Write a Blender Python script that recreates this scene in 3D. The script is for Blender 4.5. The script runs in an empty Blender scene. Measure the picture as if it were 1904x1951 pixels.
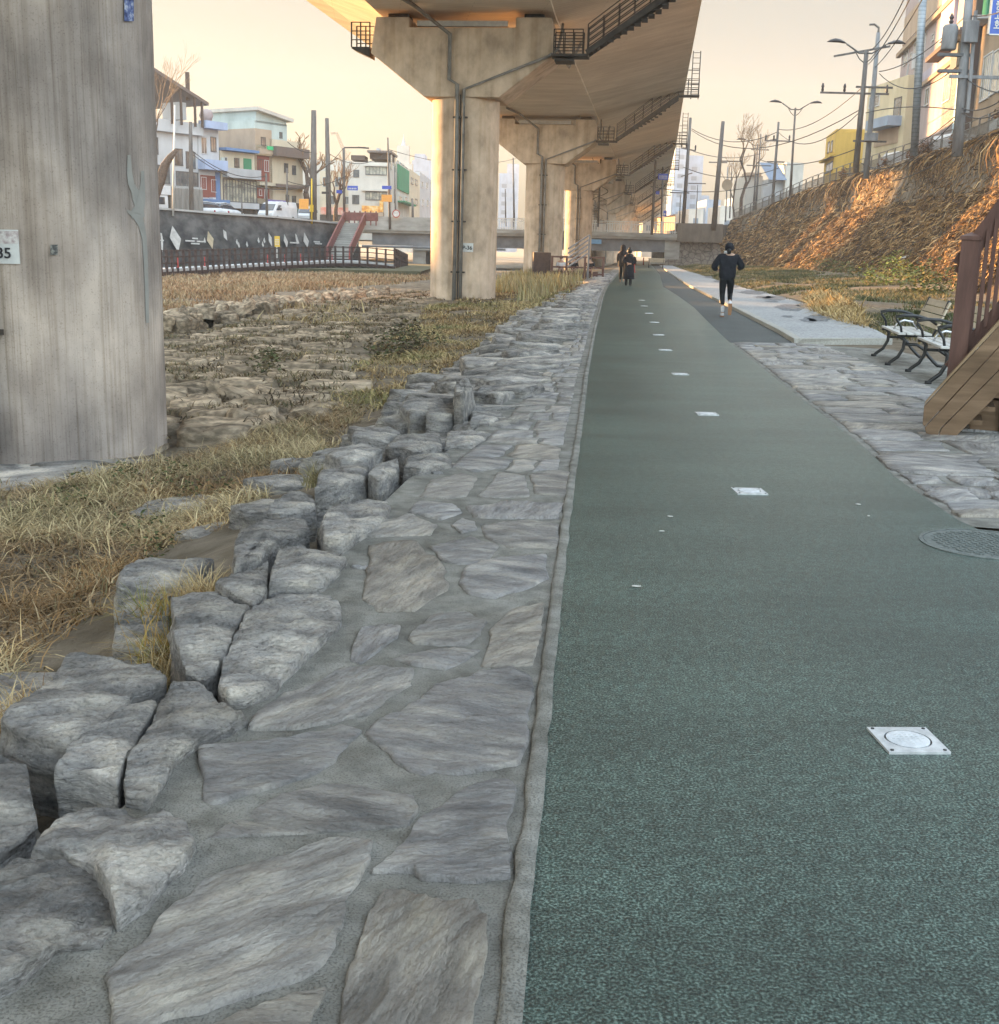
import bpy, math, random
import numpy as np
from mathutils import Vector, Matrix, noise
random.seed(7); RNG = np.random.default_rng(7)
S = bpy.context.scene
COL = S.collection
# ---------------------------------------------------------------- camera
FPX, CX, CY = 2250.0, 952.0, 975.5          # focal length in sheet pixels (sheet 1904 x 1951)
PITCH, ROLL = math.radians(12.62), math.radians(1.47)
CAMZ = 1.5
F_ = Vector((0, math.cos(PITCH), -math.sin(PITCH)))
U0 = Vector((0, math.sin(PITCH), math.cos(PITCH))); R0 = Vector((1, 0, 0))
R_ = R0*math.cos(ROLL) + U0*math.sin(ROLL)
U_ = U0*math.cos(ROLL) - R0*math.sin(ROLL)
cam = bpy.data.cameras.new('camera'); camo = bpy.data.objects.new('camera', cam); COL.objects.link(camo)
mw = Matrix(((R_.x, U_.x, -F_.x, 0), (R_.y, U_.y, -F_.y, 0), (R_.z, U_.z, -F_.z, CAMZ), (0, 0, 0, 1)))
camo.matrix_world = mw
cam.sensor_fit = 'HORIZONTAL'; cam.sensor_width = 36; cam.lens = 36*FPX/1904
cam.clip_start = 0.05; cam.clip_end = 8000
S.camera = camo
S.render.resolution_x = 999; S.render.resolution_y = 1024
# ---------------------------------------------------------------- sky and sun
SUN_AZ = (-0.78, 0.626)                     # horizontal direction towards the sun
SUN_EL = math.radians(4.6)
W = bpy.data.worlds.new('World'); S.world = W; W.use_nodes = True
nt = W.node_tree; bg = nt.nodes['Background']
sky = nt.nodes.new('ShaderNodeTexSky'); sky.sky_type = 'NISHITA'; sky.sun_disc = False
sky.sun_elevation = SUN_EL; sky.sun_rotation = math.atan2(SUN_AZ[0], SUN_AZ[1])
sky.altitude = 0; sky.air_density = 1.0; sky.dust_density = 3.0; sky.ozone_density = 1.2
hsv = nt.nodes.new('ShaderNodeHueSaturation'); hsv.inputs['Saturation'].default_value = 0.72
gm = nt.nodes.new('ShaderNodeGamma'); gm.inputs['Gamma'].default_value = 0.42
mlt = nt.nodes.new('ShaderNodeMix'); mlt.data_type = 'RGBA'; mlt.blend_type = 'MULTIPLY'; mlt.inputs[0].default_value = 1
mlt.inputs[7].default_value = (0.965, 1.0, 0.985, 1)
nt.links.new(sky.outputs[0], gm.inputs[0]); nt.links.new(gm.outputs[0], hsv.inputs['Color'])
nt.links.new(hsv.outputs[0], mlt.inputs[6]); nt.links.new(mlt.outputs[2], bg.inputs['Color'])
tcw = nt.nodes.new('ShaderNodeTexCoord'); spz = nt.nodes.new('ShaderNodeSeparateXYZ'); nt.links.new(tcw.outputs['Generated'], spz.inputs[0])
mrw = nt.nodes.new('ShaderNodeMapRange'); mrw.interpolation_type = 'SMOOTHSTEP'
for i_, v_ in ((1, .28), (2, .75), (3, .64), (4, 5.0)): mrw.inputs[i_].default_value = v_      # overhead sky boosted, added fill for the shaded foreground
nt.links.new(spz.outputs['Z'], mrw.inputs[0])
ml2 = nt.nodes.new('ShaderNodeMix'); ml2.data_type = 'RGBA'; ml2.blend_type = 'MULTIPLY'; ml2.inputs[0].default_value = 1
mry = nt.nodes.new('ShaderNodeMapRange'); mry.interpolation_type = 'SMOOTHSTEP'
for i_, v_ in ((1, -.05), (2, -.7), (3, .56), (4, 5.8)): mry.inputs[i_].default_value = v_       # sky behind the camera boosted, added fill for faces turned this way
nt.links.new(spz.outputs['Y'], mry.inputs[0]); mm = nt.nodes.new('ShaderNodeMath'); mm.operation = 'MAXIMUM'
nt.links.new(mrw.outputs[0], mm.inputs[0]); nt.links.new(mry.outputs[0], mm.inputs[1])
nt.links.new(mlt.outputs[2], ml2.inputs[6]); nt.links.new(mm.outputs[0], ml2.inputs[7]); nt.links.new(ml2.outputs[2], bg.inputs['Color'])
# warmer near the sun, cooler away from it
vd = nt.nodes.new('ShaderNodeVectorMath'); vd.operation = 'DOT_PRODUCT'; nt.links.new(tcw.outputs['Generated'], vd.inputs[0]); vd.inputs[1].default_value = (SUN_AZ[0], SUN_AZ[1], 0.08)
mrd = nt.nodes.new('ShaderNodeMapRange'); mrd.interpolation_type = 'SMOOTHSTEP'
for i_, v_ in ((1, .15), (2, .9), (3, 0), (4, 1)): mrd.inputs[i_].default_value = v_
nt.links.new(vd.outputs['Value'], mrd.inputs[0])
tn = nt.nodes.new('ShaderNodeMix'); tn.data_type = 'RGBA'; nt.links.new(mrd.outputs[0], tn.inputs[0]); tn.inputs[6].default_value = (.905, .955, 1.01, 1); tn.inputs[7].default_value = (1.04, 1.0, .90, 1)
m5 = nt.nodes.new('ShaderNodeMix'); m5.data_type = 'RGBA'; m5.blend_type = 'MULTIPLY'; m5.inputs[0].default_value = 1
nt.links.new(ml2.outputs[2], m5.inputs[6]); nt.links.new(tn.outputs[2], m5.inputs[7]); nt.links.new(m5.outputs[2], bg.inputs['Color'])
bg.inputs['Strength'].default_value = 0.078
sl = bpy.data.lights.new('sun', 'SUN'); so = bpy.data.objects.new('sun', sl); COL.objects.link(so)
sl.energy = 5.0; sl.angle = math.radians(0.6); sl.color = (1.0, 0.57, 0.23)
sd = Vector((SUN_AZ[0]*math.cos(SUN_EL), SUN_AZ[1]*math.cos(SUN_EL), math.sin(SUN_EL))).normalized()
so.rotation_euler = sd.to_track_quat('Z', 'Y').to_euler()
S.view_settings.view_transform = 'Standard'; S.view_settings.look = 'None'
S.view_settings.exposure = 2.98; S.view_settings.gamma = 1
# ---------------------------------------------------------------- helpers
def ray(px, py):
    return (F_ + R_*((px-CX)/FPX) - U_*((py-CY)/FPX))
def P(px, py, z=0.0):                       # sheet pixel -> point on the plane at height z
    r = ray(px, py); t = (z-CAMZ)/r.z
    return Vector((r.x*t, r.y*t, z))
def D(px, py, d):                           # sheet pixel -> point at world y = d
    r = ray(px, py); t = d/r.y
    return Vector((r.x*t, d, CAMZ+r.z*t))
def kf(px): return .82+.045*max(0, min(1, (px-300)/350))   # left bank depth factor
def Dl(px, py, d): return D(px, py, d*kf(px))
def tag(o, label=None, cat=None, group=None, kind=None):
    if label: o['label'] = label
    if cat: o['category'] = cat
    if group: o['group'] = group
    if kind: o['kind'] = kind
    return o
def empty(name, loc=(0, 0, 0), rz=0.0, label=None, cat=None, group=None):
    o = bpy.data.objects.new(name, None); COL.objects.link(o); o.empty_display_size = .2
    o.location = loc; o.rotation_euler = (0, 0, rz)
    return tag(o, label, cat, group)
class MB:
    def __init__(s): s.v = []; s.f = []; s.m = []; s.c = None; s.l = None
    def add(s, vs, fs, mi=0):
        o = len(s.v); s.v.extend([tuple(a) for a in vs]); s.f.extend([tuple(i+o for i in q) for q in fs]); s.m.extend([mi]*len(fs)); return s
    def box(s, x0, x1, y0, y1, z0, z1, mi=0):
        vs = [(x, y, z) for z in (z0, z1) for y in (y0, y1) for x in (x0, x1)]
        return s.add(vs, [(0, 2, 3, 1), (4, 5, 7, 6), (0, 1, 5, 4), (2, 6, 7, 3), (0, 4, 6, 2), (1, 3, 7, 5)], mi)
    def bar(s, a, b, w, h, mi=0, up=(0, 0, 1)):      # box beam from a to b
        a = Vector(a); b = Vector(b); d = (b-a).normalized(); u = Vector(up)
        if abs(d.dot(u)) > .98: u = Vector((0, 1, 0))
        x = d.cross(u).normalized(); y = x.cross(d).normalized()
        vs = [p + x*(w/2*i) + y*(h/2*j) for p in (a, b) for i, j in ((-1, -1), (1, -1), (1, 1), (-1, 1))]
        return s.add(vs, [(0, 1, 2, 3), (7, 6, 5, 4), (0, 4, 5, 1), (1, 5, 6, 2), (2, 6, 7, 3), (3, 7, 4, 0)], mi)
    def tube(s, pts, r, n=6, mi=0, cap=True):
        pts = [Vector(p) for p in pts]; rs = r if isinstance(r, (list, tuple)) else [r]*len(pts)
        o = len(s.v); prev = None
        for i, p in enumerate(pts):
            d = (pts[min(i+1, len(pts)-1)]-pts[max(i-1, 0)])
            if d.length < 1e-9: d = Vector((0, 0, 1))
            d.normalize()
            if prev is None:
                u = Vector((0, 0, 1)) if abs(d.z) < .9 else Vector((1, 0, 0))
            else: u = prev
            x = d.cross(u).normalized(); y = x.cross(d).normalized(); prev = y
            for k in range(n):
                a = 2*math.pi*k/n; s.v.append(tuple(p + (x*math.cos(a)+y*math.sin(a))*rs[i]))
        for i in range(len(pts)-1):
            for k in range(n):
                a = o+i*n+k; b = o+i*n+(k+1) % n
                s.f.append((a, b, b+n, a+n)); s.m.append(mi)
        if cap:
            s.f.append(tuple(o+k for k in range(n))[::-1]); s.m.append(mi)
            s.f.append(tuple(o+(len(pts)-1)*n+k for k in range(n))); s.m.append(mi)
        return s
    def prism(s, poly, z0, z1, mi=0):                # horizontal polygon extruded
        n = len(poly); vs = [(p[0], p[1], z0) for p in poly]+[(p[0], p[1], z1) for p in poly]
        fs = [tuple(range(n))[::-1], tuple(range(n, 2*n))]+[(i, (i+1) % n, n+(i+1) % n, n+i) for i in range(n)]
        return s.add(vs, fs, mi)
    def slab(s, poly3, off, mi=0):                   # any planar polygon extruded by vector off
        n = len(poly3); off = Vector(off); vs = [Vector(p) for p in poly3]; vs = vs+[v+off for v in vs]
        fs = [tuple(range(n))[::-1], tuple(range(n, 2*n))]+[(i, (i+1) % n, n+(i+1) % n, n+i) for i in range(n)]
        return s.add(vs, fs, mi)
    def lathe(s, prof, n=16, mi=0, c=(0, 0, 0)):
        o = len(s.v)
        for r, z in prof:
            for k in range(n):
                a = 2*math.pi*k/n; s.v.append((c[0]+r*math.cos(a), c[1]+r*math.sin(a), c[2]+z))
        for i in range(len(prof)-1):
            for k in range(n):
                a = o+i*n+k; b = o+i*n+(k+1) % n; s.f.append((a, b, b+n, a+n)); s.m.append(mi)
        s.f.append(tuple(o+k for k in range(n))[::-1]); s.m.append(mi)
        s.f.append(tuple(o+(len(prof)-1)*n+k for k in range(n))); s.m.append(mi)
        return s
    def build(s, name, mats, parent=None, smooth=False, loc=None, bevel=0):
        me = bpy.data.meshes.new(name)
        me.from_pydata(s.v, [], s.f)
        if not isinstance(mats, (list, tuple)): mats = [mats]
        for m in mats: me.materials.append(m)
        if len(mats) > 1: me.polygons.foreach_set('material_index', s.m)
        if smooth: me.polygons.foreach_set('use_smooth', [True]*len(me.polygons))
        if s.c is not None:
            at = me.color_attributes.new('Col', 'FLOAT_COLOR', 'POINT'); at.data.foreach_set('color', np.asarray(s.c, dtype=np.float32).ravel())
        if s.l is not None:
            at = me.attributes.new('Loc', 'FLOAT_VECTOR', 'POINT'); at.data.foreach_set('vector', np.asarray(s.l, dtype=np.float32).ravel())
        me.update()
        o = bpy.data.objects.new(name, me); COL.objects.link(o)
        if parent: o.parent = parent
        if loc is not None: o.location = loc
        if bevel:
            b = o.modifiers.new('bevel', 'BEVEL'); b.width = bevel; b.segments = 2; b.limit_method = 'ANGLE'
        return o
def kids(o): return [c for c in bpy.data.objects if c.parent == o]
def copy_tree(o, parent=None):
    c = o.copy(); COL.objects.link(c)
    if parent is not None: c.parent = parent
    for k in CH.get(o.name, None) or kids(o): copy_tree(k, c)
    return c
CH = {}
# ---------------------------------------------------------------- materials
def mat(name, cols, scale=3.0, rough=0.85, bump=0.3, stretch=(1, 1, 1), detail=8, bscale=None, bdist=0.02, spec=0.3,
        metal=0.0, var=0.0, vscale=0.4, attr=None, pos=(0.35, 0.65), coord='Object', rot=(0, 0, 0), emit=None):
    m = bpy.data.materials.new(name); m.use_nodes = True; t = m.node_tree; N = t.nodes; L = t.links
    b = N['Principled BSDF']; b.inputs['Roughness'].default_value = rough; b.inputs['Metallic'].default_value = metal
    b.inputs['Specular IOR Level'].default_value = spec
    tc = N.new('ShaderNodeTexCoord'); mp = N.new('ShaderNodeMapping'); mp.inputs['Scale'].default_value = stretch
    mp.inputs['Rotation'].default_value = rot
    L.new(tc.outputs[coord], mp.inputs[0])
    nz = N.new('ShaderNodeTexNoise'); nz.inputs['Scale'].default_value = scale; nz.inputs['Detail'].default_value = detail
    nz.inputs['Roughness'].default_value = 0.6; L.new(mp.outputs[0], nz.inputs['Vector'])
    cr = N.new('ShaderNodeValToRGB'); L.new(nz.outputs[0], cr.inputs[0])
    e = cr.color_ramp.elements; n = len(cols)
    e[0].position = pos[0]; e[1].position = pos[1]; e[0].color = (*cols[0], 1); e[1].color = (*cols[-1], 1)
    for i in range(1, n-1):
        q = e.new(pos[0]+(pos[1]-pos[0])*i/(n-1)); q.color = (*cols[i], 1)
    out = cr.outputs[0]
    if var:
        n2 = N.new('ShaderNodeTexNoise'); n2.inputs['Scale'].default_value = vscale; n2.inputs['Detail'].default_value = 5
        L.new(tc.outputs[coord], n2.inputs['Vector'])
        mr = N.new('ShaderNodeMapRange'); mr.inputs[1].default_value = .3; mr.inputs[2].default_value = .7
        mr.inputs[3].default_value = 1-var; mr.inputs[4].default_value = 1+var; L.new(n2.outputs[0], mr.inputs[0])
        mx = N.new('ShaderNodeMix'); mx.data_type = 'RGBA'; mx.blend_type = 'MULTIPLY'; mx.inputs[0].default_value = 1
        L.new(out, mx.inputs[6]); L.new(mr.outputs[0], mx.inputs[7]); out = mx.outputs[2]
    if attr:
        at = N.new('ShaderNodeAttribute'); at.attribute_name = attr
        mx = N.new('ShaderNodeMix'); mx.data_type = 'RGBA'; mx.blend_type = 'MULTIPLY'; mx.inputs[0].default_value = 1
        L.new(out, mx.inputs[6]); L.new(at.outputs[0], mx.inputs[7]); out = mx.outputs[2]
    L.new(out, b.inputs['Base Color'])
    if bump:
        n3 = nz
        if bscale:
            n3 = N.new('ShaderNodeTexNoise'); n3.inputs['Scale'].default_value = bscale; n3.inputs['Detail'].default_value = 10
            n3.inputs['Roughness'].default_value = 0.65; L.new(mp.outputs[0], n3.inputs['Vector'])
        bp = N.new('ShaderNodeBump'); bp.inputs['Strength'].default_value = bump; bp.inputs['Distance'].default_value = bdist
        L.new(n3.outputs[0], bp.inputs['Height']); L.new(bp.outputs[0], b.inputs['Normal'])
    if emit: b.inputs['Emission Color'].default_value = (*emit, 1); b.inputs['Emission Strength'].default_value = 1
    return m
def by_stone(m):
    t = m.node_tree; at = t.nodes.new('ShaderNodeAttribute'); at.attribute_name = 'Loc'
    for n in list(t.nodes):
        if n.type == 'TEX_COORD':
            for l in list(n.outputs['Object'].links): t.links.new(at.outputs['Vector'], l.to_socket)
    return m
def plain(name, c, rough=.6, metal=0, spec=.4):
    k = .86
    return mat(name, [tuple(v*k for v in c), tuple(min(1, v*1.08) for v in c)], scale=6, rough=rough, metal=metal, spec=spec, bump=.05, pos=(.3, .7))
def multiply_extra(m, kind, **k):
    """add a darkening pattern made of lines to a material's colour and bump"""
    t = m.node_tree; N = t.nodes; L = t.links; b = N['Principled BSDF']
    src = b.inputs['Base Color'].links[0].from_socket
    tc = N.new('ShaderNodeTexCoord'); mp = N.new('ShaderNodeMapping'); L.new(tc.outputs['Object'], mp.inputs[0])
    mp.inputs['Scale'].default_value = k.get('stretch', (1, 1, 1)); mp.inputs['Rotation'].default_value = k.get('rot', (0, 0, 0))
    if kind == 'brick':
        w = N.new('ShaderNodeTexBrick'); w.inputs['Scale'].default_value = k.get('scale', 1)
        w.inputs['Mortar Size'].default_value = k.get('mortar', .02); w.inputs['Brick Width'].default_value = k.get('bw', .5); w.inputs['Row Height'].default_value = k.get('rh', .25)
        w.inputs['Color1'].default_value = (1, 1, 1, 1); v = k.get('c2', .85); w.inputs['Color2'].default_value = (v, v, v, 1); v = k.get('dark', .5); w.inputs['Mortar'].default_value = (v, v, v, 1)
        w.offset = k.get('offset', .5)
        L.new(mp.outputs[0], w.inputs['Vector']); o = w.outputs[0]
    elif kind == 'noise':
        w = N.new('ShaderNodeTexNoise'); w.inputs['Scale'].default_value = k.get('scale', 1); w.inputs['Detail'].default_value = k.get('detail', 6)
        L.new(mp.outputs[0], w.inputs['Vector']); mr = N.new('ShaderNodeValToRGB')
        lo = k.get('lo', .5); hi = k.get('hi', 1); mr.color_ramp.elements[0].position = k.get('p0', .4); mr.color_ramp.elements[1].position = k.get('p1', .6)
        mr.color_ramp.elements[0].color = (*lo, 1) if isinstance(lo, tuple) else (lo, lo, lo, 1); mr.color_ramp.elements[1].color = (*hi, 1) if isinstance(hi, tuple) else (hi, hi, hi, 1)
        L.new(w.outputs[0], mr.inputs[0]); o = mr.outputs[0]
    elif kind == 'voronoi':
        w = N.new('ShaderNodeTexVoronoi'); w.feature = 'DISTANCE_TO_EDGE'; w.inputs['Scale'].default_value = k.get('scale', 1)
        L.new(mp.outputs[0], w.inputs['Vector']); mr = N.new('ShaderNodeMapRange'); mr.inputs[1].default_value = 0; mr.inputs[2].default_value = k.get('w', .05)
        mr.inputs[3].default_value = k.get('dark', .5); mr.inputs[4].default_value = 1; L.new(w.outputs[0], mr.inputs[0]); o = mr.outputs[0]
    mx = N.new('ShaderNodeMix'); mx.data_type = 'RGBA'; mx.blend_type = 'MULTIPLY'; mx.inputs[0].default_value = 1
    L.new(src, mx.inputs[6]); L.new(o, mx.inputs[7]); L.new(mx.outputs[2], b.inputs['Base Color'])
    if k.get('bump'):
        bp = N.new('ShaderNodeBump'); bp.inputs['Strength'].default_value = k['bump']; bp.inputs['Distance'].default_value = k.get('bdist', .02)
        L.new(o, bp.inputs['Height'])
        if b.inputs['Normal'].links: L.new(b.inputs['Normal'].links[0].from_socket, bp.inputs['Normal'])
        L.new(bp.outputs[0], b.inputs['Normal'])
    return m
def by_object(m, lo=.68, hi=1.22):
    t = m.node_tree; N = t.nodes; L = t.links; b = N['Principled BSDF']; src = b.inputs['Base Color'].links[0].from_socket
    oi = N.new('ShaderNodeObjectInfo'); mr = N.new('ShaderNodeMapRange'); mr.inputs[3].default_value = lo; mr.inputs[4].default_value = hi; L.new(oi.outputs['Random'], mr.inputs[0])
    mx = N.new('ShaderNodeMix'); mx.data_type = 'RGBA'; mx.blend_type = 'MULTIPLY'; mx.inputs[0].default_value = 1; L.new(src, mx.inputs[6]); L.new(mr.outputs[0], mx.inputs[7]); L.new(mx.outputs[2], b.inputs['Base Color'])
def glass(name, c, rough=.15):
    m = mat(name, [tuple(v*.7 for v in c), c], scale=1.2, rough=rough, spec=.8, bump=0); return m
MT = {}
MT['concrete'] = mat('concrete', [(0.335, 0.258, 0.194), (0.530, 0.411, 0.310), (0.666, 0.532, 0.417)], scale=1.6, stretch=(1, 1, .7), rough=.9, bump=.35, bscale=9, bdist=.012, var=.18, vscale=.5, pos=(.28, .72))
multiply_extra(MT['concrete'], 'noise', scale=2.2, stretch=(1.6, 1.6, .12), lo=(.86, .83, .78), hi=1, p0=.36, p1=.5)
MT['concrete_near'] = mat('streaked_concrete', [(0.280, 0.240, 0.218), (0.399, 0.341, 0.305), (0.531, 0.456, 0.408)], scale=1.8, stretch=(1, 1, .6), rough=.92, bump=.5, bscale=14, bdist=.012, var=.14, vscale=.7, pos=(.28, .72))
multiply_extra(MT['concrete_near'], 'noise', scale=5, stretch=(4, 4, .07), lo=(.78, .755, .72), hi=1, p0=.30, p1=.52)
multiply_extra(MT['concrete_near'], 'noise', scale=1.6, stretch=(1, 1, .8), lo=(.80, .79, .79), hi=1.06, p0=.36, p1=.6, detail=9)
multiply_extra(MT['concrete_near'], 'noise', scale=14, stretch=(4, 4, .05), lo=(.80, .78, .75), hi=1.02, p0=.32, p1=.46)
multiply_extra(MT['concrete_near'], 'noise', scale=1.1, stretch=(1, 1, .5), lo=(.83, .83, .85), hi=(1.06, 1.03, 1), p0=.4, p1=.62)
multiply_extra(MT['concrete_near'], 'noise', scale=60, lo=(.72, .7, .68), hi=1, p0=.3, p1=.42)
MT['soffit'] = mat('board_marked_soffit_concrete', [(.60, .52, .43), (.68, .60, .50), (.76, .68, .575)], scale=.9, stretch=(.5, 1.2, 1), rough=.9, bump=.15, bdist=.01, var=.10, vscale=.25, pos=(.3, .7), rot=(0, 0, -.117))
multiply_extra(MT['soffit'], 'brick', scale=1, bw=5.0, rh=.30, mortar=.012, dark=.72, c2=.93, rot=(0, 0, -.117), bump=.3)
MT['mortar'] = mat('mortar', [(0.154, 0.142, 0.123), (0.226, 0.215, 0.194), (0.280, 0.270, 0.250)], scale=5, rough=.95, bump=.7, bscale=45, bdist=.012, var=.2, vscale=1.3, pos=(.3, .7))
multiply_extra(MT['mortar'], 'noise', scale=160, lo=.74, hi=1.05, p0=.34, p1=.5, bump=.8, bdist=.008)
multiply_extra(MT['mortar'], 'noise', scale=9, lo=.78, hi=1.08, p0=.38, p1=.6)
MT['slate'] = mat('slate', [(0.231, 0.220, 0.221), (0.366, 0.343, 0.334), (0.551, 0.505, 0.456)], scale=3.0, stretch=(1, 2.8, 1), rough=.62, spec=.4, bump=1.0, bscale=7.0, bdist=.09, var=.22, vscale=1.1, attr='Col', pos=(.3, .7))
MT['rock'] = mat('grey_rock', [(0.260, 0.252, 0.257), (0.455, 0.421, 0.399), (0.684, 0.619, 0.542)], scale=4.2, stretch=(1, 1.3, 3), rough=.82, bump=1.0, bscale=12, bdist=.12, var=.25, vscale=1.5, pos=(.3, .7))
multiply_extra(MT['rock'], 'noise', scale=6, stretch=(1, 1.7, 2.4), rot=(0, 0, .4), lo=.66, hi=1.12, p0=.36, p1=.6, detail=10, bump=.5, bdist=.02)
multiply_extra(MT['rock'], 'noise', scale=70, lo=.7, hi=1.05, p0=.32, p1=.5)
multiply_extra(MT['slate'], 'noise', scale=4.5, stretch=(1, 2.6, 1), lo=.74, hi=1.10, p0=.36, p1=.6, detail=10, bump=.6, bdist=.02)
multiply_extra(MT['slate'], 'noise', scale=80, lo=.8, hi=1.03, p0=.32, p1=.5)
by_stone(MT['slate'])
MT['rock_brown'] = mat('river_rock', [(0.248, 0.197, 0.139), (0.401, 0.312, 0.225), (0.553, 0.442, 0.324)], scale=3, stretch=(1, 1, 2), rough=.9, bump=.8, bscale=9, bdist=.04, var=.25, vscale=.8, pos=(.3, .7))
multiply_extra(MT['rock_brown'], 'noise', scale=5, stretch=(1, 1.5, 3), lo=.55, hi=1.1, p0=.38, p1=.6)
by_object(MT['rock_brown'], .5, 1.2); by_object(MT['rock'], .78, 1.16)
def green_mat():
    m = mat('green_rubber_asphalt', [(.007, .019, .0155), (.042, .075, .063), (.175, .25, .22)], scale=130, rough=.36, spec=.5, detail=3, bump=.9, bscale=110, bdist=.006, var=.13, vscale=1.1, pos=(.36, .63))
    multiply_extra(m, 'noise', scale=1.1, stretch=(.35, 2.2, 1), lo=.84, hi=1.06, p0=.4, p1=.6)
    multiply_extra(m, 'noise', scale=24, lo=.7, hi=1.12, p0=.4, p1=.6, detail=4)
    multiply_extra(m, 'noise', scale=.55, stretch=(1, .5, 1), lo=(.74, .78, .8), hi=(1.15, 1.1, 1.1), p0=.35, p1=.65)
    return m
MT['green'] = green_mat()
MT['asphalt'] = mat('asphalt', [(.04, .045, .045), (.075, .08, .078), (.11, .115, .11)], scale=60, rough=.75, detail=4, bump=.5, bscale=90, bdist=.006, var=.15, vscale=.8)
MT['kerb'] = mat('granite', [(.30, .285, .255), (.42, .40, .365)], scale=30, rough=.85, bump=.3, bscale=50, bdist=.005, var=.12)
MT['soil'] = mat('soil', [(0.090, 0.068, 0.045), (0.153, 0.117, 0.081), (0.216, 0.171, 0.117)], scale=4, rough=.97, bump=.8, bscale=18, bdist=.04, var=.2, pos=(.3, .7))
MT['bed'] = mat('river_bed_silt', [(0.102, 0.080, 0.056), (0.188, 0.154, 0.116), (0.283, 0.238, 0.188)], scale=2.2, rough=.96, bump=.9, bscale=7, bdist=.08, var=.25, pos=(.3, .7))
MT['grass'] = mat('dry_grass', [(.85, .85, .85), (1.1, 1.1, 1.1)], scale=2, rough=.75, bump=0, attr='Col', spec=.2)
MT['vine'] = mat('vine_stems', [(.8, .8, .8), (1.15, 1.15, 1.15)], scale=5, rough=.75, bump=0, attr='Col', spec=.2)
MT['street'] = mat('street_asphalt', [(.05, .05, .05), (.085, .085, .083)], scale=20, rough=.85, bump=.2)
MT['terrain'] = mat('terrain', [(.10, .09, .075), (.18, .16, .13)], scale=.05, rough=1, bump=0)
def vloc(mb, ang=0.0, off=(0, 0, 0)):
    if mb.l is None: mb.l = []
    c, q = math.cos(ang), math.sin(ang)
    for v in mb.v[len(mb.l):]: mb.l.append((v[0]*c+v[1]*q+off[0], -v[0]*q+v[1]*c+off[1], v[2]+off[2]))
def vcol(mb, c):
    if mb.c is None: mb.c = []
    mb.c.extend([c]*(len(mb.v)-len(mb.c)))
# ================================================================ GROUND
def resample(poly, n, closed=True):
    pts = [Vector((p[0], p[1])) for p in poly]
    if closed: pts = pts+[pts[0]]
    seg = [(pts[i+1]-pts[i]).length for i in range(len(pts)-1)]; tot = sum(seg); out = []
    i = 0; acc = 0
    for k in range(n):
        d = tot*k/(n if closed else n-1)
        while i < len(seg)-1 and acc+seg[i] < d: acc += seg[i]; i += 1
        out.append(pts[i].lerp(pts[i+1], min(1, (d-acc)/max(seg[i], 1e-9))))
    return out
def ridge(v, ang, sv, fw=1.0):
    """slate relief: sharp-edged ridges stretched along a direction"""
    c, s_ = math.cos(ang), math.sin(ang); a = v.x*c+v.y*s_; b = -v.x*s_+v.y*c
    w = Vector((a*3.2*fw+1.5*noise.noise(v*2.5+sv), b*14*fw+2.2*noise.noise(v*3+sv), v.z*14))+sv
    q = noise.noise(w); q2 = noise.noise(w*2.3)
    return (1-abs(q)*2.2)*.65+(1-abs(q2)*2)*.35
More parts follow.
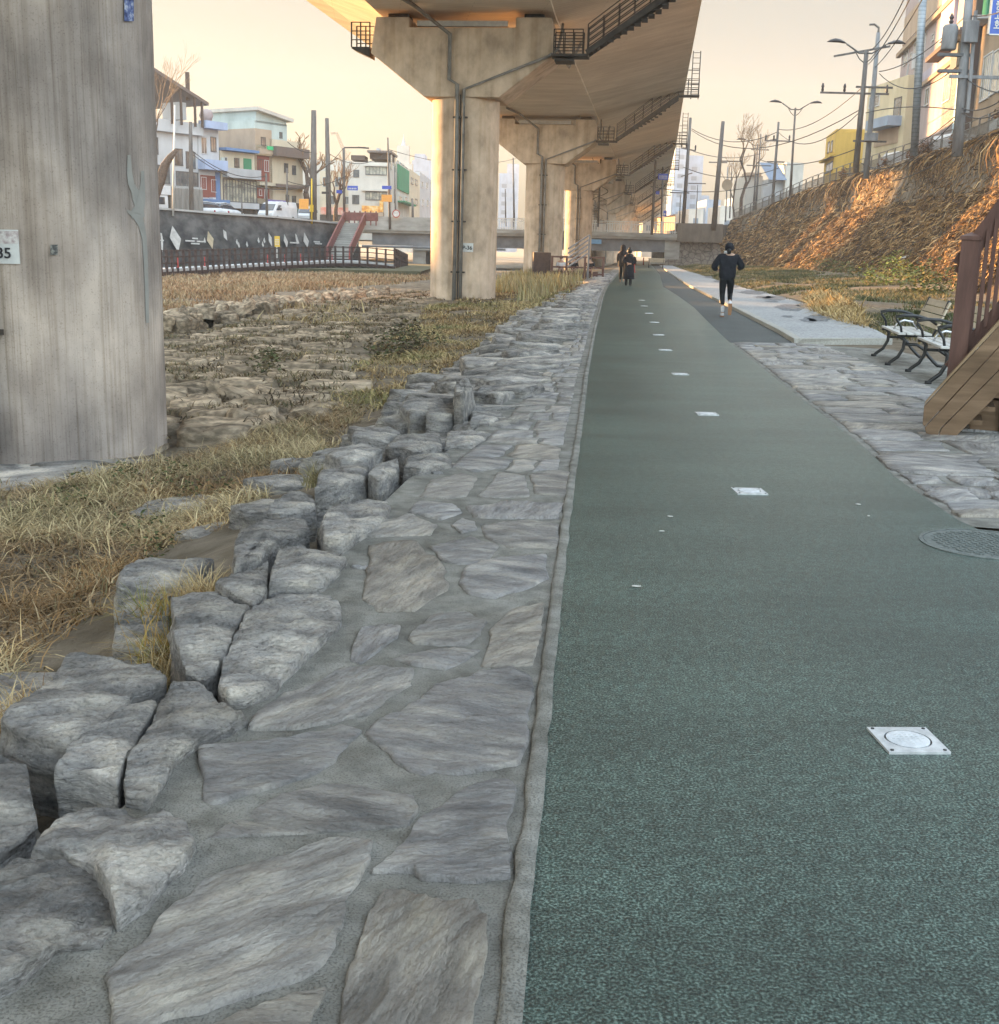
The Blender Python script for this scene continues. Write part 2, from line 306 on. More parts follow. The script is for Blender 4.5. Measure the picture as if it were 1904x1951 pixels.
def ringstone(mb, poly, ztop, zbot, amp=.03, seed=0, nseg=40, nin=6, nside=4, flare=.08, dome=.02, edge=.03, mi=0, freq=2.2, tilt=(0, 0), wob=.04, rg=.0, ang=0, bevel=.0):
    """a stone whose plan is poly: rings over the top, a broken rim, rough sides"""
    rp = resample(poly, nseg); c = sum(rp, Vector((0, 0)))/nseg
    sz = sum((p-c).length for p in rp)/nseg; sv = Vector((seed*3.7, seed*1.3, seed*.7)); rr = []
    for p in rp:
        q = noise.noise(Vector((p.x*5, p.y*5, seed*1.0)))*wob*sz+noise.noise(Vector((p.x*17, p.y*17, seed*2.0)))*wob*.5*sz
        rr.append(p+(p-c).normalized()*q)
    ts = [(i/nin)**.8 for i in range(1, nin+1)]; vs = [Vector((c.x, c.y, ztop+dome))]
    for t in ts:
        for p in rr:
            q = c+(p-c)*t; vs.append(Vector((q.x, q.y, ztop+dome*(1-t*t)-(edge if t > .99 else 0))))
    for k in range(1, nside+1):
        u = k/nside
        for p in rr:
            q = p+(p-c).normalized()*flare*sz*math.sin(u*1.8); vs.append(Vector((q.x, q.y, ztop-edge+(zbot-ztop+edge)*u)))
    ntop = 1+nin*nseg; out = []
    for i, v in enumerate(vs):
        w = v*freq+sv; a = noise.fractal(w, .9, 2.1, 4); st = noise.cell(Vector((v.x*2.2+sv.x, v.y*2.2, v.z*3+sv.z)))-.5
        st = st*.0+noise.noise(Vector((v.x*3+sv.x, v.y*3, v.z*16)))
        hf = noise.fractal(v*19+sv, .8, 2.2, 3)
        if nside > 2: vo = noise.voronoi(Vector((v.x, v.y, v.z*1.5))*2.1+sv)[0]; a += 1.15*(vo[0]-.4)
        if i < ntop:
            z = v.z+amp*a+amp*.22*hf+tilt[0]*(v.x-c.x)+tilt[1]*(v.y-c.y)
            if rg: z += rg*(ridge(v, ang, sv)-.4)
            out.append((v.x, v.y, z))
        else:
            d = Vector((v.x-c.x, v.y-c.y)).normalized(); h = amp*1.0*a+amp*.9*st+amp*.35*hf
            u = 1-(i-ntop)//nseg/nside
            out.append((v.x+d.x*h, v.y+d.y*h, v.z+amp*.3*hf+(tilt[0]*(v.x-c.x)+tilt[1]*(v.y-c.y))*u))
    fs = [(0, 1+k, 1+(k+1) % nseg) for k in range(nseg)]
    for r in range(nin+nside-1):
        a0 = 1+r*nseg
        for k in range(nseg):
            a = a0+k; b = a0+(k+1) % nseg; fs.append((a, a+nseg, b+nseg, b))
    mb.add(out, fs, mi)
def pxpoly(l, z=0.0): return [P(x, y, z) for x, y in l]
def c7(l): return [(x*.5551, 1183.7+y*.5551) for x, y in l]
def c5(l): return [(x*.35525, 803.2+y*.35525) for x, y in l]
def lerp_line(l, y):                        # l: [(px,py)...] with decreasing py
    for (x0, y0), (x1, y1) in zip(l, l[1:]):
        if y1 <= y <= y0: return x0+(x1-x0)*(y-y0)/(y1-y0)
    return l[0][0] if y > l[0][1] else l[-1][0]
# world polylines of the path edges (from sight lines on the ground)
GL = [(955, 2300), (990, 1951), (1012, 1700), (1036, 1480), (1052, 1300), (1068, 1150), (1083, 1010), (1100, 880), (1112, 790), (1121, 710), (1136, 625), (1151, 562), (1158, 546), (1176, 524), (1192, 508), (1204, 498)]
GLw = [P(x, y) for x, y in GL]
GR = [(1640, 845), (1568, 790), (1500, 738), (1440, 690), (1390, 652), (1352, 615), (1322, 585), (1290, 562), (1264, 546), (1258, 524), (1245, 508), (1235, 498)]
KL = [(1513, 653), (1488, 637), (1402, 592), (1352, 566), (1313, 546), (1286, 528), (1264, 512), (1250, 500)]   # foot of the raised kerb
GRw = [Vector((3.2, .3, 0)), P(2500, 1500), P(2100, 1120), P(1850, 1001)] + [P(1812, 984), P(1784, 962), P(1700, 905)] + [P(x, y) for x, y in GR]
def strip(name, La, Lb, z, m, kind='structure', n=80):
    a = resample(La, n, False); b = resample(Lb, n, False); mb = MB()
    vs = [(p.x, p.y, z) for p in a]+[(p.x, p.y, z) for p in b]
    mb.add(vs, [(i, n+i, n+i+1, i+1) for i in range(n-1)]); o = mb.build(name, m); o['kind'] = kind; return o
# terrain to the horizon
mb = MB(); mb.box(-4000, 4000, -400, 7000, -3.0, -1.9); o = mb.build('ground', MT['terrain']); o['kind'] = 'structure'
# river bed
def Hbed(x, y):
    e = edge_x(y)
    d = e-x                                  # distance to the left of the paving edge
    base = -.24-.40*min(1, max(0, (d-.7)/1.3))-.22*min(1, max(0, (d-2)/6))
    if y > 35: base += .30*math.exp(-((d-4)/5)**2)*min(1, (y-35)/10)
    n_ = .10*noise.fractal(Vector((x*.35, y*.35, 1)), 1, 2, 3)+.035*noise.noise(Vector((x*2.2, y*2.2, 5)))
    ch = -.30*math.exp(-((x-(-9.5+.115*(y-20)*1.0+2*math.sin(y*.11)))/1.3)**2)*(1 if y > 22 else max(0, (y-14)/8))
    return base+n_+ch
EDGE = [P(x, y, 0) for x, y in [(-420, 2300), (-80, 1900), (110, 1650), (270, 1490), (430, 1370), (560, 1240), (610, 1120), (640, 1050), (700, 985), (760, 925), (850, 860), (930, 800), (980, 745), (1030, 690), (1075, 620), (1115, 562), (1142, 538), (1165, 516), (1185, 502)]]
def edge_x(y):
    for a, b in zip(EDGE, EDGE[1:]):
        if a.y <= y <= b.y: return a.x+(b.x-a.x)*(y-a.y)/(b.y-a.y)
    return EDGE[0].x if y < EDGE[0].y else EDGE[-1].x+.117*(y-EDGE[-1].y)
mb = MB(); ys = [-6]+[.9+.22*i for i in range(60)]+[14.3+.5*i for i in range(90)]+[60+1.6*i for i in range(90)]
NX = 120
for y in ys:
    e = edge_x(y)
    for i in range(NX+1):
        u = i/NX; x = e+1.2-(u**1.35)*62
        mb.v.append((x, y, Hbed(x, y) if x < e-.1 else max(-.5, Hbed(x, y))))
for j in range(len(ys)-1):
    for i in range(NX):
        a = j*(NX+1)+i; mb.f.append((a, a+NX+1, a+NX+2, a+1)); mb.m.append(0)
o = mb.build('river_bed', MT['bed'], smooth=True); o['kind'] = 'structure'
# the path side ground (soil) from the paving edge to the right wall
def Hgr(x, y):                               # right-hand ground: flat by the path, rising into a grassy bank
    k = kerb_x(y); d = x-k-2.6
    if y < 10: return -.035
    up = .55*min(1, max(0, d/8))+.16*math.exp(-((d-1.2)/1.0)**2)*(1 if y > 22 else 0)
    return -.035+up*min(1, max(0, (y-19)/8))+.03*noise.noise(Vector((x, y, 3)))*(1 if d > .3 and y > 20 else 0)
KLw = [P(x, y) for x, y in KL]
def kerb_x(y):
    for a, b in zip(KLw, KLw[1:]):
        if a.y <= y <= b.y: return a.x+(b.x-a.x)*(y-a.y)/(b.y-a.y)
    return KLw[0].x if y < KLw[0].y else KLw[-1].x+.08*(y-KLw[-1].y)
mb = MB(); ys = [-6, 0]+[1+.7*i for i in range(80)]+[57+2.5*i for i in range(60)]
NX = 90
for y in ys:
    e = edge_x(y)+.1; r = 32
    for i in range(NX+1):
        x = e+(r-e)*i/NX; mb.v.append((x, y, Hgr(x, y)))
for j in range(len(ys)-1):
    for i in range(NX):
        a = j*(NX+1)+i; mb.f.append((a, a+1, a+NX+2, a+NX+1)); mb.m.append(0)
o = mb.build('soil_ground', MT['soil'], smooth=True); o['kind'] = 'structure'
# green track, asphalt strip
strip('path', GLw, GRw, 0.0, MT['green'], n=140)
strip('asphalt_strip', [P(x, y) for x, y in GR[4:]], KLw, -.008, MT['asphalt'], n=80)
# ---- crazy paving left of the track
FL = [c7(l) for l in [
 [(365,1215),(430,1135),(560,1010),(700,900),(860,825),(1000,790),(1130,745),(1180,742),(1275,755),(1265,830),(1210,930),(1180,1060),(1120,1170),(1040,1225),(900,1275),(760,1320),(560,1370),(480,1420),(390,1420),(380,1300)],
 [(1240,1090),(1270,990),(1320,925),(1390,925),(1480,960),(1640,955),(1675,1020),(1665,1080),(1655,1260),(1640,1330),(1600,1480),(1150,1480),(1175,1340),(1200,1200)],
 [(1280,860),(1340,810),(1420,720),(1460,660),(1590,580),(1700,545),(1740,545),(1775,575),(1765,640),(1735,700),(1750,770),(1765,800),(1755,880),(1640,893),(1450,885),(1420,858)],
 [(1265,385),(1300,330),(1440,265),(1500,215),(1620,185),(1690,165),(1760,165),(1820,185),(1840,250),(1815,320),(1800,420),(1790,490),(1700,510),(1560,522),(1490,515),(1455,530),(1400,515),(1330,465)],
 [(845,370),(870,320),(960,250),(1110,200),(1180,165),(1310,155),(1425,160),(1420,215),(1320,270),(1260,320),(1130,345),(1020,365),(900,375)],
 [(690,470),(690,440),(850,420),(980,405),(1100,370),(1180,350),(1245,375),(1200,420),(1150,480),(1060,530),(930,575),(830,600),(735,628),(690,615),(700,540)],
 [(710,740),(770,690),(860,655),(930,610),(1020,590),(1110,565),(1210,560),(1330,585),(1425,605),(1440,640),(1410,695),(1290,712),(1130,720),(900,735)],
 [(1200,135),(1210,80),(1240,30),(1310,5),(1375,15),(1365,55),(1290,110),(1240,145)],
 [(1340,125),(1450,105),(1560,92),(1650,98),(1600,135),(1530,165),(1420,150)],
 [(1400,60),(1430,20),(1480,-20),(1600,-30),(1670,0),(1650,45),(1600,80),(1500,84),(1420,76)],
 [(1655,150),(1680,60),(1710,5),(1760,-40),(1870,-60),(1860,20),(1845,100),(1830,150),(1750,158)],
 [(600,1430),(760,1375),(900,1325),(1020,1285),(1120,1265),(1080,1340),(1020,1480),(600,1480)]]]
FL += [[(690,1140),(705,1060),(700,1035),(790,1030),(850,1080),(855,1120),(790,1165),(720,1165)],
 [(875,1110),(890,1080),(960,1060),(1040,1055),(1045,1100),(1010,1120),(940,1140),(890,1130)],
 [(820,1040),(900,1025),(950,1040),(930,1072),(870,1075),(840,1065)],
 [(920,1000),(1000,990),(1065,1000),(1060,1045),(975,1045),(925,1025)],
 [(685,1022),(705,1000),(780,980),(835,1000),(820,1018),(740,1022)],
 [(800,945),(820,915),(880,900),(910,910),(890,945),(850,950)],
 [(912,945),(950,900),(1000,905),(1010,945),(950,948)],
 [(890,965),(950,955),(1075,958),(1065,988),(980,988),(905,985)],
 [(1020,940),(1010,905),(1060,895),(1090,900),(1080,945)],
 [(780,975),(800,955),(865,958),(880,975),(840,990)],[(860,1000),(880,985),(905,992),(910,1008),(880,1015)]]
sheetL = MB()
a = resample(EDGE, 120, False); b = resample(GLw, 120, False)
vs = []
for p, q in zip(a, b):
    for k in range(9):
        w = p.lerp(Vector((q.x-.012, q.y)), k/8); vs.append((w.x, w.y, -.0055+.004*noise.noise(Vector((w.x*3, w.y*3, 0)))))
fs = [(i*9+k, i*9+k+1, (i+1)*9+k+1, (i+1)*9+k) for i in range(119) for k in range(8)]
sheetL.add(vs, fs, 0); vcol(sheetL, (1, 1, 1, 1)); vloc(sheetL)
def flag(mb, poly, seed, near=True, zt=.0045):
    ang = random.choice((.1, .4, .7, .95, -.3, 1.3)); g = random.uniform(.84, 1.14); tint = random.choice(((1, 1, 1.01), (1, .99, .97), (.985, .995, 1.02), (1.02, 1, .96), (1.07, 1.02, .93), (.95, .97, 1.0)))
    d = sum((Vector((p[0], p[1])).length for p in poly))/len(poly)
    n, ni = (190, 46) if d < 3.2 else (110, 22) if d < 5 else (56, 9) if d < 8 else (26, 3) if d < 20 else (14, 1)
    ringstone(mb, poly, zt, -.02, amp=.012 if d < 7 else .007, rg=.010 if d < 7 else .005, ang=ang, seed=seed, nseg=n, nin=ni, nside=1, flare=.0, dome=.002, edge=.005, mi=1, freq=3.2, wob=.075)
    vcol(mb, (g*tint[0], g*tint[1], g*tint[2], 1)); vloc(mb, ang, (seed*3.3, seed*1.7, 0))
for i, l in enumerate(FL): flag(sheetL, [(p.x, p.y) for p in pxpoly(l)], i+1)
def crazy(mb, Lf, Rf, y0, y1, rowh, nacross, seed, gap=.02, skip=None):
    """rows of irregular stones between x=Lf(y) and x=Rf(y)"""
    rnd = random.Random(seed); y = y0; rows = []
    prev = None
    while y < y1:
        h = rowh*rnd.uniform(.7, 1.35)*(1+y*.006)
        n = max(2, int(nacross*rnd.uniform(.75, 1.3)))
        us = [0]+sorted(rnd.uniform(.06, .94) for _ in range(n-1))+[1]
        us = [.5*u+.5*i/n for i, u in enumerate(us)]
        for u0, u1 in zip(us, us[1:]):
            def pt(u, t):
                yy = y+h*t; L_, R__ = Lf(yy), Rf(yy); return Vector((L_+(R__-L_)*u, yy))
            j = lambda: rnd.uniform(-.16, .16)
            q = [pt(u0+j()*.2*(u0 > 0), .04+j()), pt((u0+u1)/2, -.02+j()), pt(u1+j()*.2*(u1 < 1), .04+j()), pt(u1+j()*.2*(u1 < 1), .5), pt(u1+j()*.2*(u1 < 1), .96+j()), pt((u0+u1)/2, 1+j()), pt(u0+j()*.2*(u0 > 0), .96+j()), pt(u0, .5)]
            c = sum(q, Vector((0, 0)))/len(q)
            if skip and skip(c): continue
            q = [c+(p-c)*(1-gap*2/max(.12, (p-c).length)) for p in q]
            flag(mb, q, rnd.random()*50)
        y += h
yS = P(1000, 905).y
glx = lambda y: (lambda a: a)(next((p.x+(q.x-p.x)*(y-p.y)/(q.y-p.y) for p, q in zip(GLw, GLw[1:]) if p.y <= y <= q.y), GLw[-1].x))
crazy(sheetL, lambda y: edge_x(y)+.15, lambda y: glx(y)-.12, yS+.15, 84, .46, 2.7, 5, gap=.011)
# small chips of stone in the near mortar
for k in range(26):
    px = random.uniform(660, 1060); py = random.uniform(880, 1300); c = P(px, py)
    if any(min((Vector((q.x, q.y))-Vector((c.x, c.y))).length for q in pxpoly(l)) < .16 for l in FL): continue
    r = random.uniform(.03, .07); flag(sheetL, [(c.x+r*random.uniform(.5, 1.3)*math.cos(t), c.y+r*random.uniform(.4, 1)*math.sin(t)) for t in (0, 1, 2, 3.1, 4.2, 5.3)], k+90)
o = sheetL.build('stone_paving', [MT['mortar'], MT['slate']], smooth=True); o['kind'] = 'structure'
# concrete edge strip between paving and track: rough and slightly proud
mb = MB(); rows = resample(GLw, 1400, False)
for i, p in enumerate(rows):
    w = .052+.009*noise.noise(Vector((p.x*4, p.y*4, 8)))+.012*noise.noise(Vector((p.x*20, p.y*20, 8)))
    r_ = .011*noise.noise(Vector((p.x*25, p.y*25, 2)))
    z = .006+.008*noise.noise(Vector((p.x*9, p.y*9, 4)))+.005*noise.noise(Vector((p.x*40, p.y*40, 4)))
    for dx, zz in ((-w, -.03), (-w+.008, z), (-.03, z+.004), (.004+r_, z-.001), (.012+r_, -.03)): mb.v.append((p.x+dx, p.y, zz))
for i in range(len(rows)-1):
    for k in range(4):
        a = i*5+k; mb.f.append((a, a+1, a+6, a+5)); mb.m.append(0)
o = mb.build('kerb_strip', MT['mortar'], smooth=True); o['kind'] = 'structure'
# ---- right-hand flagstones
grx = lambda y: next((p.x+(q.x-p.x)*(y-p.y)/(q.y-p.y) for p, q in zip(GRw[3:], GRw[4:]) if p.y <= y <= q.y), GRw[-1].x)
y0 = P(1812, 984).y; y1 = P(1450, 654).y
mb = MB(); sheet = [P(1812, 984), P(1850, 1001), P(2000, 1012), P(2050, 900), P(2050, 800), P(1860, 700), P(1800, 690), P(1700, 665), P(1513, 654), P(1390, 652)]+[P(x, y) for x, y in GR[:4][::-1]]+[P(1700, 905), P(1784, 962)]
n = len(sheet)
mb.add([(p.x, p.y, -.007) for p in sheet], [tuple(range(n))[::-1]], 0); vcol(mb, (1, 1, 1, 1)); vloc(mb)
crazy(mb, lambda y: grx(y)+.05, lambda y: 4.3+.06*y if y > 9 else 3.9, y0+.12, y1, .46, 3.0, 11, gap=.012)
for i, l in enumerate([[(1670,870),(1700,862),(1760,865),(1860,880),(1900,905),(1780,905),(1700,895)], [(1760,940),(1790,930),(1850,935),(1870,955),(1800,958)], [(1812,975),(1850,972),(1930,974),(1930,984),(1830,984)],[(1880,940),(1960,930),(1990,950),(1900,955)]]): flag(mb, [(p.x, p.y) for p in pxpoly(l)], i+300, zt=.012)
o = mb.build('side_paving', [MT['mortar'], MT['slate']], smooth=True); o['kind'] = 'structure'
# ---- raised granite pavement with pebble panels
H = .075
pad_r = [P(1700, 653), P(1660, 630), P(1602, 608), P(1540, 584), P(1474, 565), P(1411, 550), P(1350, 530), P(1300, 514), P(1262, 500)]
MT['pebble_light'] = mat('white_pebble_concrete', [(.20, .20, .205), (.32, .32, .325), (.42, .42, .415)], scale=22, rough=.8, bump=.7, bscale=30, bdist=.01, var=.1)
MT['pebble_dark'] = mat('dark_pebbles', [(.06, .063, .07), (.14, .145, .155), (.26, .26, .27)], scale=22, rough=.75, bump=.9, bscale=28, bdist=.012)
a = resample(KLw, 60, False); b = resample(pad_r, 60, False); mb = MB()
vs = []
for p, q in zip(a, b): vs += [(p.x, p.y, -.05), (p.x, p.y, H-.01), (p.x+.012, p.y, H), (p.x+.15, p.y, H), (p.x+.155, p.y, H-.003), (q.x, q.y, H-.003), (q.x, q.y, -.05)]
fs = []; 
mb.add(vs, [], 0)
for i in range(59):
    for k in range(6):
        q = i*7+k; mb.f.append((q, q+1, q+8, q+7)); mb.m.append(1 if k == 4 else 0)
mb.f.append((0, 1, 2, 3, 4, 5, 6)[::-1]); mb.m.append(0)
p0 = a[0]; q0 = b[0]
mb.slab([(p0.x-.002, p0.y-.02, -.05), (q0.x, q0.y-.02, -.05), (q0.x, q0.y-.02, H+.002), (p0.x-.002, p0.y-.02, H+.002)], (0, .16, 0), 0)
for (x, y, w, h) in [(1435,557,28,4),(1476,568,24,4.5),(1470,574,14,2),(1505,586,30,7),(1530,582,14,3),(1560,606,28,7),(1540,610,18,4),(1590,603,12,3),(1500,603,14,2),(1455,566,20,2.5),(1395,545,16,3),(1370,536,12,2.5),(1350,528,10,2)]:
    if True:
        pl = [(x-w, y-h*.2), (x-w*.4, y-h), (x+w*.5, y-h*.8), (x+w, y+h*.1), (x+w*.5, y+h), (x-w*.5, y+h*.7)]
        pw = [P(u, v, H) for u, v in pl]; rs = resample(pw, 40); c = sum(rs, Vector((0, 0)))/40
        rs = [c+(r-c)*(1+.3*noise.noise(Vector((r.x*3, r.y*3, 0)))) for r in rs]
        o_ = len(mb.v); mb.add([(r.x, r.y, H+.0015) for r in rs], [tuple(range(40))], 2)
o = mb.build('raised_pavement', [MT['kerb'], MT['pebble_light'], MT['pebble_dark']]); o['kind'] = 'structure'
# ================================================================ EDGE ROCKS
ROCKS = [
 (c7([(-90,910),(0,870),(60,835),(190,805),(330,850),(380,930),(385,1040),(340,1090),(200,1110),(60,1220),(0,1250),(-90,1290)]), .05, 'huge rough grey rock cut by the left edge, nearest the bottom corner'),
 (c7([(130,730),(200,665),(290,625),(420,615),(480,655),(560,622),(640,680),(672,760),(600,850),(500,950),(400,1030),(375,940),(320,850),(190,800),(110,790)]), .07, 'broad pitted grey rock with a notched top, above the nearest one'),
 (c7([(-110,450),(0,445),(90,465),(110,560),(130,690),(60,750),(-20,800),(-110,850)]), -.02, 'low flat grey rock at the left edge beside dry leaves'),
 (c7([(0,350),(110,250),(200,160),(240,110),(330,120),(420,130),(520,140),(570,185),(560,215),(460,250),(380,320),(280,410),(230,435),(150,415),(60,385)]), .06, 'long slanting grey rock with a dark upper face beside the straw grass'),
 (c7([(190,520),(255,425),(400,300),(520,240),(545,270),(480,380),(430,480),(405,565),(300,530)]), .05, 'smooth pale grey rock wedged between two darker rocks'),
 (c7([(425,560),(440,480),(500,390),(540,290),(600,205),(690,212),(755,280),(845,335),(780,370),(680,420),(600,480),(560,560),(500,630),(430,615)]), .08, 'dark ridged rock with its shadowed front over a deep gap'),
 (c5([(915,930),(1050,910),(1200,912),(1260,980),(1335,1000),(1265,1080),(1245,1190),(1160,1330),(1100,1385),(1000,1360),(940,1200)]), .02, 'squared upright grey block with a greenish left face'),
 (c5([(1175,1440),(1200,1280),(1265,1180),(1280,1090),(1350,1005),(1480,905),(1600,890),(1780,900),(1830,960),(1830,1060),(1750,1150),(1640,1260),(1520,1370),(1480,1440),(1290,1510),(1220,1500)]), .09, 'big wedge-shaped grey rock right of the upright block'),
 (c5([(1445,900),(1450,790),(1500,690),(1600,655),(1740,685),(1860,735),(1830,790),(1740,880),(1700,895),(1560,885)]), .08, 'dark block rock with undercut front set into the mortar'),
 (c5([(1255,830),(1255,700),(1285,580),(1420,515),(1645,485),(1660,580),(1540,620),(1450,675),(1400,740),(1280,800)]), .03, 'flat topped grey rock with a shaded front beside orange grass'),
 (c5([(1430,490),(1480,420),(1560,360),(1680,380),(1690,465),(1500,500)]), -.02, 'small pale rock behind the flat topped one'),
 (c5([(1735,670),(1725,540),(1750,470),(1900,420),(1960,400),(2100,405),(2080,520),(1960,600),(1840,680)]), .07, 'steep fronted grey rock where the mortar starts to narrow'),
 (c5([(635,880),(640,820),(780,745),(900,730),(1150,715),(1100,780),(960,860),(940,890),(760,890)]), -.16, 'low flat slab with a dark notch in front of orange grass'),
 (c5([(640,1060),(660,955),(780,900),(910,930),(905,1040)]), -.14, 'low pale slab with a weed on its right end'),
 (c5([(605,1220),(620,1090),(760,1058),(905,1055),(915,1200),(860,1250),(650,1250)]), -.15, 'square pale slab touching the upright block'),
 (c5([(1150,890),(1250,825),(1440,745),(1435,900),(1360,985),(1290,955),(1200,920)]), .02, 'grey slab between the flat topped rock and the dark block'),
 ([(600,935),(610,900),(660,880),(705,883),(695,910),(640,928)], .04, 'dark low rock below a line of straw grass'),
 ([(620,868),(640,850),(700,845),(728,858),(700,877),(650,882)], .02, 'weathered dark rock above the dark low rock'),
 ([(670,838),(680,815),(740,808),(768,822),(740,843)], .0, 'rounded dark rock at the grass edge'),
 ([(735,853),(762,828),(838,820),(843,853),(790,866)], .05, 'wide grey block with a flat top and rounded corners'),
 ([(848,850),(853,822),(900,814),(938,825),(900,850)], .06, 'square grey rock touching the mortar beyond the wide block'),
 ([(700,912),(722,885),(758,872),(762,895),(722,920)], .05, 'narrow dark pointed rock standing on edge'),
 ([(770,896),(774,872),(855,862),(862,884),(800,900)], .04, 'thin layered rock beside the pointed one'),
 ([(762,778),(776,756),(838,748),(848,768),(820,788),(782,790)], .07, 'black faced flat boulder overhanging the grass'),
 ([(812,797),(818,773),(878,762),(890,783),(860,799)], .06, 'cube-like dark boulder beside the black faced one'),
 ([(895,806),(900,782),(950,776),(965,795),(930,808)], .05, 'low slanting rock beside the cube-like boulder'),
 ([(866,758),(870,725),(893,712),(900,740),(884,762)], .22, 'tall narrow upright rock standing above its neighbours'),
 ([(905,752),(915,735),(978,730),(998,743),(950,760)], .05, 'layered rock right of the tall upright one'),
]
GRP = 'rocks lining the outer edge of the paving'
for i, (pl, zt, lab) in enumerate(ROCKS):
    zt = min(zt, .2 if 'tall' in lab else .018); w = pxpoly(pl, zt); c = sum(w, Vector())/len(w); d = c.y
    big = d < 7
    mb = MB(); ringstone(mb, [(p.x-c.x, p.y-c.y) for p in w], 0, -.92-zt, amp=.024 if big else .03, seed=i*1.7+3, nseg=200 if d < 4.6 else 110 if big else 60, nin=44 if d < 4.6 else 20 if big else 8, nside=26 if d < 4.6 else 14 if big else 6, flare=.05, dome=.012, edge=.010, freq=3.2, wob=.05, rg=.014, ang=.4, tilt=(-.05+.03*(i % 3), -.04))
    o = mb.build('edge_rock', MT['rock'], smooth=True, loc=(c.x, c.y, zt)); tag(o, lab, 'rock', GRP)
# farther rocks of the edge, one by one
protos = []
for k in range(9):
    r = random.Random(k+40); n = r.choice((4, 5, 5, 6)); pl = [(r.uniform(.36, .52)*math.cos(2*math.pi*j/n+r.uniform(-.3, .3)), r.uniform(.26, .36)*math.sin(2*math.pi*j/n+r.uniform(-.3, .3))) for j in range(n)]
    mb = MB(); ringstone(mb, pl, 0, -.26, amp=.035, seed=k+60, nseg=36, nin=5, nside=5, flare=.03, dome=.012, edge=.008, freq=3.4, wob=.07); protos.append(mb)
pm = []
for k, mb in enumerate(protos):
    me = mb.build('tmp', MT['rock'], smooth=True); pm.append(me.data); bpy.data.objects.remove(me)
def place_rock(k, loc, rz, sc, m, name, label, cat, group, tilt=(0, 0)):
    o = bpy.data.objects.new(name, m[k % len(m)]); COL.objects.link(o); o.location = loc; o.rotation_euler = (tilt[0], tilt[1], rz); o.scale = sc
    return tag(o, label, cat, group)
yy = P(930, 800).y-.2; k = 0
while yy < 78:
    for row in range(3 if yy < 40 else 2):
        x = edge_x(yy)-.02-row*.55-random.uniform(0, .2); s = random.uniform(.7, 1.45)
        z = (.03, -.12, -.32)[row]+random.uniform(-.05, .06)
        if random.random() < .93: place_rock(k, (x, yy+random.uniform(-.15, .15), z), random.uniform(-.5, .5)+(3.14 if random.random() < .5 else 0), (s, s*random.uniform(.75, 1.1), random.uniform(.6, 1.0)), pm, 'edge_rock', 'dark angular rock in the far stretch of the stepped paving edge', 'rock', GRP, (random.uniform(-.12, .12), random.uniform(-.12, .16))); k += 1
    yy += random.uniform(.42, .62)*(1+yy*.006)
# riprap in front of the near rocks
for (px, py, s, z) in [(60,1345,1.0,-.35),(10,1320,.8,-.4),(-10,1400,.7,-.3),(330,960,1.1,-.6),(390,900,1.3,-.75),(250,905,1.2,-.8),(100,905,2.2,-.72),(30,890,1.8,-.75),(180,880,1.9,-.74),(560,915,.9,-.4),(430,1010,.9,-.5),(540,965,.8,-.3),(560,880,.6,-.45)]:
    c = P(px, py, z); place_rock(k, c, random.uniform(0, 6), (s, s, .6), pm, 'bank_rock', 'pale half buried rock among the near straw grass', 'rock', 'rocks sunk in the grass bank'); k += 1
# river bed blocks: rows of flat rubble blocks
rb = []
for k in range(10):
    r = random.Random(k+140); pl = [(-.5, -.2), (-.25, -.27), (.3, -.25), (.52, -.16), (.5, .17), (.2, .27), (-.3, .24), (-.52, .15)]
    pl = [(x*r.uniform(.85, 1.1), y*r.uniform(.8, 1.15)) for x, y in pl]
    mb = MB(); ringstone(mb, pl, 0, -.3, amp=.028, seed=k+160, nseg=28, nin=4, nside=3, flare=.03, dome=.01, edge=.012, freq=3.4, wob=.08)
    me = mb.build('tmp', MT['rock_brown'], smooth=True); rb.append(me.data); bpy.data.objects.remove(me)
def inpoly(x, y, poly):
    c = False; j = len(poly)-1
    for i in range(len(poly)):
        if (poly[i][1] > y) != (poly[j][1] > y) and x < (poly[j][0]-poly[i][0])*(y-poly[i][1])/(poly[j][1]-poly[i][1])+poly[i][0]: c = not c
        j = i
    return c
BEDZ = -.85
bedpoly = [(p.x, p.y) for p in pxpoly([(200, 905), (480, 850), (640, 775), (650, 735), (700, 660), (800, 610), (830, 570), (820, 540), (700, 553), (500, 575), (280, 610), (200, 700)], BEDZ)]
cand = []
y = 11.0
while y < 62:
    x = -22.0
    while x < 3:
        w = random.uniform(.35, 1.05)
        if inpoly(x+w/2, y, bedpoly) and random.random() < .9: cand.append((x+w/2, y+random.uniform(-.08, .08), w))
        x += w*1.10
    y += random.uniform(.34, .46)*(1+y*.006)
cand.sort(key=lambda c: c[1]); stuff = MB()
for i, (x, y, w) in enumerate(cand):
    z = Hbed(x, y)+random.uniform(-.02, .16); rz = random.uniform(-.12, .12)+(math.pi if random.random() < .5 else 0)+.05; ti = (random.uniform(-.1, .1), random.uniform(-.06, .06))
    sy = random.uniform(.6, .95)*(1+y*.004)
    if i < 290: place_rock(i, (x, y, z), rz, (w, sy, 1), rb, 'river_block', 'flat grey rubble block laid in rows across the dry river bed', 'stone block', 'rubble blocks of the river bed', ti)
    else:
        me = rb[i % len(rb)]; R = Matrix.Rotation(rz, 3, 'Z') @ Matrix.Rotation(ti[0], 3, 'X')
        stuff.add([tuple(Vector((x, y, z))+R @ Vector((v.co.x*w, v.co.y*sy, v.co.z))) for v in me.vertices], [tuple(p.vertices) for p in me.polygons])
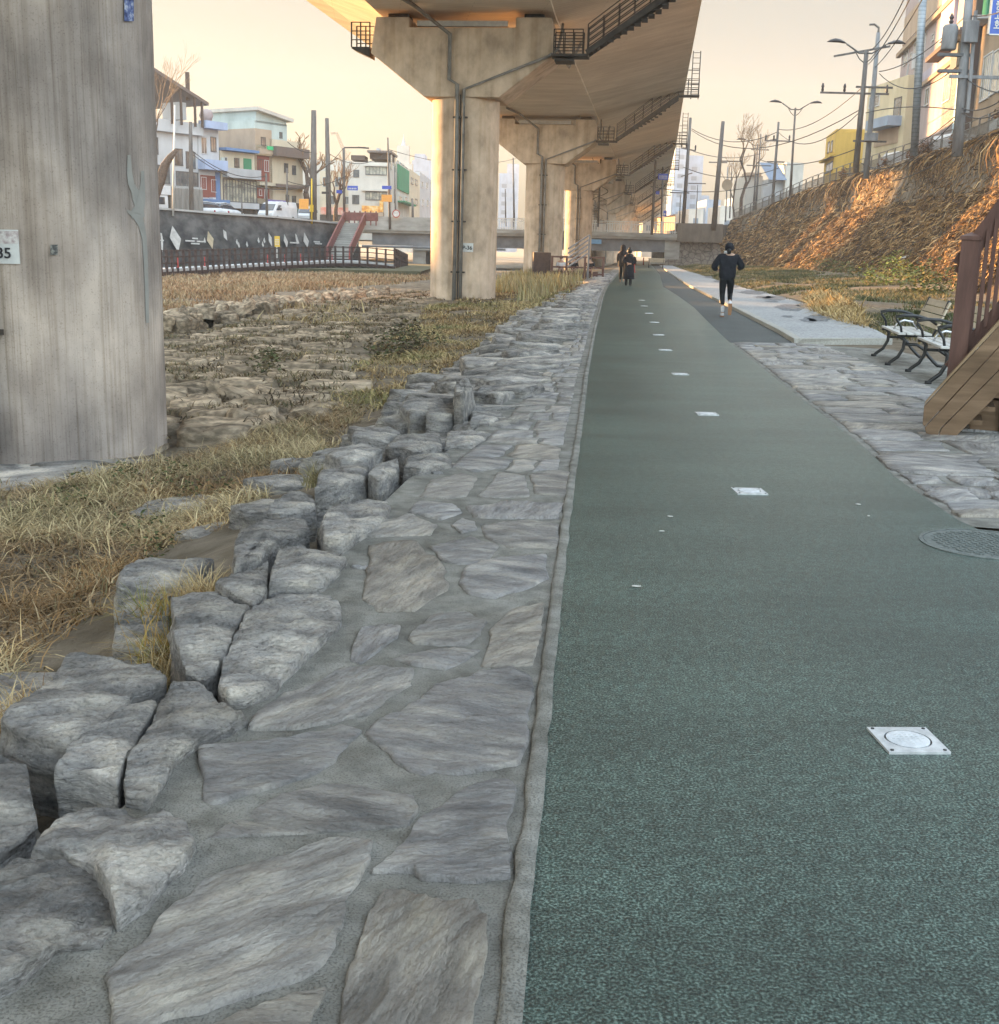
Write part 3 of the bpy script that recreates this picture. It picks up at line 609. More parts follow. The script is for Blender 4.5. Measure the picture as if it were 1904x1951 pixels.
o = stuff.build('river_rubble', MT['rock_brown'], smooth=True); tag(o, kind='stuff', label='distant rows of flat rubble covering the dry river bed', cat='rubble')
# tumbled ledge stones along the channel
for i in range(120):
    t = i/120; px = 305+t*430+random.uniform(-8, 8); py = 612-t*58+random.uniform(-9, 9)*(1-.5*t); c = P(px, py, -.75); s = random.uniform(.5, 1.0)
    place_rock(i, (c.x, c.y, c.z+random.uniform(.0, .22)), random.uniform(0, 6), (s, s, random.uniform(.8, 1.4)), rb, 'ledge_rock', 'tumbled pale rock on the ledge beside the river channel', 'rock', 'rocks of the ledge along the channel', (random.uniform(-.5, .5), random.uniform(-.4, .4)))
for i in range(26):
    px = random.uniform(430, 600); py = random.uniform(735, 840); c = P(px, py, -.8); s = random.uniform(.5, .9)
    place_rock(i, (c.x, c.y, c.z+.12), random.uniform(0, 6), (s, s, 1.2), rb, 'ledge_rock', 'loose block in the hollow right of the nearest pier', 'rock', 'loose blocks in the hollow', (random.uniform(-.5, .5), random.uniform(-.4, .4)))
# ================================================================ VIADUCT
ctr = [(-60, -12.4), (-25, -8.8), (12.9, -4.99), (46, -1.62), (79, 2.4), (112, 6.6), (145, 10.6), (178, 14.6), (211, 18.6), (244, 22.5), (277, 26.4), (310, 30.3), (343, 34.2), (376, 38.1), (442, 46)]
def cxy(y):
    for (a, x0), (b, x1) in zip(ctr, ctr[1:]):
        if a <= y <= b: return x0+(x1-x0)*(y-a)/(b-a)
    return ctr[-1][1]
root = empty('elevated_road', (cxy(46), 46, 0), 0, 'long beige concrete elevated road crossing the top of the view on round piers', 'elevated road')
def sweep(name, prof, m, closed=True):       # prof: list of (lateral, z)
    mb = MB(); n = len(prof)
    for y, x in ctr:
        for a, z in prof: mb.v.append((x+a-cxy(46), y-46, z))
    for j in range(len(ctr)-1):
        for k in range(n if closed else n-1):
            a = j*n+k; b = j*n+(k+1) % n; mb.f.append((a, b, b+n, a+n)); mb.m.append(0)
    return mb.build(name, m, root)
sweep('box_girder', [(-3.22, 9.7), (3.22, 9.7), (3.22, 10.15), (2.9, 11.7), (-2.9, 11.7), (-3.22, 10.15)], MT['soffit'])
sweep('right_wing', [(3.225, 9.8), (7.3, 10.86), (8.6, 11.2), (8.6, 11.55), (3.2, 11.7), (3.225, 10.1)], MT['soffit'])
sweep('left_wing', [(-3.225, 9.8), (-3.225, 10.1), (-3.2, 11.7), (-7.25, 11.5), (-7.25, 11.0), (-6.2, 10.75)], MT['soffit'])
sweep('parapet', [(8.4, 11.552), (8.65, 11.552), (8.65, 12.5), (8.45, 12.5)], MT['concrete'])
sweep('parapet', [(-7.3, 11.502), (-7.05, 11.502), (-7.1, 12.4), (-7.3, 12.4)], MT['concrete'])
ZM = [(-50, -50), (0, 0), (7.4, 6.75), (9.15, 8.22), (10.6, 9.45), (10.86, 9.7), (11.7, 10.9), (12.1, 11.2), (12.6, 11.75), (16, 15.2)]
XM = [(-50, -49), (-7, -7.25), (-3.4, -3.2), (-1.6, -1.6), (0, 0), (1.6, 1.6), (3.4, 3.2), (9.8, 8.6), (10.6, 9.4), (50, 49)]
def pmap(T, v):
    for (a, x), (b, y) in zip(T, T[1:]):
        if a <= v <= b: return x+(y-x)*(v-a)/(b-a)
    return v
def remap(root):
    for o in list(bpy.data.objects):
        if o.parent == root and o.type == 'MESH' and o.name.split('.')[0] in ('column', 'pier_cap', 'bearing', 'drain_tray', 'drain_pipe', 'pipe_bracket', 'railing', 'platform', 'stair_flight', 'ladder', 'platform_bracket'):
            for v in o.data.vertices: v.co.z = pmap(ZM, v.co.z); v.co.x = pmap(XM, v.co.x)
MT['pipe'] = mat('grey_drain_pipe', [(.16, .15, .14), (.27, .255, .235)], scale=3, rough=.55, bump=.1, metal=.2)
MT['dark_steel'] = mat('dark_brown_steel', [(.035, .028, .024), (.075, .062, .052)], scale=4, rough=.6, bump=.1)
MT['plate'] = mat('number_plate_white', [(.5, .5, .5), (.62, .62, .6)], scale=6, rough=.5, bump=.05)
MT['ink'] = plain('black_ink', (.02, .02, .025), .6)
def text_mesh(txt, size, name, m, parent, loc, rot, ext=.002, align='CENTER'):
    cu = bpy.data.curves.new(name, 'FONT'); cu.body = txt; cu.size = size; cu.extrude = ext; cu.align_x = align; cu.align_y = 'CENTER'; cu.offset = size*.012
    ob = bpy.data.objects.new(name, cu); COL.objects.link(ob)
    me = bpy.data.meshes.new_from_object(ob); bpy.data.objects.remove(ob); me.materials.clear(); me.materials.append(m)
    o = bpy.data.objects.new(name, me); COL.objects.link(o); o.parent = parent; o.location = loc; o.rotation_euler = rot
    return o
def rough_column(mb, r, z0, z1, near):
    n = 96 if near else 40; nz = 60 if near else 8; o = len(mb.v)
    for j in range(nz+1):
        z = z0+(z1-z0)*j/nz
        for k in range(n):
            a = 2*math.pi*k/n; q = r+(.004*noise.noise(Vector((a*3, z*.7, 3)))+.002*noise.noise(Vector((a*14, z*3, 1))) if near else 0)
            mb.v.append((q*math.cos(a), q*math.sin(a), z))
    for j in range(nz):
        for k in range(n):
            a = o+j*n+k; b = o+j*n+(k+1) % n; mb.f.append((a, b, b+n, a+n)); mb.m.append(0)
def pier(i, x, y, num):
    zb = -1.4
    labs = {35: 'huge near grey concrete pier filling the left edge with its number plate', 36: 'tall round pier with drain pipes standing in dry grass, second from the camera', 37: 'third pier, partly behind the second, at the near side of the road bridge'}
    t = empty('viaduct_pier', (x, y, 0), -math.atan(.117), labs.get(num, 'pale round pier of the elevated road beyond the low bridge, number %s from the bridge' % ('first', 'second', 'third', 'fourth', 'fifth', 'sixth', 'seventh', 'eighth')[min(7, max(0, num-38))]), 'pier', 'piers under the elevated road')
    m = MT['concrete_near'] if num == 35 else MT['concrete']
    mb = MB(); rough_column(mb, 1.25, zb, 7.42, num == 35); mb.build('column', m, t, smooth=True)
    prof = [(-1.36, 7.4), (1.36, 7.4), (3.55, 9.15), (3.38, 10.6), (1.95, 10.6), (1.95, 10.2), (-1.95, 10.2), (-1.95, 10.6), (-3.33, 10.6), (-3.5, 9.15)]
    mb = MB(); mb.slab([(a, -1.3, z) for a, z in prof], (0, 2.6, 0)); mb.build('pier_cap', m, t, bevel=.04)
    for a in (-2.6, 2.6): MB().box(a-.4, a+.4, -.5, .5, 10.602, 10.858).build('bearing', MT['dark_steel'], t)
    mb = MB(); mb.box(-1.7, 1.6, -1.0, -.8, 10.3, 10.52); mb.build('drain_tray', MT['plate'], t)
    if num > 41: return t
    r = .075
    mb = MB()
    mb.tube([(-.12, -1.42, -.9), (-.12, -1.42, 7.9), (-.42, -1.4, 8.1), (-.42, -1.4, 9.9), (-1.5, -2.6, 10.75), (-2.0, -5.5, 10.78)], r, 8)
    mb.tube([(.12, -1.41, -.9), (.12, -1.41, 7.7), (3.3, -1.41, 9.05), (3.66, -1.0, 9.4), (3.72, -.2, 10.2), (3.6, 1.5, 10.85)], r*.85, 8)
    mb.tube([(3.66, -1.0, 9.4), (3.9, 2, 9.2), (4.1, 6, 10.9)], .06, 6)
    mb.build('drain_pipe', MT['pipe'], t, smooth=True)
    mb = MB()
    for z in (.6, 2.6, 4.6, 6.6): mb.box(-.26, .26, -1.43, -1.28, z, z+.06)
    mb.box(-.015, .015, -1.36, -1.28, -.8, 7.5)
    mb.build('pipe_bracket', MT['dark_steel'], t)
    mb = MB()
    return t
for i, (y, x) in enumerate(ctr[2:14]):
    t = pier(i, x, y, 35+i)
    if i == 0: P35 = t
    if i == 1: P36 = t
    if i == 2: P37 = t
def on_col(px, py, t, r=1.25):              # where the sight line meets a pier's round face
    o = Vector((0, 0, CAMZ)); d = ray(px, py); cx_, cy_ = t.location.x, t.location.y
    a = d.x*d.x+d.y*d.y; b = 2*(d.x*(o.x-cx_)+d.y*(o.y-cy_)); c = (o.x-cx_)**2+(o.y-cy_)**2-r*r
    q = b*b-4*a*c; s = (-b-math.sqrt(max(0, q)))/(2*a); p = o+d*s
    return Vector((p.x-cx_, p.y-cy_, p.z))
def plate(t, px0, px1, py0, py1, num, width=.42):
    c = on_col((px0+px1)/2, (py0+py1)/2, t); a = math.atan2(c.y, c.x); z = c.z
    h = on_col((px0+px1)/2, py0, t).z-on_col((px0+px1)/2, py1, t).z
    hw = width/2; R_c = 1.275
    grp = empty('number_plate', (0, 0, 0)); grp.parent = t; grp.rotation_euler = (0, 0, math.atan(.117))
    mb = MB(); n = 8
    vs = []
    for k in range(n+1):
        b = a+(k/n-.5)*width/R_c
        for rr, zz in ((R_c, z-h/2), (R_c, z+h/2), (R_c-.012, z+h/2), (R_c-.012, z-h/2)): vs.append((rr*math.cos(b), rr*math.sin(b), zz))
    fs = [(k*4+q, k*4+4+q, k*4+4+(q+1) % 4, k*4+(q+1) % 4) for k in range(n) for q in range(4)]+[(0, 1, 2, 3), (n*4+3, n*4+2, n*4+1, n*4)]
    mb.add(vs, fs); mb.build('plate', MT['plate'], grp)
    R_t = R_c+.006 if width < .5 else R_c
    text_mesh('P-%d' % num, h*(.62 if num > 35 else .44), 'number', MT['ink'], grp, ((R_t)*math.cos(a), (R_t)*math.sin(a), z-h*(.04 if num > 35 else .2)), (math.pi/2, 0, a+math.pi/2), .006)
    return grp, a, z, h
# ---- near pier details
g35 = plate(P35, -45, 38, 437, 502, 35, .40)
mbp = MB()
def skin_patch(mb, pts, t, r, mi=0):         # pts: px polygon as centre line with half widths -> thin strip lying on the column
    prev = None
    for (px, py, w) in pts:
        a = on_col(px-w, py, t, r); b = on_col(px+w, py, t, r); o = len(mb.v); mb.v += [tuple(a), tuple(b)]
        if prev is not None: mb.f.append((prev, prev+1, o+1, o)); mb.m.append(mi)
        prev = o
def skin_rect(name, m, t, x0, x1, y0, y1, r):
    g = MB(); k = 4
    for i in range(k+1):
        for y in (y0, y1): g.v.append(tuple(on_col(x0+(x1-x0)*i/k, y, t, r)))
    for i in range(k): g.f.append((i*2, i*2+2, i*2+3, i*2+1)); g.m.append(0)
    o = g.build(name, m, t); o.rotation_euler = (0, 0, math.atan(.117)); return o
MT['patch'] = mat('cement_repair', [(.27, .258, .24), (.32, .308, .288)], scale=4, rough=.9, bump=.2)
pm_ = MB()
skin_patch(pm_, [(246,295,3),(247,330,5),(250,350,6),(258,365,8),(262,380,9),(266,392,9),(262,402,12),(263,410,13),(262,416,10)], P35, 1.2575)
skin_patch(pm_, [(272,325,3),(272,350,4),(270,372,7),(267,392,9)], P35, 1.2575)
skin_patch(pm_, [(243,400,1),(252,405,9),(264,412,13)], P35, 1.2575)
skin_patch(pm_, [(262,412,10),(270,430,6),(275,452,4.5),(278,500,4),(280,560,3.5),(281,615,3)], P35, 1.2575)
o = pm_.build('cement_repair', MT['patch'], P35); o.rotation_euler = (0, 0, math.atan(.117))
MT['poster'] = mat('blue_graffiti', [(.03, .04, .12), (.12, .16, .34), (.6, .62, .7)], scale=14, rough=.6, bump=0, pos=(.4, .68))
skin_rect('poster', MT['poster'], P35, 237, 255, -12, 40, 1.275)
MT['torn'] = mat('torn_paper', [(.25, .2, .2), (.45, .38, .38), (.6, .58, .56)], scale=18, rough=.8, bump=.2)
skin_rect('torn_sticker', MT['torn'], P35, -44, 35, 440, 464, 1.281)
MT['graf'] = mat('dark_scribble', [(.07, .07, .07), (.25, .24, .22)], scale=30, rough=.9, bump=0, pos=(.45, .6))
skin_rect('scribble', MT['graf'], P35, 96, 110, 466, 486, 1.274)
plate(P36, 880, 901, 463, 480, 36, .45); plate(P37, 1019, 1030, 479, 486, 37, .36)
# ---- inspection catwalks
def catwalk(x, y, lab, full=True):
    t = empty('inspection_catwalk', (x, y, 0), -math.atan(.117), lab, 'catwalk', 'steel catwalks from the piers up to the road edge')
    def rails(name, a, b, h=1.0, posts=6, yy=0):
        mb = MB(); a = Vector(a); b = Vector(b)
        for k in range(posts+1): p = a.lerp(b, k/posts); mb.bar(p, p+Vector((0, 0, h)), .045, .045)
        for q in (.25, .5, .75, 1.0): mb.bar(a+Vector((0, 0, h*q)), b+Vector((0, 0, h*q)), .035, .035)
        return mb.build(name, MT['dark_steel'], t)
    for yy in (-1.75, -1.05):
        rails('railing', (4.95, yy, 9.3), (9.3, yy, 11.75), .95, 7)
        rails('railing', (3.55, yy, 9.1), (4.75, yy, 9.1), .95, 3)
        rails('railing', (9.3, yy, 11.75), (10.6, yy, 11.75), .95, 2)
    mb = MB(); mb.box(3.45, 5.0, -1.8, -1.0, 9.0, 9.1); mb.box(3.6, 4.4, -1.8, -1.0, 8.8, 8.9); mb.build('platform', MT['dark_steel'], t)
    mb = MB()
    for yy in (-1.78, -1.02): mb.bar((4.9, yy, 9.15), (9.3, yy, 11.62), .05, .2)
    for k in range(16): p = Vector((4.9, 0, 9.15)).lerp(Vector((9.3, 0, 11.62)), (k+.5)/16); mb.box(p.x-.13, p.x+.13, -1.76, -1.04, p.z-.01, p.z+.03)
    mb.build('stair_flight', MT['dark_steel'], t)
    mb = MB(); mb.box(9.3, 10.65, -1.8, -1.0, 11.66, 11.74); mb.build('platform', MT['dark_steel'], t)
    mb = MB()
    for a_ in (10.15, 10.6): mb.bar((a_, -1.0, 11.6), (a_, -1.0, 14.4), .06, .06)
    for k in range(9): mb.bar((10.15, -1.0, 11.9+.3*k), (10.6, -1.0, 11.9+.3*k), .03, .03)
    mb.bar((9.9, -1.0, 13.3), (10.6, -1.0, 13.3), .05, .05)
    mb.build('ladder', MT['dark_steel'], t)
    return t
for i, (y, x) in enumerate(ctr[3:12]):
    catwalk(x, y, 'dark steel catwalk climbing under the right wing at the %s pier' % ('pier P-36', 'pier P-37', 'first pier beyond the bridge', 'second pier beyond the bridge', 'third pier beyond the bridge', 'fourth pier beyond the bridge', 'fifth pier beyond the bridge', 'sixth pier beyond the bridge', 'seventh pier beyond the bridge')[i].replace('pier P', 'P') if i > 1 else ('dark steel catwalk climbing under the right wing at pier P-%d' % (36+i)))
t = empty('inspection_platform', (ctr[3][1], 46, 0), -math.atan(.117), 'small railed steel platform hanging on the left end of the second pier cap', 'platform')
mb = MB(); mb.slab([(-3.55, -1.2, 9.0), (-4.15, -1.2, 9.35), (-4.15, -1.2, 9.42), (-3.55, -1.2, 9.42)], (0, .8, 0)); mb.build('platform_bracket', MT['dark_steel'], t)
mb = MB()
for a_ in (-4.15, -3.85, -3.55):
    for yy in (-1.2, -.4): mb.bar((a_, yy, 9.4), (a_, yy, 10.4), .04, .04)
for zz in (9.7, 10.05, 10.4):
    for yy in (-1.2, -.4): mb.bar((-4.15, yy, zz), (-3.55, yy, zz), .035, .035)
mb.build('railing', MT['dark_steel'], t)
bpy.context.view_layer.update()
for o in list(bpy.data.objects):
    if o.type == 'EMPTY' and o.name.split('.')[0] in ('viaduct_pier', 'inspection_catwalk', 'inspection_platform'): remap(o)
# spiral stair under third far pier
t = empty('spiral_stair', (8.4, 112.0, 0), 0, 'steel spiral stair winding up beside the first pier beyond the bridge', 'stair')
mb = MB()
for k in range(40):
    a = k*.42; z = 3.9+k*.13; mb.bar((0, 0, z), (.75*math.cos(a), .75*math.sin(a), z), .3, .04)
mb.build('tread', MT['dark_steel'], t)
mb = MB(); mb.tube([(.78*math.cos(k*.42), .78*math.sin(k*.42), 4.85+k*.13) for k in range(40)], .03, 5); mb.build('handrail', MT['dark_steel'], t)
mb = MB(); mb.tube([(0, 0, 3.6), (0, 0, 9.6)], .08, 8); mb.build('pole', MT['dark_steel'], t)
# ================================================================ LOW ROAD BRIDGE
BY = 130.0
MT['bridge_conc'] = mat('bridge_concrete', [(.24, .23, .21), (.36, .35, .325)], scale=1.2, stretch=(.5, 1, 2), rough=.9, bump=.2, var=.15)
MT['bridge_steel'] = mat('grey_blue_girder', [(.12, .13, .145), (.19, .2, .215)], scale=.8, rough=.7, bump=.05, var=.12)
MT['white_metal'] = plain('white_painted_metal', (.55, .53, .5), .5)
br = empty('road_bridge', (D(980, 480, BY).x, BY, 0), 0, 'low grey road bridge crossing the river behind the second pier', 'bridge')
ox = br.location.x
def bb(name, x0, x1, y0, y1, z0, z1, m, par=None, **k):
    mb = MB(); mb.box(x0-ox, x1-ox, y0-BY, y1-BY, z0, z1); return mb.build(name, m, par or br, **k)
xl = D(655, 450, BY).x; xr = D(1290, 450, BY).x
bb('girder', xl+3, xr-.6, BY+.5, BY+1.0, 1.45, 2.75, MT['bridge_steel'])
bb('girder', xl+3, xr-.6, BY+6, BY+6.5, 1.45, 2.75, MT['bridge_steel'])
bb('deck_slab', xl, xr, BY, BY+12, 2.751, 3.25, MT['bridge_conc'])
bb('kerb', xl, xr, BY-.15, BY+.3, 3.0, 3.42, MT['bridge_conc'])
xm = D(822, 450, BY).x
bb('solid_parapet', xl+1.5, xm, BY-.05, BY+.25, 3.421, 4.42, MT['bridge_conc'])
for yy in (BY, BY+11.6):
    rt = MB(); x = xm+.1
    while x < xr: rt.box(x-ox-.03, x-ox+.03, yy-BY, yy-BY+.06, 3.42, 4.5); x += .26
    rt.box(xm-ox, xr-ox, yy-BY-.01, yy-BY+.08, 4.5, 4.6); rt.box(xm-ox, xr-ox, yy-BY-.01, yy-BY+.07, 3.55, 3.62)
    rt.build('railing', MT['white_metal'], br)
x = xm+2.2; pm2 = MB()
while x < xr: MB().box(x-ox-.09, x-ox+.09, -.05, .12, 3.42, 4.66).build('railing_post', MT['white_metal'], br); x += 3.2
for px in (800, 1050):
    c = D(px, 480, BY+1); bb('bridge_pier', c.x-.7, c.x+.7, BY+.4, BY+9, -1.4, 1.449, MT['bridge_conc'])
bb('pier_cap', D(788, 480, BY).x, D(822, 480, BY).x, BY+.2, BY+10, 1.0, 1.448, MT['bridge_conc'])
c = D(1268, 470, BY); bb('abutment', c.x, c.x+1.6, BY+.4, BY+12, -.2, 2.749, MT['bridge_conc'])
o = bb('sign', D(1125, 466, BY).x, D(1146, 466, BY).x, BY-.1, BY-.04, 2.15, 2.62, plain('blue_sign_face', (.12, .3, .5), .5))
# pipes and cable run under the left half
c0 = D(660, 474, BY); mb = MB(); mb.tube([(xl+2-ox, -.5, 1.3), (xm+8-ox, -.5, 1.3)], .12, 8)
mb.build('water_pipe', MT['bridge_steel'], br)
# abutment parapet and stone revetment at the right end
MT['rubble_wall'] = mat('rubble_masonry', [(.14, .12, .10), (.24, .21, .18)], scale=2, rough=.95, bump=.5, var=.15)
multiply_extra(MT['rubble_wall'], 'voronoi', scale=1.7, w=.09, dark=.35, bump=.8, bdist=.08)
t = empty('bridge_wing_wall', (xr, BY, 0), 0, 'brown concrete wing wall above a rubble stone face at the right end of the bridge', 'wall')
a = D(1372, 440, BY+2)
mb = MB(); mb.box(0, a.x-xr, 0, 1.2, 2.6, 4.55); mb.build('parapet', mat('brown_concrete', [(.10, .085, .07), (.17, .145, .12)], scale=1.5, stretch=(1, 1, .4), rough=.95, bump=.2), t)
mb = MB(); mb.slab([(-1.3, .2, .1), (a.x-xr+.4, .2, .1), (a.x-xr-.2, 1.0, 2.6), (.1, 1.0, 2.6)], (0, 3, 0)); mb.build('stone_face', MT['rubble_wall'], t)
# ================================================================ LEFT RIVER WALL, BOARDWALK
MT['dark_wall'] = mat('ivy_stained_wall', [(.045, .04, .04), (.085, .078, .075), (.13, .12, .115)], scale=.8, stretch=(1, 1, 1.5), rough=.95, bump=.5, bscale=3, bdist=.1, var=.25, vscale=.2)
MT['cap'] = plain('pale_coping', (.4, .39, .38), .8)
def Wl(px, d): return D(px, 460, d)
lw = [(150, 84, 4.0), (300, 92, 3.83), (420, 98, 3.70), (520, 104, 3.66), (640, 112.5, 3.43), (680, 114, 3.40)]
lwp = [Vector((Wl(px, d).x, d, z)) for px, d, z in lw]
o0 = lwp[1].copy(); o0.z = 0
t = empty('river_wall', o0, 0, 'dark ivy-stained river wall with a pale coping on the far left bank', 'wall')
mb = MB(); mc = MB()
for p, q in zip(lwp, lwp[1:]):
    p = p-o0; q = q-o0
    mb.slab([(p.x+.5, p.y-.5, -1), (q.x+.5, q.y-.5, -1), (q.x, q.y, q.z-.15), (p.x, p.y, p.z-.15)], (-.5, .5, 0))
    mc.slab([(p.x+.12, p.y-.12, p.z-.149), (q.x+.12, q.y-.12, q.z-.149), (q.x+.12, q.y-.12, q.z), (p.x+.12, p.y-.12, p.z)], (-.5, .5, 0))
mb.build('wall_face', MT['dark_wall'], t); mc.build('coping', MT['cap'], t)
WALL_T = t
mb = MB(); st = [(p.x-.2, p.y+.2) for p in lwp]+[(p.x-26, p.y+32) for p in lwp[::-1]]
mb.add([(x, y, 3.15) for x, y in st], [tuple(range(len(st)))]); mb.prism(st, 1, 3.1)
o = mb.build('street', MT['street']); o['kind'] = 'structure'
def wall_y(px):                               # point on the wall face for a sheet column
    r = ray(px, 460)
    for p, q in zip(lwp, lwp[1:]):
        d = q-p; den = r.x*d.y-r.y*d.x
        s = (p.x*r.y-p.y*r.x)/(den) if abs(den) > 1e-9 else -1
        s = (r.x*p.y-r.y*p.x)/(-den)
        if -.001 <= s <= 1.001: return p+d*s
    return lwp[-1]
MT['white_paint'] = mat('weathered_white_panel', [(.45, .44, .43), (.66, .65, .63)], scale=3, rough=.7, bump=.05)
MT['cream_paint'] = mat('weathered_cream_panel', [(.42, .35, .24), (.6, .5, .36)], scale=3, rough=.7, bump=.05)
def c4(l): return [(287.5+.2931*x, 389+.2931*y) for x, y in l]
def wall_panel(poly, m, name, lab, cat='wall panel', grp='kite shaped panels on the far river wall'):
    cx_ = sum(p[0] for p in poly)/len(poly); w = wall_y(cx_); pts = [D(x, y, w.y-1.0+(wall_y(x).y-w.y)) for x, y in poly]
    c = sum(pts, Vector())/len(pts); mb = MB(); mb.slab([p-c for p in pts], (-.04, .12, 0)); o = mb.build(name, m, loc=c); tag(o, lab, cat, grp)
wall_panel(c4([(140,140),(197,225),(178,312),(123,215)]), MT['white_paint'], 'kite_panel', 'largest white kite panel with faint drawing on the far river wall')
wall_panel(c4([(372,175),(408,225),(402,290),(365,235)]), MT['cream_paint'], 'kite_panel', 'cream kite panel right of the largest white one')
wall_panel(c4([(470,165),(490,180),(497,235),(476,215)]), MT['white_paint'], 'kite_panel', 'curved white sliver panel high on the wall below the white sedans')
wall_panel(c4([(765,185),(785,215),(788,272),(768,240)]), MT['white_paint'], 'kite_panel', 'thin white panel just left of the yellow sign')
wall_panel(c4([(868,195),(892,245),(885,282),(865,235)]), MT['white_paint'], 'kite_panel', 'white kite panel just right of the yellow sign')
wall_panel(c4([(998,183),(1028,240),(1020,282),(993,240)]), MT['white_paint'], 'kite_panel', 'white kite panel nearest the red staircase')
wall_panel(c4([(62,185),(72,190),(80,235),(78,310),(68,310),(66,240)]), MT['white_paint'], 'cross_panel', 'tall white cross shaped panel at the left end of the wall')
wall_panel(c4([(938,190),(948,200),(965,255),(950,258)]), MT['white_paint'], 'cross_panel', 'white bird shaped panel between two kite panels')
for k, (x, y, w) in enumerate([(225,232,60),(270,216,36),(262,250,55),(300,236,45),(40,228,45),(905,244,60),(1060,238,40),(1068,250,45)]):
    wall_panel(c4([(x, y), (x+w, y+3), (x+w, y+12), (x, y+9)]), MT['white_paint'], 'bar_panel', 'short white horizontal bar fixed to the far river wall', 'wall bar', 'white bars on the far river wall')
for k, (x, y) in enumerate([(350,225),(560,235),(572,255),(700,225),(728,250),(738,225),(625,250)]):
    wall_panel(c4([(x-6, y+10), (x, y-10), (x+8, y+18), (x+2, y+28)]), MT['white_paint'], 'fish_ornament', 'small white fish shaped panel on the far river wall', 'wall panel', 'small white fish on the far river wall')
# boardwalk in front of the wall
MT['boards'] = mat('pale_deck_boards', [(.34, .34, .35), (.5, .5, .5)], scale=2, rough=.8, bump=.05)
MT['brown_post'] = mat('dark_brown_post', [(.05, .03, .025), (.09, .058, .048)], scale=4, rough=.7, bump=.05)
bw = [(230, 518, 70), (300, 513, 75), (340, 511.5, 78), (440, 506, 85), (540, 501, 92), (640, 497, 99), (700, 498, 101), (752, 503, 102)]
bp = [D(px, py, d) for px, py, d in bw]
t = empty('boardwalk', (bp[1].x, bp[1].y, 0), 0, 'pale boardwalk on short posts along the far left bank', 'boardwalk'); L0 = t.location.copy()
mb = MB(); leg = []
for p, q in zip(bp, bp[1:]):
    a = p-L0; b = q-L0; mb.slab([(a.x, a.y, a.z), (b.x, b.y, b.z), (b.x-1.2, b.y+4.2, b.z), (a.x-1.2, a.y+4.2, a.z)], (0, 0, -.18))
mb.build('deck', MT['boards'], t)
tg = tag(MB().box(-200, 8, 1, 40, -1.5, -.45).build('bank', mat('mossy_bank', [(.07, .065, .035), (.11, .10, .06)], scale=1, rough=1, bump=.2), loc=(Wl(600, 92).x, 92, 0)), kind='structure')
ft = empty('boardwalk_fence', (bp[1].x, bp[1].y, 0), 0, 'dark brown post and rail fence along the far boardwalk', 'fence')
tot = sum((q-p).length for p, q in zip(bp, bp[1:])); npost = 46; acc = 0
pl_ = []
for k in range(npost):
    d = tot*k/(npost-1); i = 0
    while i < len(bp)-2 and d > (bp[i+1]-bp[i]).length: d -= (bp[i+1]-bp[i]).length; i += 1
    p = bp[i].lerp(bp[i+1], min(1, d/(bp[i+1]-bp[i]).length)); pl_.append(p)
postm = MB().box(-.08, .08, -.08, .08, -.35, 1.2)
me0 = None
for p in pl_:
    if me0 is None: o = postm.build('fence_post', MT['brown_post'], ft); me0 = o.data
    else: o = bpy.data.objects.new('fence_post', me0); COL.objects.link(o); o.parent = ft
    o.location = p-L0
mb = MB()
for p, q in zip(pl_, pl_[1:]):
    for h in (.35, .75, 1.12): mb.bar(p-L0+Vector((0, 0, h)), q-L0+Vector((0, 0, h)), .05, .07)
mb.build('rail', MT['brown_post'], ft)
mb = MB()
for p, q in zip(pl_, pl_[1:]): mb.bar(p-L0+Vector((0, 0, -.3)), q-L0+Vector((0, 0, -.3)), .12, .25)
mb.build('edge_beam', MT['brown_post'], ft)
for p in pl_: MB().box(p.x-L0.x-.09, p.x-L0.x+.09, p.y-L0.y+.2, p.y-L0.y+.4, -1.3, p.z-.18).build('support_leg', MT['bridge_conc'], t)
# fence under the bridge
q0 = D(752, 500, 102); q1 = D(776, 508, 118); t = empty('ramp_fence', (q0.x, q0.y, 0), 0, 'brown fence sloping down beneath the bridge end', 'fence')
mb = MB()
for k in range(9): p = q0.lerp(q1, k/8)-t.location; mb.box(p.x-.07, p.x+.07, p.y-.07, p.y+.07, p.z-.6, p.z+1.2)
for h in (.4, .8, 1.15): mb.bar(q0-t.location+Vector((0, 0, h)), q1-t.location+Vector((0, 0, h)), .06, .08)
mb.build('fence_panel', MT['brown_post'], t)
# red brown staircase down from the street
MT['red_brown'] = mat('red_brown_timber', [(.14, .05, .045), (.22, .085, .075)], scale=3, rough=.7, bump=.05)
a0 = D(655, 424, 113); a1 = D(622, 492, 104)
t = empty('river_staircase', (a1.x, a1.y, 0), 0, 'grey staircase with red brown railings from the street to the boardwalk', 'staircase')
T0 = t.location; wv = Vector((1.9, .2, 0))
mb = MB(); n = 18
for k in range(n):
    p = (a1.lerp(a0, k/n))-T0; mb.slab([p, p+wv, p+wv+Vector((0, 0, .16)), p+Vector((0, 0, .16))], (.2, .55, 0))
mb.build('step', MT['bridge_conc'], t)
for w in (Vector((0, 0, 0)), wv):
    mb = MB(); mb.slab([a1-T0+w+Vector((0, 0, -.1)), a0-T0+w+Vector((0, 0, -.1)), a0-T0+w+Vector((0, 0, 1.0)), a1-T0+w+Vector((0, 0, 1.0))], (.12, 0, 0)); mb.build('side_railing', MT['red_brown'], t)
mb = MB(); e0 = a0-T0+Vector((0, 0, .0))
for k in range(7): mb.box(e0.x+.5*k-.05, e0.x+.5*k+.07, e0.y, e0.y+.1, e0.z-.2, e0.z+1.1)
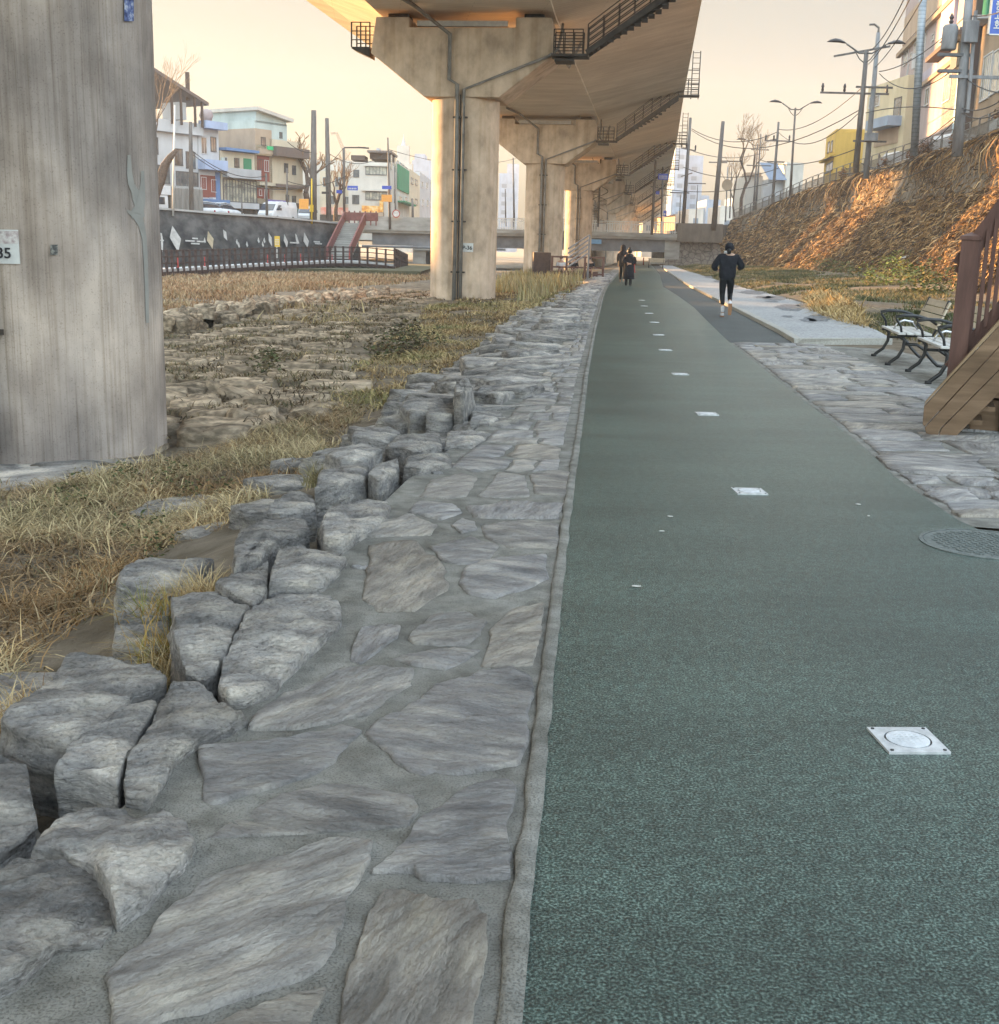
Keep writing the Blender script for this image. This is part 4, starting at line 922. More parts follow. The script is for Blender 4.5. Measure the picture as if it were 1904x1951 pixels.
mb.box(e0.x, e0.x+3.2, e0.y+.02, e0.y+.08, e0.z+.2, e0.z+.95); mb.build('landing_railing', MT['red_brown'], t)
# ================================================================ RIGHT RETAINING WALL
BL = [(8.5, 18, .2), (12.5, 30, .2), (18.0, 48.5, .35), (21.0, 69, .42), (22.6, 95, .5), (23.4, 112, .6), (22.6, 131, .6)]
TL = [(16, 18, 7.4), (19, 30, 7.5), (23.0, 52, 7.7), (26.2, 73, 7.85), (27.2, 95, 7.7), (27.5, 112, 7.3), (26.8, 126, 6.2), (25.6, 139, 5.1)]
def pol(L, y):
    for a, b in zip(L, L[1:]):
        if a[1] <= y <= b[1]: t = (y-a[1])/(b[1]-a[1]); return Vector((a[0]+(b[0]-a[0])*t, y, a[2]+(b[2]-a[2])*t))
    return Vector(L[0] if y < L[0][1] else L[-1])
def wallpt(y, t):                             # t 0 foot .. 1 top; lower batter then near-vertical
    a = pol(BL, min(y, 131)); b = pol(TL, y); a = Vector((a.x, y, a.z-.3)); W_ = b.x-a.x; H = b.z-a.z
    if t < .62: u = t/.62; return Vector((a.x+W_*.80*u, y, a.z+H*.60*u))
    u = (t-.62)/.38; return Vector((a.x+W_*(.80+.20*u**1.2), y, a.z+H*(.60+.40*u)))
MT['slope_wall'] = mat('vine_covered_wall', [(.035, .025, .016), (.08, .055, .035), (.15, .10, .06)], scale=3.2, stretch=(1, 1, .6), rough=.95, bump=1, bscale=6, bdist=.15, var=.25, pos=(.3, .7))
t = empty('retaining_wall', (21, 69, 0), 0, 'high sloping retaining wall smothered in brown dead vines on the right', 'retaining wall'); O_ = t.location
mb = MB(); mu = MB(); ysw = [18+.5*i for i in range(244)]; nt_ = 26
for m_, r0, r1 in ((mb, 0, 16), (mu, 16, nt_)):
    for y in ysw:
        for k in range(r0, r1+1):
            p = wallpt(y, k/nt_); d = (.24 if r0 == 0 else .05)*noise.fractal(Vector((y*.8, p.z*.8, 2)), 1, 2, 4); m_.v.append((p.x-O_.x-d*.85-(0.02 if r0 == 0 else 0), y-O_.y, p.z+d*.5*(r0 == 0)))
    n = r1-r0+1
    for j in range(len(ysw)-1):
        for k in range(n-1): a = j*n+k; m_.f.append((a, a+n, a+n+1, a+1)); m_.m.append(0)
mb.build('stone_batter', MT['slope_wall'], t, smooth=True)
MT['upper_wall'] = mat('stained_upper_wall', [(.09, .075, .055), (.17, .14, .105), (.25, .21, .16)], scale=1.5, stretch=(1, 1, .3), rough=.95, bump=.4, bscale=5, bdist=.06, var=.2)
mu.build('upper_wall', MT['upper_wall'], t, smooth=True)
mb = MB()
for y in ysw[::4]:
    p = wallpt(y, 1); q = wallpt(min(y+2, 139), 1); mb.slab([p-O_+Vector((-.12, 0, -.18)), q-O_+Vector((-.12, 0, -.18)), q-O_+Vector((-.12, 0, .12)), p-O_+Vector((-.12, 0, .12))], (.5, 0, 0))
mb.build('coping', MT['upper_wall'], t)
mb = MB(); ys_ = [18, 30, 52, 73, 95, 112, 126, 139]
for a, b in zip(ys_, ys_[1:]):
    p = pol(TL, a); q = pol(TL, b); mb.slab([(p.x+.1, p.y, p.z), (q.x+.1, q.y, q.z), (q.x+30, q.y, q.z), (p.x+30, p.y, p.z)], (0, 0, -.4))
o = mb.build('upper_road', MT['street']); o['kind'] = 'structure'
o = MB().box(25, 90, 139, 190, 2, 4.7).build('far_road', MT['street']); o['kind'] = 'structure'
# vines
def vine_colour(): 
    c = random.choice(((.25, .145, .06), (.42, .26, .12), (.11, .065, .032), (.56, .38, .19), (.30, .165, .07), (.07, .045, .028), (.045, .032, .022), (.08, .05, .03))); k = random.uniform(.7, 1.2); return (c[0]*k, c[1]*k, c[2]*k, 1)
mb = MB()
def vine(y, t, n, L, out, w=.035, wander=.5):
    pts = []; yy = y; tt = t
    a = random.uniform(-.9, .9)
    for k in range(n):
        p = wallpt(min(138, max(18.5, yy)), max(0, min(1.0, tt))); lift = out*math.sin(math.pi*k/(n-1))+.16+random.uniform(0, .1); pts.append((p.x-lift*.85, yy, p.z+lift*.55*(1 if tt < .62 else .2)))
        a += random.uniform(-wander, wander); yy += math.sin(a)*L/n; tt -= math.cos(a*.8)*L/n/7.5
    c = vine_colour(); o = len(mb.v)
    for i, p in enumerate(pts):
        ww = w*(1-.5*i/n); ang = random.uniform(0, 3.14) if i == 0 else ang; ca, sa = math.cos(ang)*ww, math.sin(ang)*ww
        mb.v += [(p[0]+sa*.5, p[1]-ca, p[2]-sa), (p[0]-sa*.5, p[1]+ca, p[2]+sa)]
    for i in range(n-1): a_ = o+2*i; mb.f.append((a_, a_+1, a_+3, a_+2)); mb.m.append(0)
    vcol(mb, c)
for i in range(25000):
    y = 40+98*random.random()**1.15; u = random.random(); t_ = random.uniform(.02, .66) if u < .8 else random.uniform(.66, 1.0)
    dens = noise.noise(Vector((y*.12, 7, 0)))
    if t_ > .66 and dens < -.05 and random.random() < .6: continue
    if t_ < .66 and noise.noise(Vector((y*.55, t_*7, 3))) < -.12 and random.random() < .75: continue
    vine(y, t_, 6, random.uniform(.4, 1.3), random.uniform(0, .3), random.uniform(.012, .032)*(1+max(0, y-60)/100), 1.3)
for i in range(900):                         # tangle hanging over the top rail in places
    y = random.choice((random.gauss(60, 4), random.gauss(75, 2), random.gauss(97, 5), random.gauss(112, 5))); y = min(135, max(44, y))
    vine(y, 1.0, 7, random.uniform(1, 3), random.uniform(.2, .8), random.uniform(.02, .05), .8)
o = mb.build('dead_vines', MT['vine']); tag(o, 'brown dead vines hanging over the right retaining wall', 'vines', kind='stuff')
# dead vine bushes at the rail
def bushball(c, r, n, cols, name, lab, cat, grp=None, m=None, leaf=.09, kind=None, squash=.8):
    mb = MB(); c = Vector(c)
    for i in range(n):
        d = Vector((random.gauss(0, 1), random.gauss(0, 1), random.gauss(0, 1))).normalized()*r*random.random()**.45; d.z *= squash
        if noise.noise((d+c)*2.2/r*.6) < -.12: continue
        a = random.random()*6.28; s = leaf*random.uniform(.5, 1.3); u = Vector((math.cos(a), math.sin(a), random.uniform(-.6, .6))); v = Vector((-math.sin(a), math.cos(a)*.5, random.uniform(-.9, .9)))
        o_ = len(mb.v); mb.v += [tuple(d-u*s), tuple(d+v*s*.5), tuple(d+u*s), tuple(d-v*s*.5)]; mb.f.append((o_, o_+1, o_+2, o_+3)); mb.m.append(0)
        q = random.choice(cols); k = random.uniform(.7, 1.25); vcol(mb, (q[0]*k, q[1]*k, q[2]*k, 1))
    o = mb.build(name, m or MT['vine'], loc=c); tag(o, lab, cat, grp, kind); return o
for y, r in ((57.5, 1.3), (59.5, 1.0), (78, .8), (81, .5), (71.5, .6), (99, .7), (88, .5)):
    p = wallpt(y, 1); bushball((p.x, p.y, p.z+r*.55), r, int(900*r), ((.16, .07, .035), (.22, .11, .05), (.1, .06, .04)), 'dead_bush', 'rusty brown tangle of dead vine caught on the railing', 'bush', 'vine tangles on the upper railing')
# railing on top of the right wall
MT['rail_metal'] = mat('grey_railing_metal', [(.12, .11, .10), (.2, .185, .165)], scale=4, rough=.45, bump=.05, metal=.5)
t = empty('guard_railing', (26.2, 73, 7.9), 0, 'metal guard railing with hooped panels along the top of the vine wall', 'railing'); O_ = t.location.copy()
y = 42.0
while y < 137:
    p = wallpt(y, 1)-O_+Vector((.15, 0, .12)); q = wallpt(min(y+2.1, 139), 1)-O_+Vector((.15, 0, .12)); d = (q-p)
    a = p+d*.04; b = p+d*.96; h = 1.08
    mb = MB(); mb.tube([a, a+Vector((0, 0, h-.15)), a+d*.05+Vector((0, 0, h)), b-d*.05+Vector((0, 0, h)), b+Vector((0, 0, h-.15)), b], .035, 6)
    mb.bar(a+Vector((0, 0, .72)), b+Vector((0, 0, .72)), .045, .045); mb.bar(a+Vector((0, 0, .15)), b+Vector((0, 0, .15)), .04, .04)
    for k in range(1, 12): c = a.lerp(b, k/12); mb.bar(c+Vector((0, 0, .15)), c+Vector((0, 0, .72)), .022, .022)
    mb.build('railing_panel', MT['rail_metal'], t); y += 2.1
# ================================================================ ADDED BLOCKS THAT SHADE THE PATH, WALL AND HOUSES (left bank, unseen)
MT['far_wall'] = plain('shade_block_render', (.5, .48, .45), .9); MT['win'] = glass('window_glass', (.06, .08, .1))
n_ = Vector((.626, .78, 0)); sv_ = Vector((-.78, .626, 0))
def block(u0, u1, w, h, lab, dep=14):
    c = n_*((u0+u1)/2)+sv_*w; t = empty('shade_block', (c.x, c.y, 0), math.atan2(.78, .626), lab, 'building', 'unseen blocks added for shade')
    L = u1-u0; mb = MB(); mb.box(-L/2, L/2, 0, dep, 0, h); mb.build('wall', MT['far_wall'], t)
    mb = MB(); z = 5
    while z < h-1.5:
        x = -L/2+1
        while x < L/2-2: mb.box(x, x+1.6, -.04, .02, z, z+1.3); x += 3
        z += 2.9
    mb.build('windows', MT['win'], t)
block(-80, 0, 180, 60, 'long unseen block added to shade the near path and pier')
block(0, 20, 180, 50, 'tall unseen block added to shade the near ground')
block(20, 31, 180, 26, 'mid height unseen block added to shade the raised kerb')
block(31, 45, 180, 13.2, 'low unseen block added to shade the ground at the second pier')
block(62.2, 80.5, 250, 62, 'distant tall unseen block added for the dark band on the vine wall')
block(95, 132, 250, 66, 'distant wide unseen block added to shade the far wall and yellow house')
# ================================================================ BUILDINGS SEEN IN THE PHOTOGRAPH
def wm(name, c, sc=.8, st=(1, 1, .4), v=.12):
    return mat(name, [tuple(x*.78 for x in c), c, tuple(min(1, x*1.12) for x in c)], scale=sc, stretch=st, rough=.9, bump=.1, var=v, pos=(.25, .7))
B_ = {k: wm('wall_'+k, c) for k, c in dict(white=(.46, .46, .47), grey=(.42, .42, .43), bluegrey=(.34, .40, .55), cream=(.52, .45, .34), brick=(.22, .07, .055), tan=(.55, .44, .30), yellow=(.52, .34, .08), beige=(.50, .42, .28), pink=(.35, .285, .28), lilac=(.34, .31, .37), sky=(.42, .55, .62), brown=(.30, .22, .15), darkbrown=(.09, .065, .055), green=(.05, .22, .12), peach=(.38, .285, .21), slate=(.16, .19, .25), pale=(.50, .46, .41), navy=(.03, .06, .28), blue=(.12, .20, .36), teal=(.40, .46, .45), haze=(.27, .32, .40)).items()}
B_['metal_sheet'] = plain('brown_metal_sheet', (.14, .11, .10), .5)
MT['frame'] = plain('window_frame_white', (.5, .5, .5), .5); MT['frame_dark'] = plain('window_frame_dark', (.08, .08, .085), .5)
MT['glass'] = mat('dim_window_glass', [(.03, .035, .04), (.10, .115, .125), (.22, .22, .20)], scale=.9, rough=.12, spec=.9, bump=0, pos=(.35, .7))
MT['glass_warm'] = mat('bright_window_glass', [(.10, .11, .11), (.28, .28, .24), (.5, .45, .33)], scale=1.4, rough=.12, spec=.9, bump=0, pos=(.35, .65))
MT['shop'] = mat('shop_interior_dark', [(.03, .028, .026), (.09, .08, .07)], scale=1, rough=.7, bump=0)
MT['far_glass'] = mat('far_window_rows', [(.14, .17, .21), (.27, .31, .37)], scale=.35, stretch=(1, 1, .01), rough=.4, bump=0, pos=(.47, .53), detail=0)
class Facade:
    """vertical plane through p0 (world) along unit dir u (left to right as seen); local x runs along it, local y goes away behind it"""
    def __init__(s, p0, p1):
        s.p0 = Vector((p0[0], p0[1], 0)); s.u = (Vector((p1[0], p1[1], 0))-s.p0).normalized(); s.rz = math.atan2(s.u.y, s.u.x); s.n = Vector((-s.u.y, s.u.x, 0))
    def hit(s, px, py):
        r = ray(px, py); d = s.n; t = (s.p0-Vector((0, 0, CAMZ))).dot(Vector((d.x, d.y, 0)))/(r.x*d.x+r.y*d.y); w = Vector((0, 0, CAMZ))+r*t
        return (w-s.p0).dot(s.u), w.z
    def rect(s, x0, y0, x1, y1):
        a = s.hit(x0, (y0+y1)/2)[0]; b = s.hit(x1, (y0+y1)/2)[0]; xm_ = (x0+x1)/2
        return a, b, s.hit(xm_, y1)[1], s.hit(xm_, y0)[1]
class Bld:
    def __init__(s, F, x0, x1, yt, yb, depth, m, name, lab, cat='house', grp=None, zb=3.0, back=0.0):
        s.F = F; a, b, z0, z1 = F.rect(x0, yt, x1, yb); s.a = a; s.b = b; s.z0 = zb; s.z1 = z1; s.back = back
        p = F.p0+F.u*a+F.n*back; s.root = empty(name, (p.x, p.y, zb), F.rz, lab, cat, grp); s.o = Vector((a, back, zb)); s.depth = depth
        mb = MB(); mb.box(0, b-a, 0, depth, 0, z1-zb); mb.build('wall', m, s.root)
    def loc(s, r): a, b, z0, z1 = s.F.rect(*r); return a-s.a, b-s.a, z0-s.z0, z1-s.z0
    def block(s, r, out, inn, m, name):          # box on the facade spanning sheet rectangle r, sticking out by out
        a, b, z0, z1 = s.loc(r); mb = MB(); mb.box(a, b, -out-s.back*0, inn, z0, z1); return mb.build(name, m, s.root)
    def win(s, r, n=2, fm=None, gm_=None, out=.05, transom=False, name='window'):
        a, b, z0, z1 = s.loc(r); fm = fm or MT['frame']; t = max(.05, min(.09, (b-a)*.06)); mb = MB()
        mb.box(a-t, b+t, -out-.02, .03, z1, z1+t); mb.box(a-t, b+t, -out-.03, .03, z0-t, z0)
        mb.box(a-t, a, -out, .03, z0, z1); mb.box(b, b+t, -out, .03, z0, z1)
        for k in range(1, n): x = a+(b-a)*k/n; mb.box(x-t*.4, x+t*.4, -out+.01, .03, z0, z1)
        if transom: z = z0+(z1-z0)*.68; mb.box(a, b, -out+.012, .03, z-t*.3, z+t*.3)
        w = mb.build(name, fm, s.root); g = MB(); g.box(a, b, -out+.025, .02, z0, z1); g.build('pane', gm_ or MT['glass'], w); return w
def box_at(name, F, r, out, depth, m, lab, cat, grp=None):
    a, b, z0, z1 = F.rect(*r); p = F.p0+F.u*a; o = MB().box(0, b-a, -out, depth, 0, z1-z0).build(name, m, loc=(p.x, p.y, z0)); o.rotation_euler = (0, 0, F.rz); return tag(o, lab, cat, grp)
# left bank row; facade line from far-left to right (x to the right)
LF = Facade((-30.7, 100), (-19.4, 117))
b = Bld(LF, 262, 378, 237, 400, 8, B_['white'], 'shop_house', 'three storey white house with a rooftop pergola, leftmost of the far left row')
b.win((281, 262, 300, 292), 2, MT['frame_dark']); b.win((333, 284, 347, 314), 2, MT['frame_dark']); b.win((355, 290, 371, 320), 2, MT['frame_dark'])
b.win((302, 316, 322, 348), 2, MT['frame_dark']); b.win((337, 329, 376, 362), 6, MT['frame_dark'], transom=True)
b.block((262, 229, 380, 252), .5, 0, B_['white'], 'balcony'); b.block((330, 368, 378, 386), .35, 0, B_['white'], 'fascia'); b.block((262, 386, 376, 402), .05, 0, MT['shop'], 'shopfront')
a_, b_, z0, z1 = b.loc((268, 160, 375, 186)); mb = MB()
mb.slab([(a_-2, -1, z1+1.6), (b_+.4, -1, z0-.3), (b_+.4, -1, z0-.05), (a_-2, -1, z1+1.9)], (0, 8, 0)); mb.build('pergola_roof', B_['metal_sheet'], b.root)
_, _, zz, _ = b.loc((262, 229, 380, 237))
for x_ in (a_, a_+2.5, a_+5, b_-2.5, b_-.2):
    for y_ in (-.8, 5.5): MB().box(x_-.08, x_+.08, y_-.08, y_+.08, zz, z0+(b_-x_)*.25).build('pergola_post', B_['darkbrown'], b.root)
b.block((340, 195, 352, 228), .2, 2, B_['grey'], 'rooftop_room'); mb = MB(); mb.tube([(b_-1, 0, z0), (b_-1, 0, z1+1.2)], .18, 8); b_r = mb.build('chimney', B_['darkbrown'], b.root)
b = Bld(LF, 379, 418, 240, 400, 7, B_['white'], 'shop_house', 'narrow three storey house with pale blue balconies and a brick first floor')
b.block((378, 232, 420, 246), .9, 0, B_['bluegrey'], 'balcony'); b.block((377, 305, 421, 324), .9, 0, B_['bluegrey'], 'balcony'); b.block((382, 334, 410, 376), .04, 0, B_['brick'], 'brick_panel')
b.block((411, 328, 419, 384), .06, 0, B_['blue'], 'corner_pilaster')
b.win((402, 262, 411, 288), 2, MT['frame_dark']); b.win((384, 262, 393, 292), 2); b.win((384, 338, 392, 360), 2); b.win((403, 343, 411, 365), 2)
b.block((379, 380, 422, 389), 1.1, 0, B_['blue'], 'awning'); b.block((381, 390, 420, 405), .04, 0, MT['shop'], 'shopfront'); b.block((398, 376, 404, 382), .5, 0, B_['white'], 'air_conditioner')
t_ = b.root; _a, _b, _z, _ = b.loc((405, 222, 412, 232)); mb = MB(); mb.lathe([(.02, 0), (.45, .1), (.62, .55), (.5, .95), (.1, 1.12)], 14, c=((_a+_b)/2, 1, _z)); mb.build('water_tank', B_['pink'], t_, smooth=True)
b = Bld(LF, 421, 486, 290, 402, 6, B_['cream'], 'shop_house', 'low cream house with a blue edged roof above a long glazed gallery')
b.block((421, 284, 484, 289), .7, 6, B_['blue'], 'roof'); b.win((428, 300, 432, 306), 1); b.win((447, 302, 455, 318), 2, MT['frame_dark'])
b.block((424, 322, 489, 340), .6, 0, B_['grey'], 'balcony'); b.win((426, 344, 488, 384), 11, MT['frame_dark'], MT['glass_warm'], transom=True, name='gallery_window')
b.block((424, 386, 489, 397), .35, 0, B_['white'], 'fascia'); b.block((424, 398, 488, 410), .04, 0, MT['shop'], 'shopfront'); b.block((421, 300, 427, 322), .1, 0, B_['teal'], 'corner_panel'); b.block((464, 302, 478, 324), .1, 0, B_['green'], 'green_screen')
b = Bld(LF, 489, 514, 276, 405, 14, B_['cream'], 'shop_house', 'house with brick upper floors below a cream top storey')
b.block((488, 292, 515, 296), .3, 0, B_['tan'], 'cornice'); b.block((490, 297, 513, 345), .03, 0, B_['brick'], 'brick_panel'); b.block((490, 358, 513, 378), .03, 0, B_['brick'], 'brick_panel')
b.win((492, 304, 499, 322), 2, MT['frame_dark']); b.win((504, 306, 511, 326), 2); b.win((494, 362, 498, 372), 1); b.win((504, 362, 509, 378), 1); b.block((488, 348, 531, 354), .5, 0, B_['cream'], 'balcony_edge'); b.block((489, 388, 514, 412), .04, 0, MT['shop'], 'shopfront')
b = Bld(LF, 415, 500, 231, 300, 5, B_['cream'], 'gabled_house', 'cream house rising behind the brick fronted one with a small green sign', back=6.2)
b = Bld(LF, 486, 518, 246, 292, 6, B_['peach'], 'attic_storey', 'peach coloured top storey with a green lit sign above the brick house', 'house')
b.root.location.z = b.root.location.z; b.win((498, 262, 505, 276), 2, MT['frame_dark']); b.block((490, 284, 518, 294), .4, 0, B_['peach'], 'balcony'); b.block((504, 279, 516, 286), .48, -.3, plain('green_shop_sign', (.05, .5, .2)), 'sign')
b = Bld(LF, 515, 577, 268, 412, 7, B_['cream'], 'corner_house', 'cream corner house with a brown canopy band at the end of the row')
b.block((514, 282, 577, 300), .9, 0, B_['metal_sheet'], 'canopy_band'); b.block((518, 352, 578, 358), .7, 0, B_['metal_sheet'], 'canopy'); b.block((518, 386, 572, 396), .5, 0, B_['darkbrown'], 'shop_canopy')
for r in ((542, 312, 548, 328), (557, 316, 563, 332), (545, 372, 550, 386), (557, 374, 563, 388)): b.win(r, 2, MT['frame_dark'])
b.block((536, 398, 568, 414), .04, 0, MT['shop'], 'shopfront'); b.block((548, 398, 572, 406), .9, 0, B_['green'], 'awning')
b2 = Bld(LF, 500, 562, 232, 290, 6, B_['teal'], 'penthouse', 'pale teal penthouse with a mono-pitch roof on the corner house', 'house', back=1.0)
a_, b_, z0, z1 = b2.loc((498, 218, 566, 232)); mb = MB(); mb.slab([(a_, -.6, z1+.2), (b_, -.6, z0+.2), (b_, -.6, z0+.5), (a_, -.6, z1+.5)], (0, 7, 0)); mb.build('roof', B_['pale'], b2.root)
mb = MB(); mb.slab([(a_+.3, 0, z0-.2), (b_-.4, 0, z0-.2), (b_-.4, 0, z0+.2), (a_+.3, 0, z1+.2)], (0, 6, 0)); mb.build('gable_wall', B_['teal'], b2.root)
b2.win((548, 252, 552, 262), 1, MT['frame_dark'])
# striped purple shop sign
MT['purple'] = plain('purple_sign', (.20, .15, .38)); sg = box_at('shop_sign', LF, (497, 381, 530, 399), 1.0, -.8, MT['purple'], 'purple shop sign with white lettering beside red and white stripes', 'sign')
a_, b_, z0, z1 = LF.rect(497, 381, 530, 399); W_ = b_-a_; H_ = z1-z0; mb = MB()
def stroke(mb, x0, z0, x1, z1, w=.09, y=-1.03, ox=0, oz=0, s=1): mb.bar((ox+x0*s, y, oz+z0*s), (ox+x1*s, y, oz+z1*s), w, .05, up=(0, 1, 0))
HG = {  # strokes of syllable blocks in a unit square
 'rim': [(.1,.95,.5,.95),(.5,.95,.5,.78),(.5,.78,.1,.78),(.1,.78,.1,.60),(.1,.60,.55,.60),(.8,1,.8,.5),(.2,.4,.85,.4),(.2,.4,.2,.05),(.2,.05,.85,.05),(.85,.4,.85,.05)],
 'gyo': [(.15,.9,.8,.9),(.8,.9,.72,.5),(.35,.6,.35,.2),(.6,.55,.6,.2),(.02,.2,.98,.2)],
 'hoe': [(.25,1,.45,1),(.08,.86,.62,.86),(.2,.72,.5,.72),(.2,.72,.2,.48),(.5,.72,.5,.48),(.2,.48,.5,.48),(.35,.4,.35,.22),(.02,.2,.7,.2),(.88,1,.88,0)],
 'won': [(.2,.9,.5,.9),(.2,.9,.2,.6),(.5,.9,.5,.6),(.2,.6,.5,.6),(.05,.45,.65,.45),(.35,.45,.35,.3),(.85,1,.85,.3),(.2,.25,.2,.05),(.2,.05,.85,.05)],
 'mi': [(.1,.85,.55,.85),(.1,.85,.1,.25),(.55,.85,.55,.25),(.1,.25,.55,.25),(.85,1,.85,0)],
 'jang': [(.1,.95,.6,.95),(.35,.95,.1,.55),(.35,.8,.6,.55),(.8,1,.8,.45),(.8,.7,.98,.7),(.3,.35,.7,.35),(.3,.35,.3,.05),(.7,.35,.7,.05),(.3,.05,.7,.05)]}
for k, ch in enumerate(('mi', 'won', 'jang')):
    for st in HG[ch]: stroke(mb, *st, w=.16, ox=W_*(.08+.3*k), oz=H_*.3, s=H_*.55)
mb.box(.1, W_*.4, -1.03, -1.0, .05, H_*.2); mb.box(W_*.5, W_*.9, -1.03, -1.0, .05, H_*.2)
o = mb.build('lettering', MT['white_metal'], sg)
MT['stripe'] = mat('striped_sign', [(.5, .08, .08), (.6, .58, .56)], scale=1, rough=.6, bump=0)
wv_ = MT['stripe'].node_tree; w_ = wv_.nodes.new('ShaderNodeTexWave'); w_.inputs['Scale'].default_value = 1.6; w_.bands_direction = 'DIAGONAL'; tc_ = wv_.nodes.new('ShaderNodeTexCoord'); wv_.links.new(tc_.outputs['Object'], w_.inputs[0]); wv_.links.new(w_.outputs[1], [n for n in wv_.nodes if n.type == 'VALTORGB'][0].inputs[0])
box_at('striped_sign', LF, (530, 386, 540, 408), 1.0, -.8, MT['stripe'], 'red white and blue diagonally striped shop sign', 'sign')
# second group beyond the bridge (faces the camera, recedes to the right)
CF = Facade(D(640, 400, 146).xy.to_3d(), D(740, 400, 146).xy.to_3d())
b = Bld(CF, 664, 741, 309, 425, 26, B_['pale'], 'corner_building', 'cream three storey corner building with ribbon windows beyond the bridge', 'building', zb=2)
b.win((684, 326, 740, 340), 7, MT['frame_dark'], MT['glass_warm'], name='ribbon_window') if False else None
b.win((698, 318, 736, 332), 6, MT['frame_dark'], MT['glass_warm'], name='ribbon_window'); b.win((698, 366, 736, 380), 6, MT['frame_dark'], MT['glass_warm'], name='ribbon_window')
b.block((695, 314, 741, 317), .5, 0, B_['pale'], 'ledge'); b.block((690, 361, 741, 364), .4, 0, B_['pale'], 'ledge')
MT['orange_sign'] = mat('orange_shop_sign', [(.55, .2, .04), (.7, .36, .08), (.7, .5, .25)], scale=2.2, rough=.6, bump=0, pos=(.4, .62)); b.block((690, 392, 724, 405), .3, 0, MT['orange_sign'], 'shop_sign'); b.block((724, 382, 731, 404), .5, 0, MT['orange_sign'], 'vertical_sign')
b.block((688, 405, 732, 412), 1.5, 0, B_['peach'], 'awning'); b.win((674, 324, 684, 337), 2, MT['frame_dark']); b.win((672, 372, 684, 388), 2, MT['frame_dark'])
b.block((701, 288, 741, 300), -2, 8, B_['darkbrown'], 'rooftop_shed'); b.block((698, 285, 745, 289), -1, 9, B_['metal_sheet'], 'shed_roof')
b.block((712, 278, 718, 285), -3, 5, B_['white'], 'water_tank'); b.block((668, 295, 694, 304), -.5, 4, B_['darkbrown'], 'roof_sheeting')
sd_ = MB(); w_ = b.b-b.a                      # side wall windows along the receding face
for k in range(5):
    for zz in (4.6, 8.4):
        g = MB(); g.box(w_-.02, w_+.05, 2+k*4.6, 3.7+k*4.6, zz, zz+1.7); g.build('side_window', MT['glass'], b.root)
b = Bld(CF, 600, 664, 322, 425, 12, B_['cream'], 'shop_building', 'long low cream building with a red banner left of the corner building', 'building', zb=2, back=4)
b.win((606, 334, 620, 352), 2); b.win((630, 334, 642, 352), 2); b.win((614, 370, 628, 386), 2); b.win((648, 372, 658, 386), 2); b.block((602, 393, 662, 407), .3, 0, mat('red_banner', [(.6, .18, .12), (.65, .5, .42)], scale=1.2, rough=.7, bump=0), 'banner'); b.block((600, 408, 664, 420), .05, 0, MT['shop'], 'shopfront')
SF = Facade(D(744, 400, 148), D(822, 400, 215))
b = Bld(SF, 757, 780, 316, 420, 14, B_['pale'], 'row_building', 'pale building with a bright green painted side wall', 'building', zb=2)
a_, b_, z0, z1 = b.loc((757, 319, 778, 365)); MB().box(a_, b_, -.15, 0, z0, z1).build('green_wall', B_['green'], b.root)
b.win((760, 374, 766, 384), 1); b.win((772, 376, 777, 386), 1); b.block((758, 386, 780, 389), 1.0, 0, B_['green'], 'awning')
b = Bld(SF, 780, 800, 328, 420, 14, B_['cream'], 'row_building', 'cream row building with a dark roof structure right of the green wall', 'building', zb=2)
for r in ((783, 340, 787, 350), (791, 343, 795, 352), (783, 380, 787, 390), (791, 380, 795, 390)): b.win(r, 1, MT['frame_dark'])
b.block((780, 320, 798, 327), -1, 6, B_['darkbrown'], 'roof_shed'); b.block((788, 311, 795, 320), -2, 4, B_['teal'], 'roof_tank')
b = Bld(SF, 800, 824, 336, 420, 14, B_['grey'], 'row_building', 'grey row building nearest the second pier', 'building', zb=2)
for r in ((803, 346, 806, 356), (812, 348, 815, 358), (804, 380, 807, 392), (813, 380, 816, 392)): b.win(r, 1)
# distant blocks, church tower, crane
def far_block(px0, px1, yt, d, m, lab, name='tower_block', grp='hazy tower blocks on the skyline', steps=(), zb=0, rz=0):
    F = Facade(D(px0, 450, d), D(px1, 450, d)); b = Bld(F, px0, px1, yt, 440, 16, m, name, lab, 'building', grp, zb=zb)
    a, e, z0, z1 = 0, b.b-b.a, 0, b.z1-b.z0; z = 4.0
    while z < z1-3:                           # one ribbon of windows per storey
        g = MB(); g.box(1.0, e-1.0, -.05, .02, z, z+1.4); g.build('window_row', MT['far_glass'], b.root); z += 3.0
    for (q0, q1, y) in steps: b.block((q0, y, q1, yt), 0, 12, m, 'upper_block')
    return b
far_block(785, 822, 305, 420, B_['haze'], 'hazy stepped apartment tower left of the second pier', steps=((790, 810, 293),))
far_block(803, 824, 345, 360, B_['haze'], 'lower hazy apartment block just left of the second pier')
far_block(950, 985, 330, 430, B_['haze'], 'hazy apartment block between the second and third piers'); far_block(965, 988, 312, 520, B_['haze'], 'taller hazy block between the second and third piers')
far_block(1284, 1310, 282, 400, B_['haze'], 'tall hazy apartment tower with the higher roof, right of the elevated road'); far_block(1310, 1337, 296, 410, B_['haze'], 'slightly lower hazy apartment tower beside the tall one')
far_block(1225, 1262, 405, 330, B_['pale'], 'low pale block below the elevated road edge')
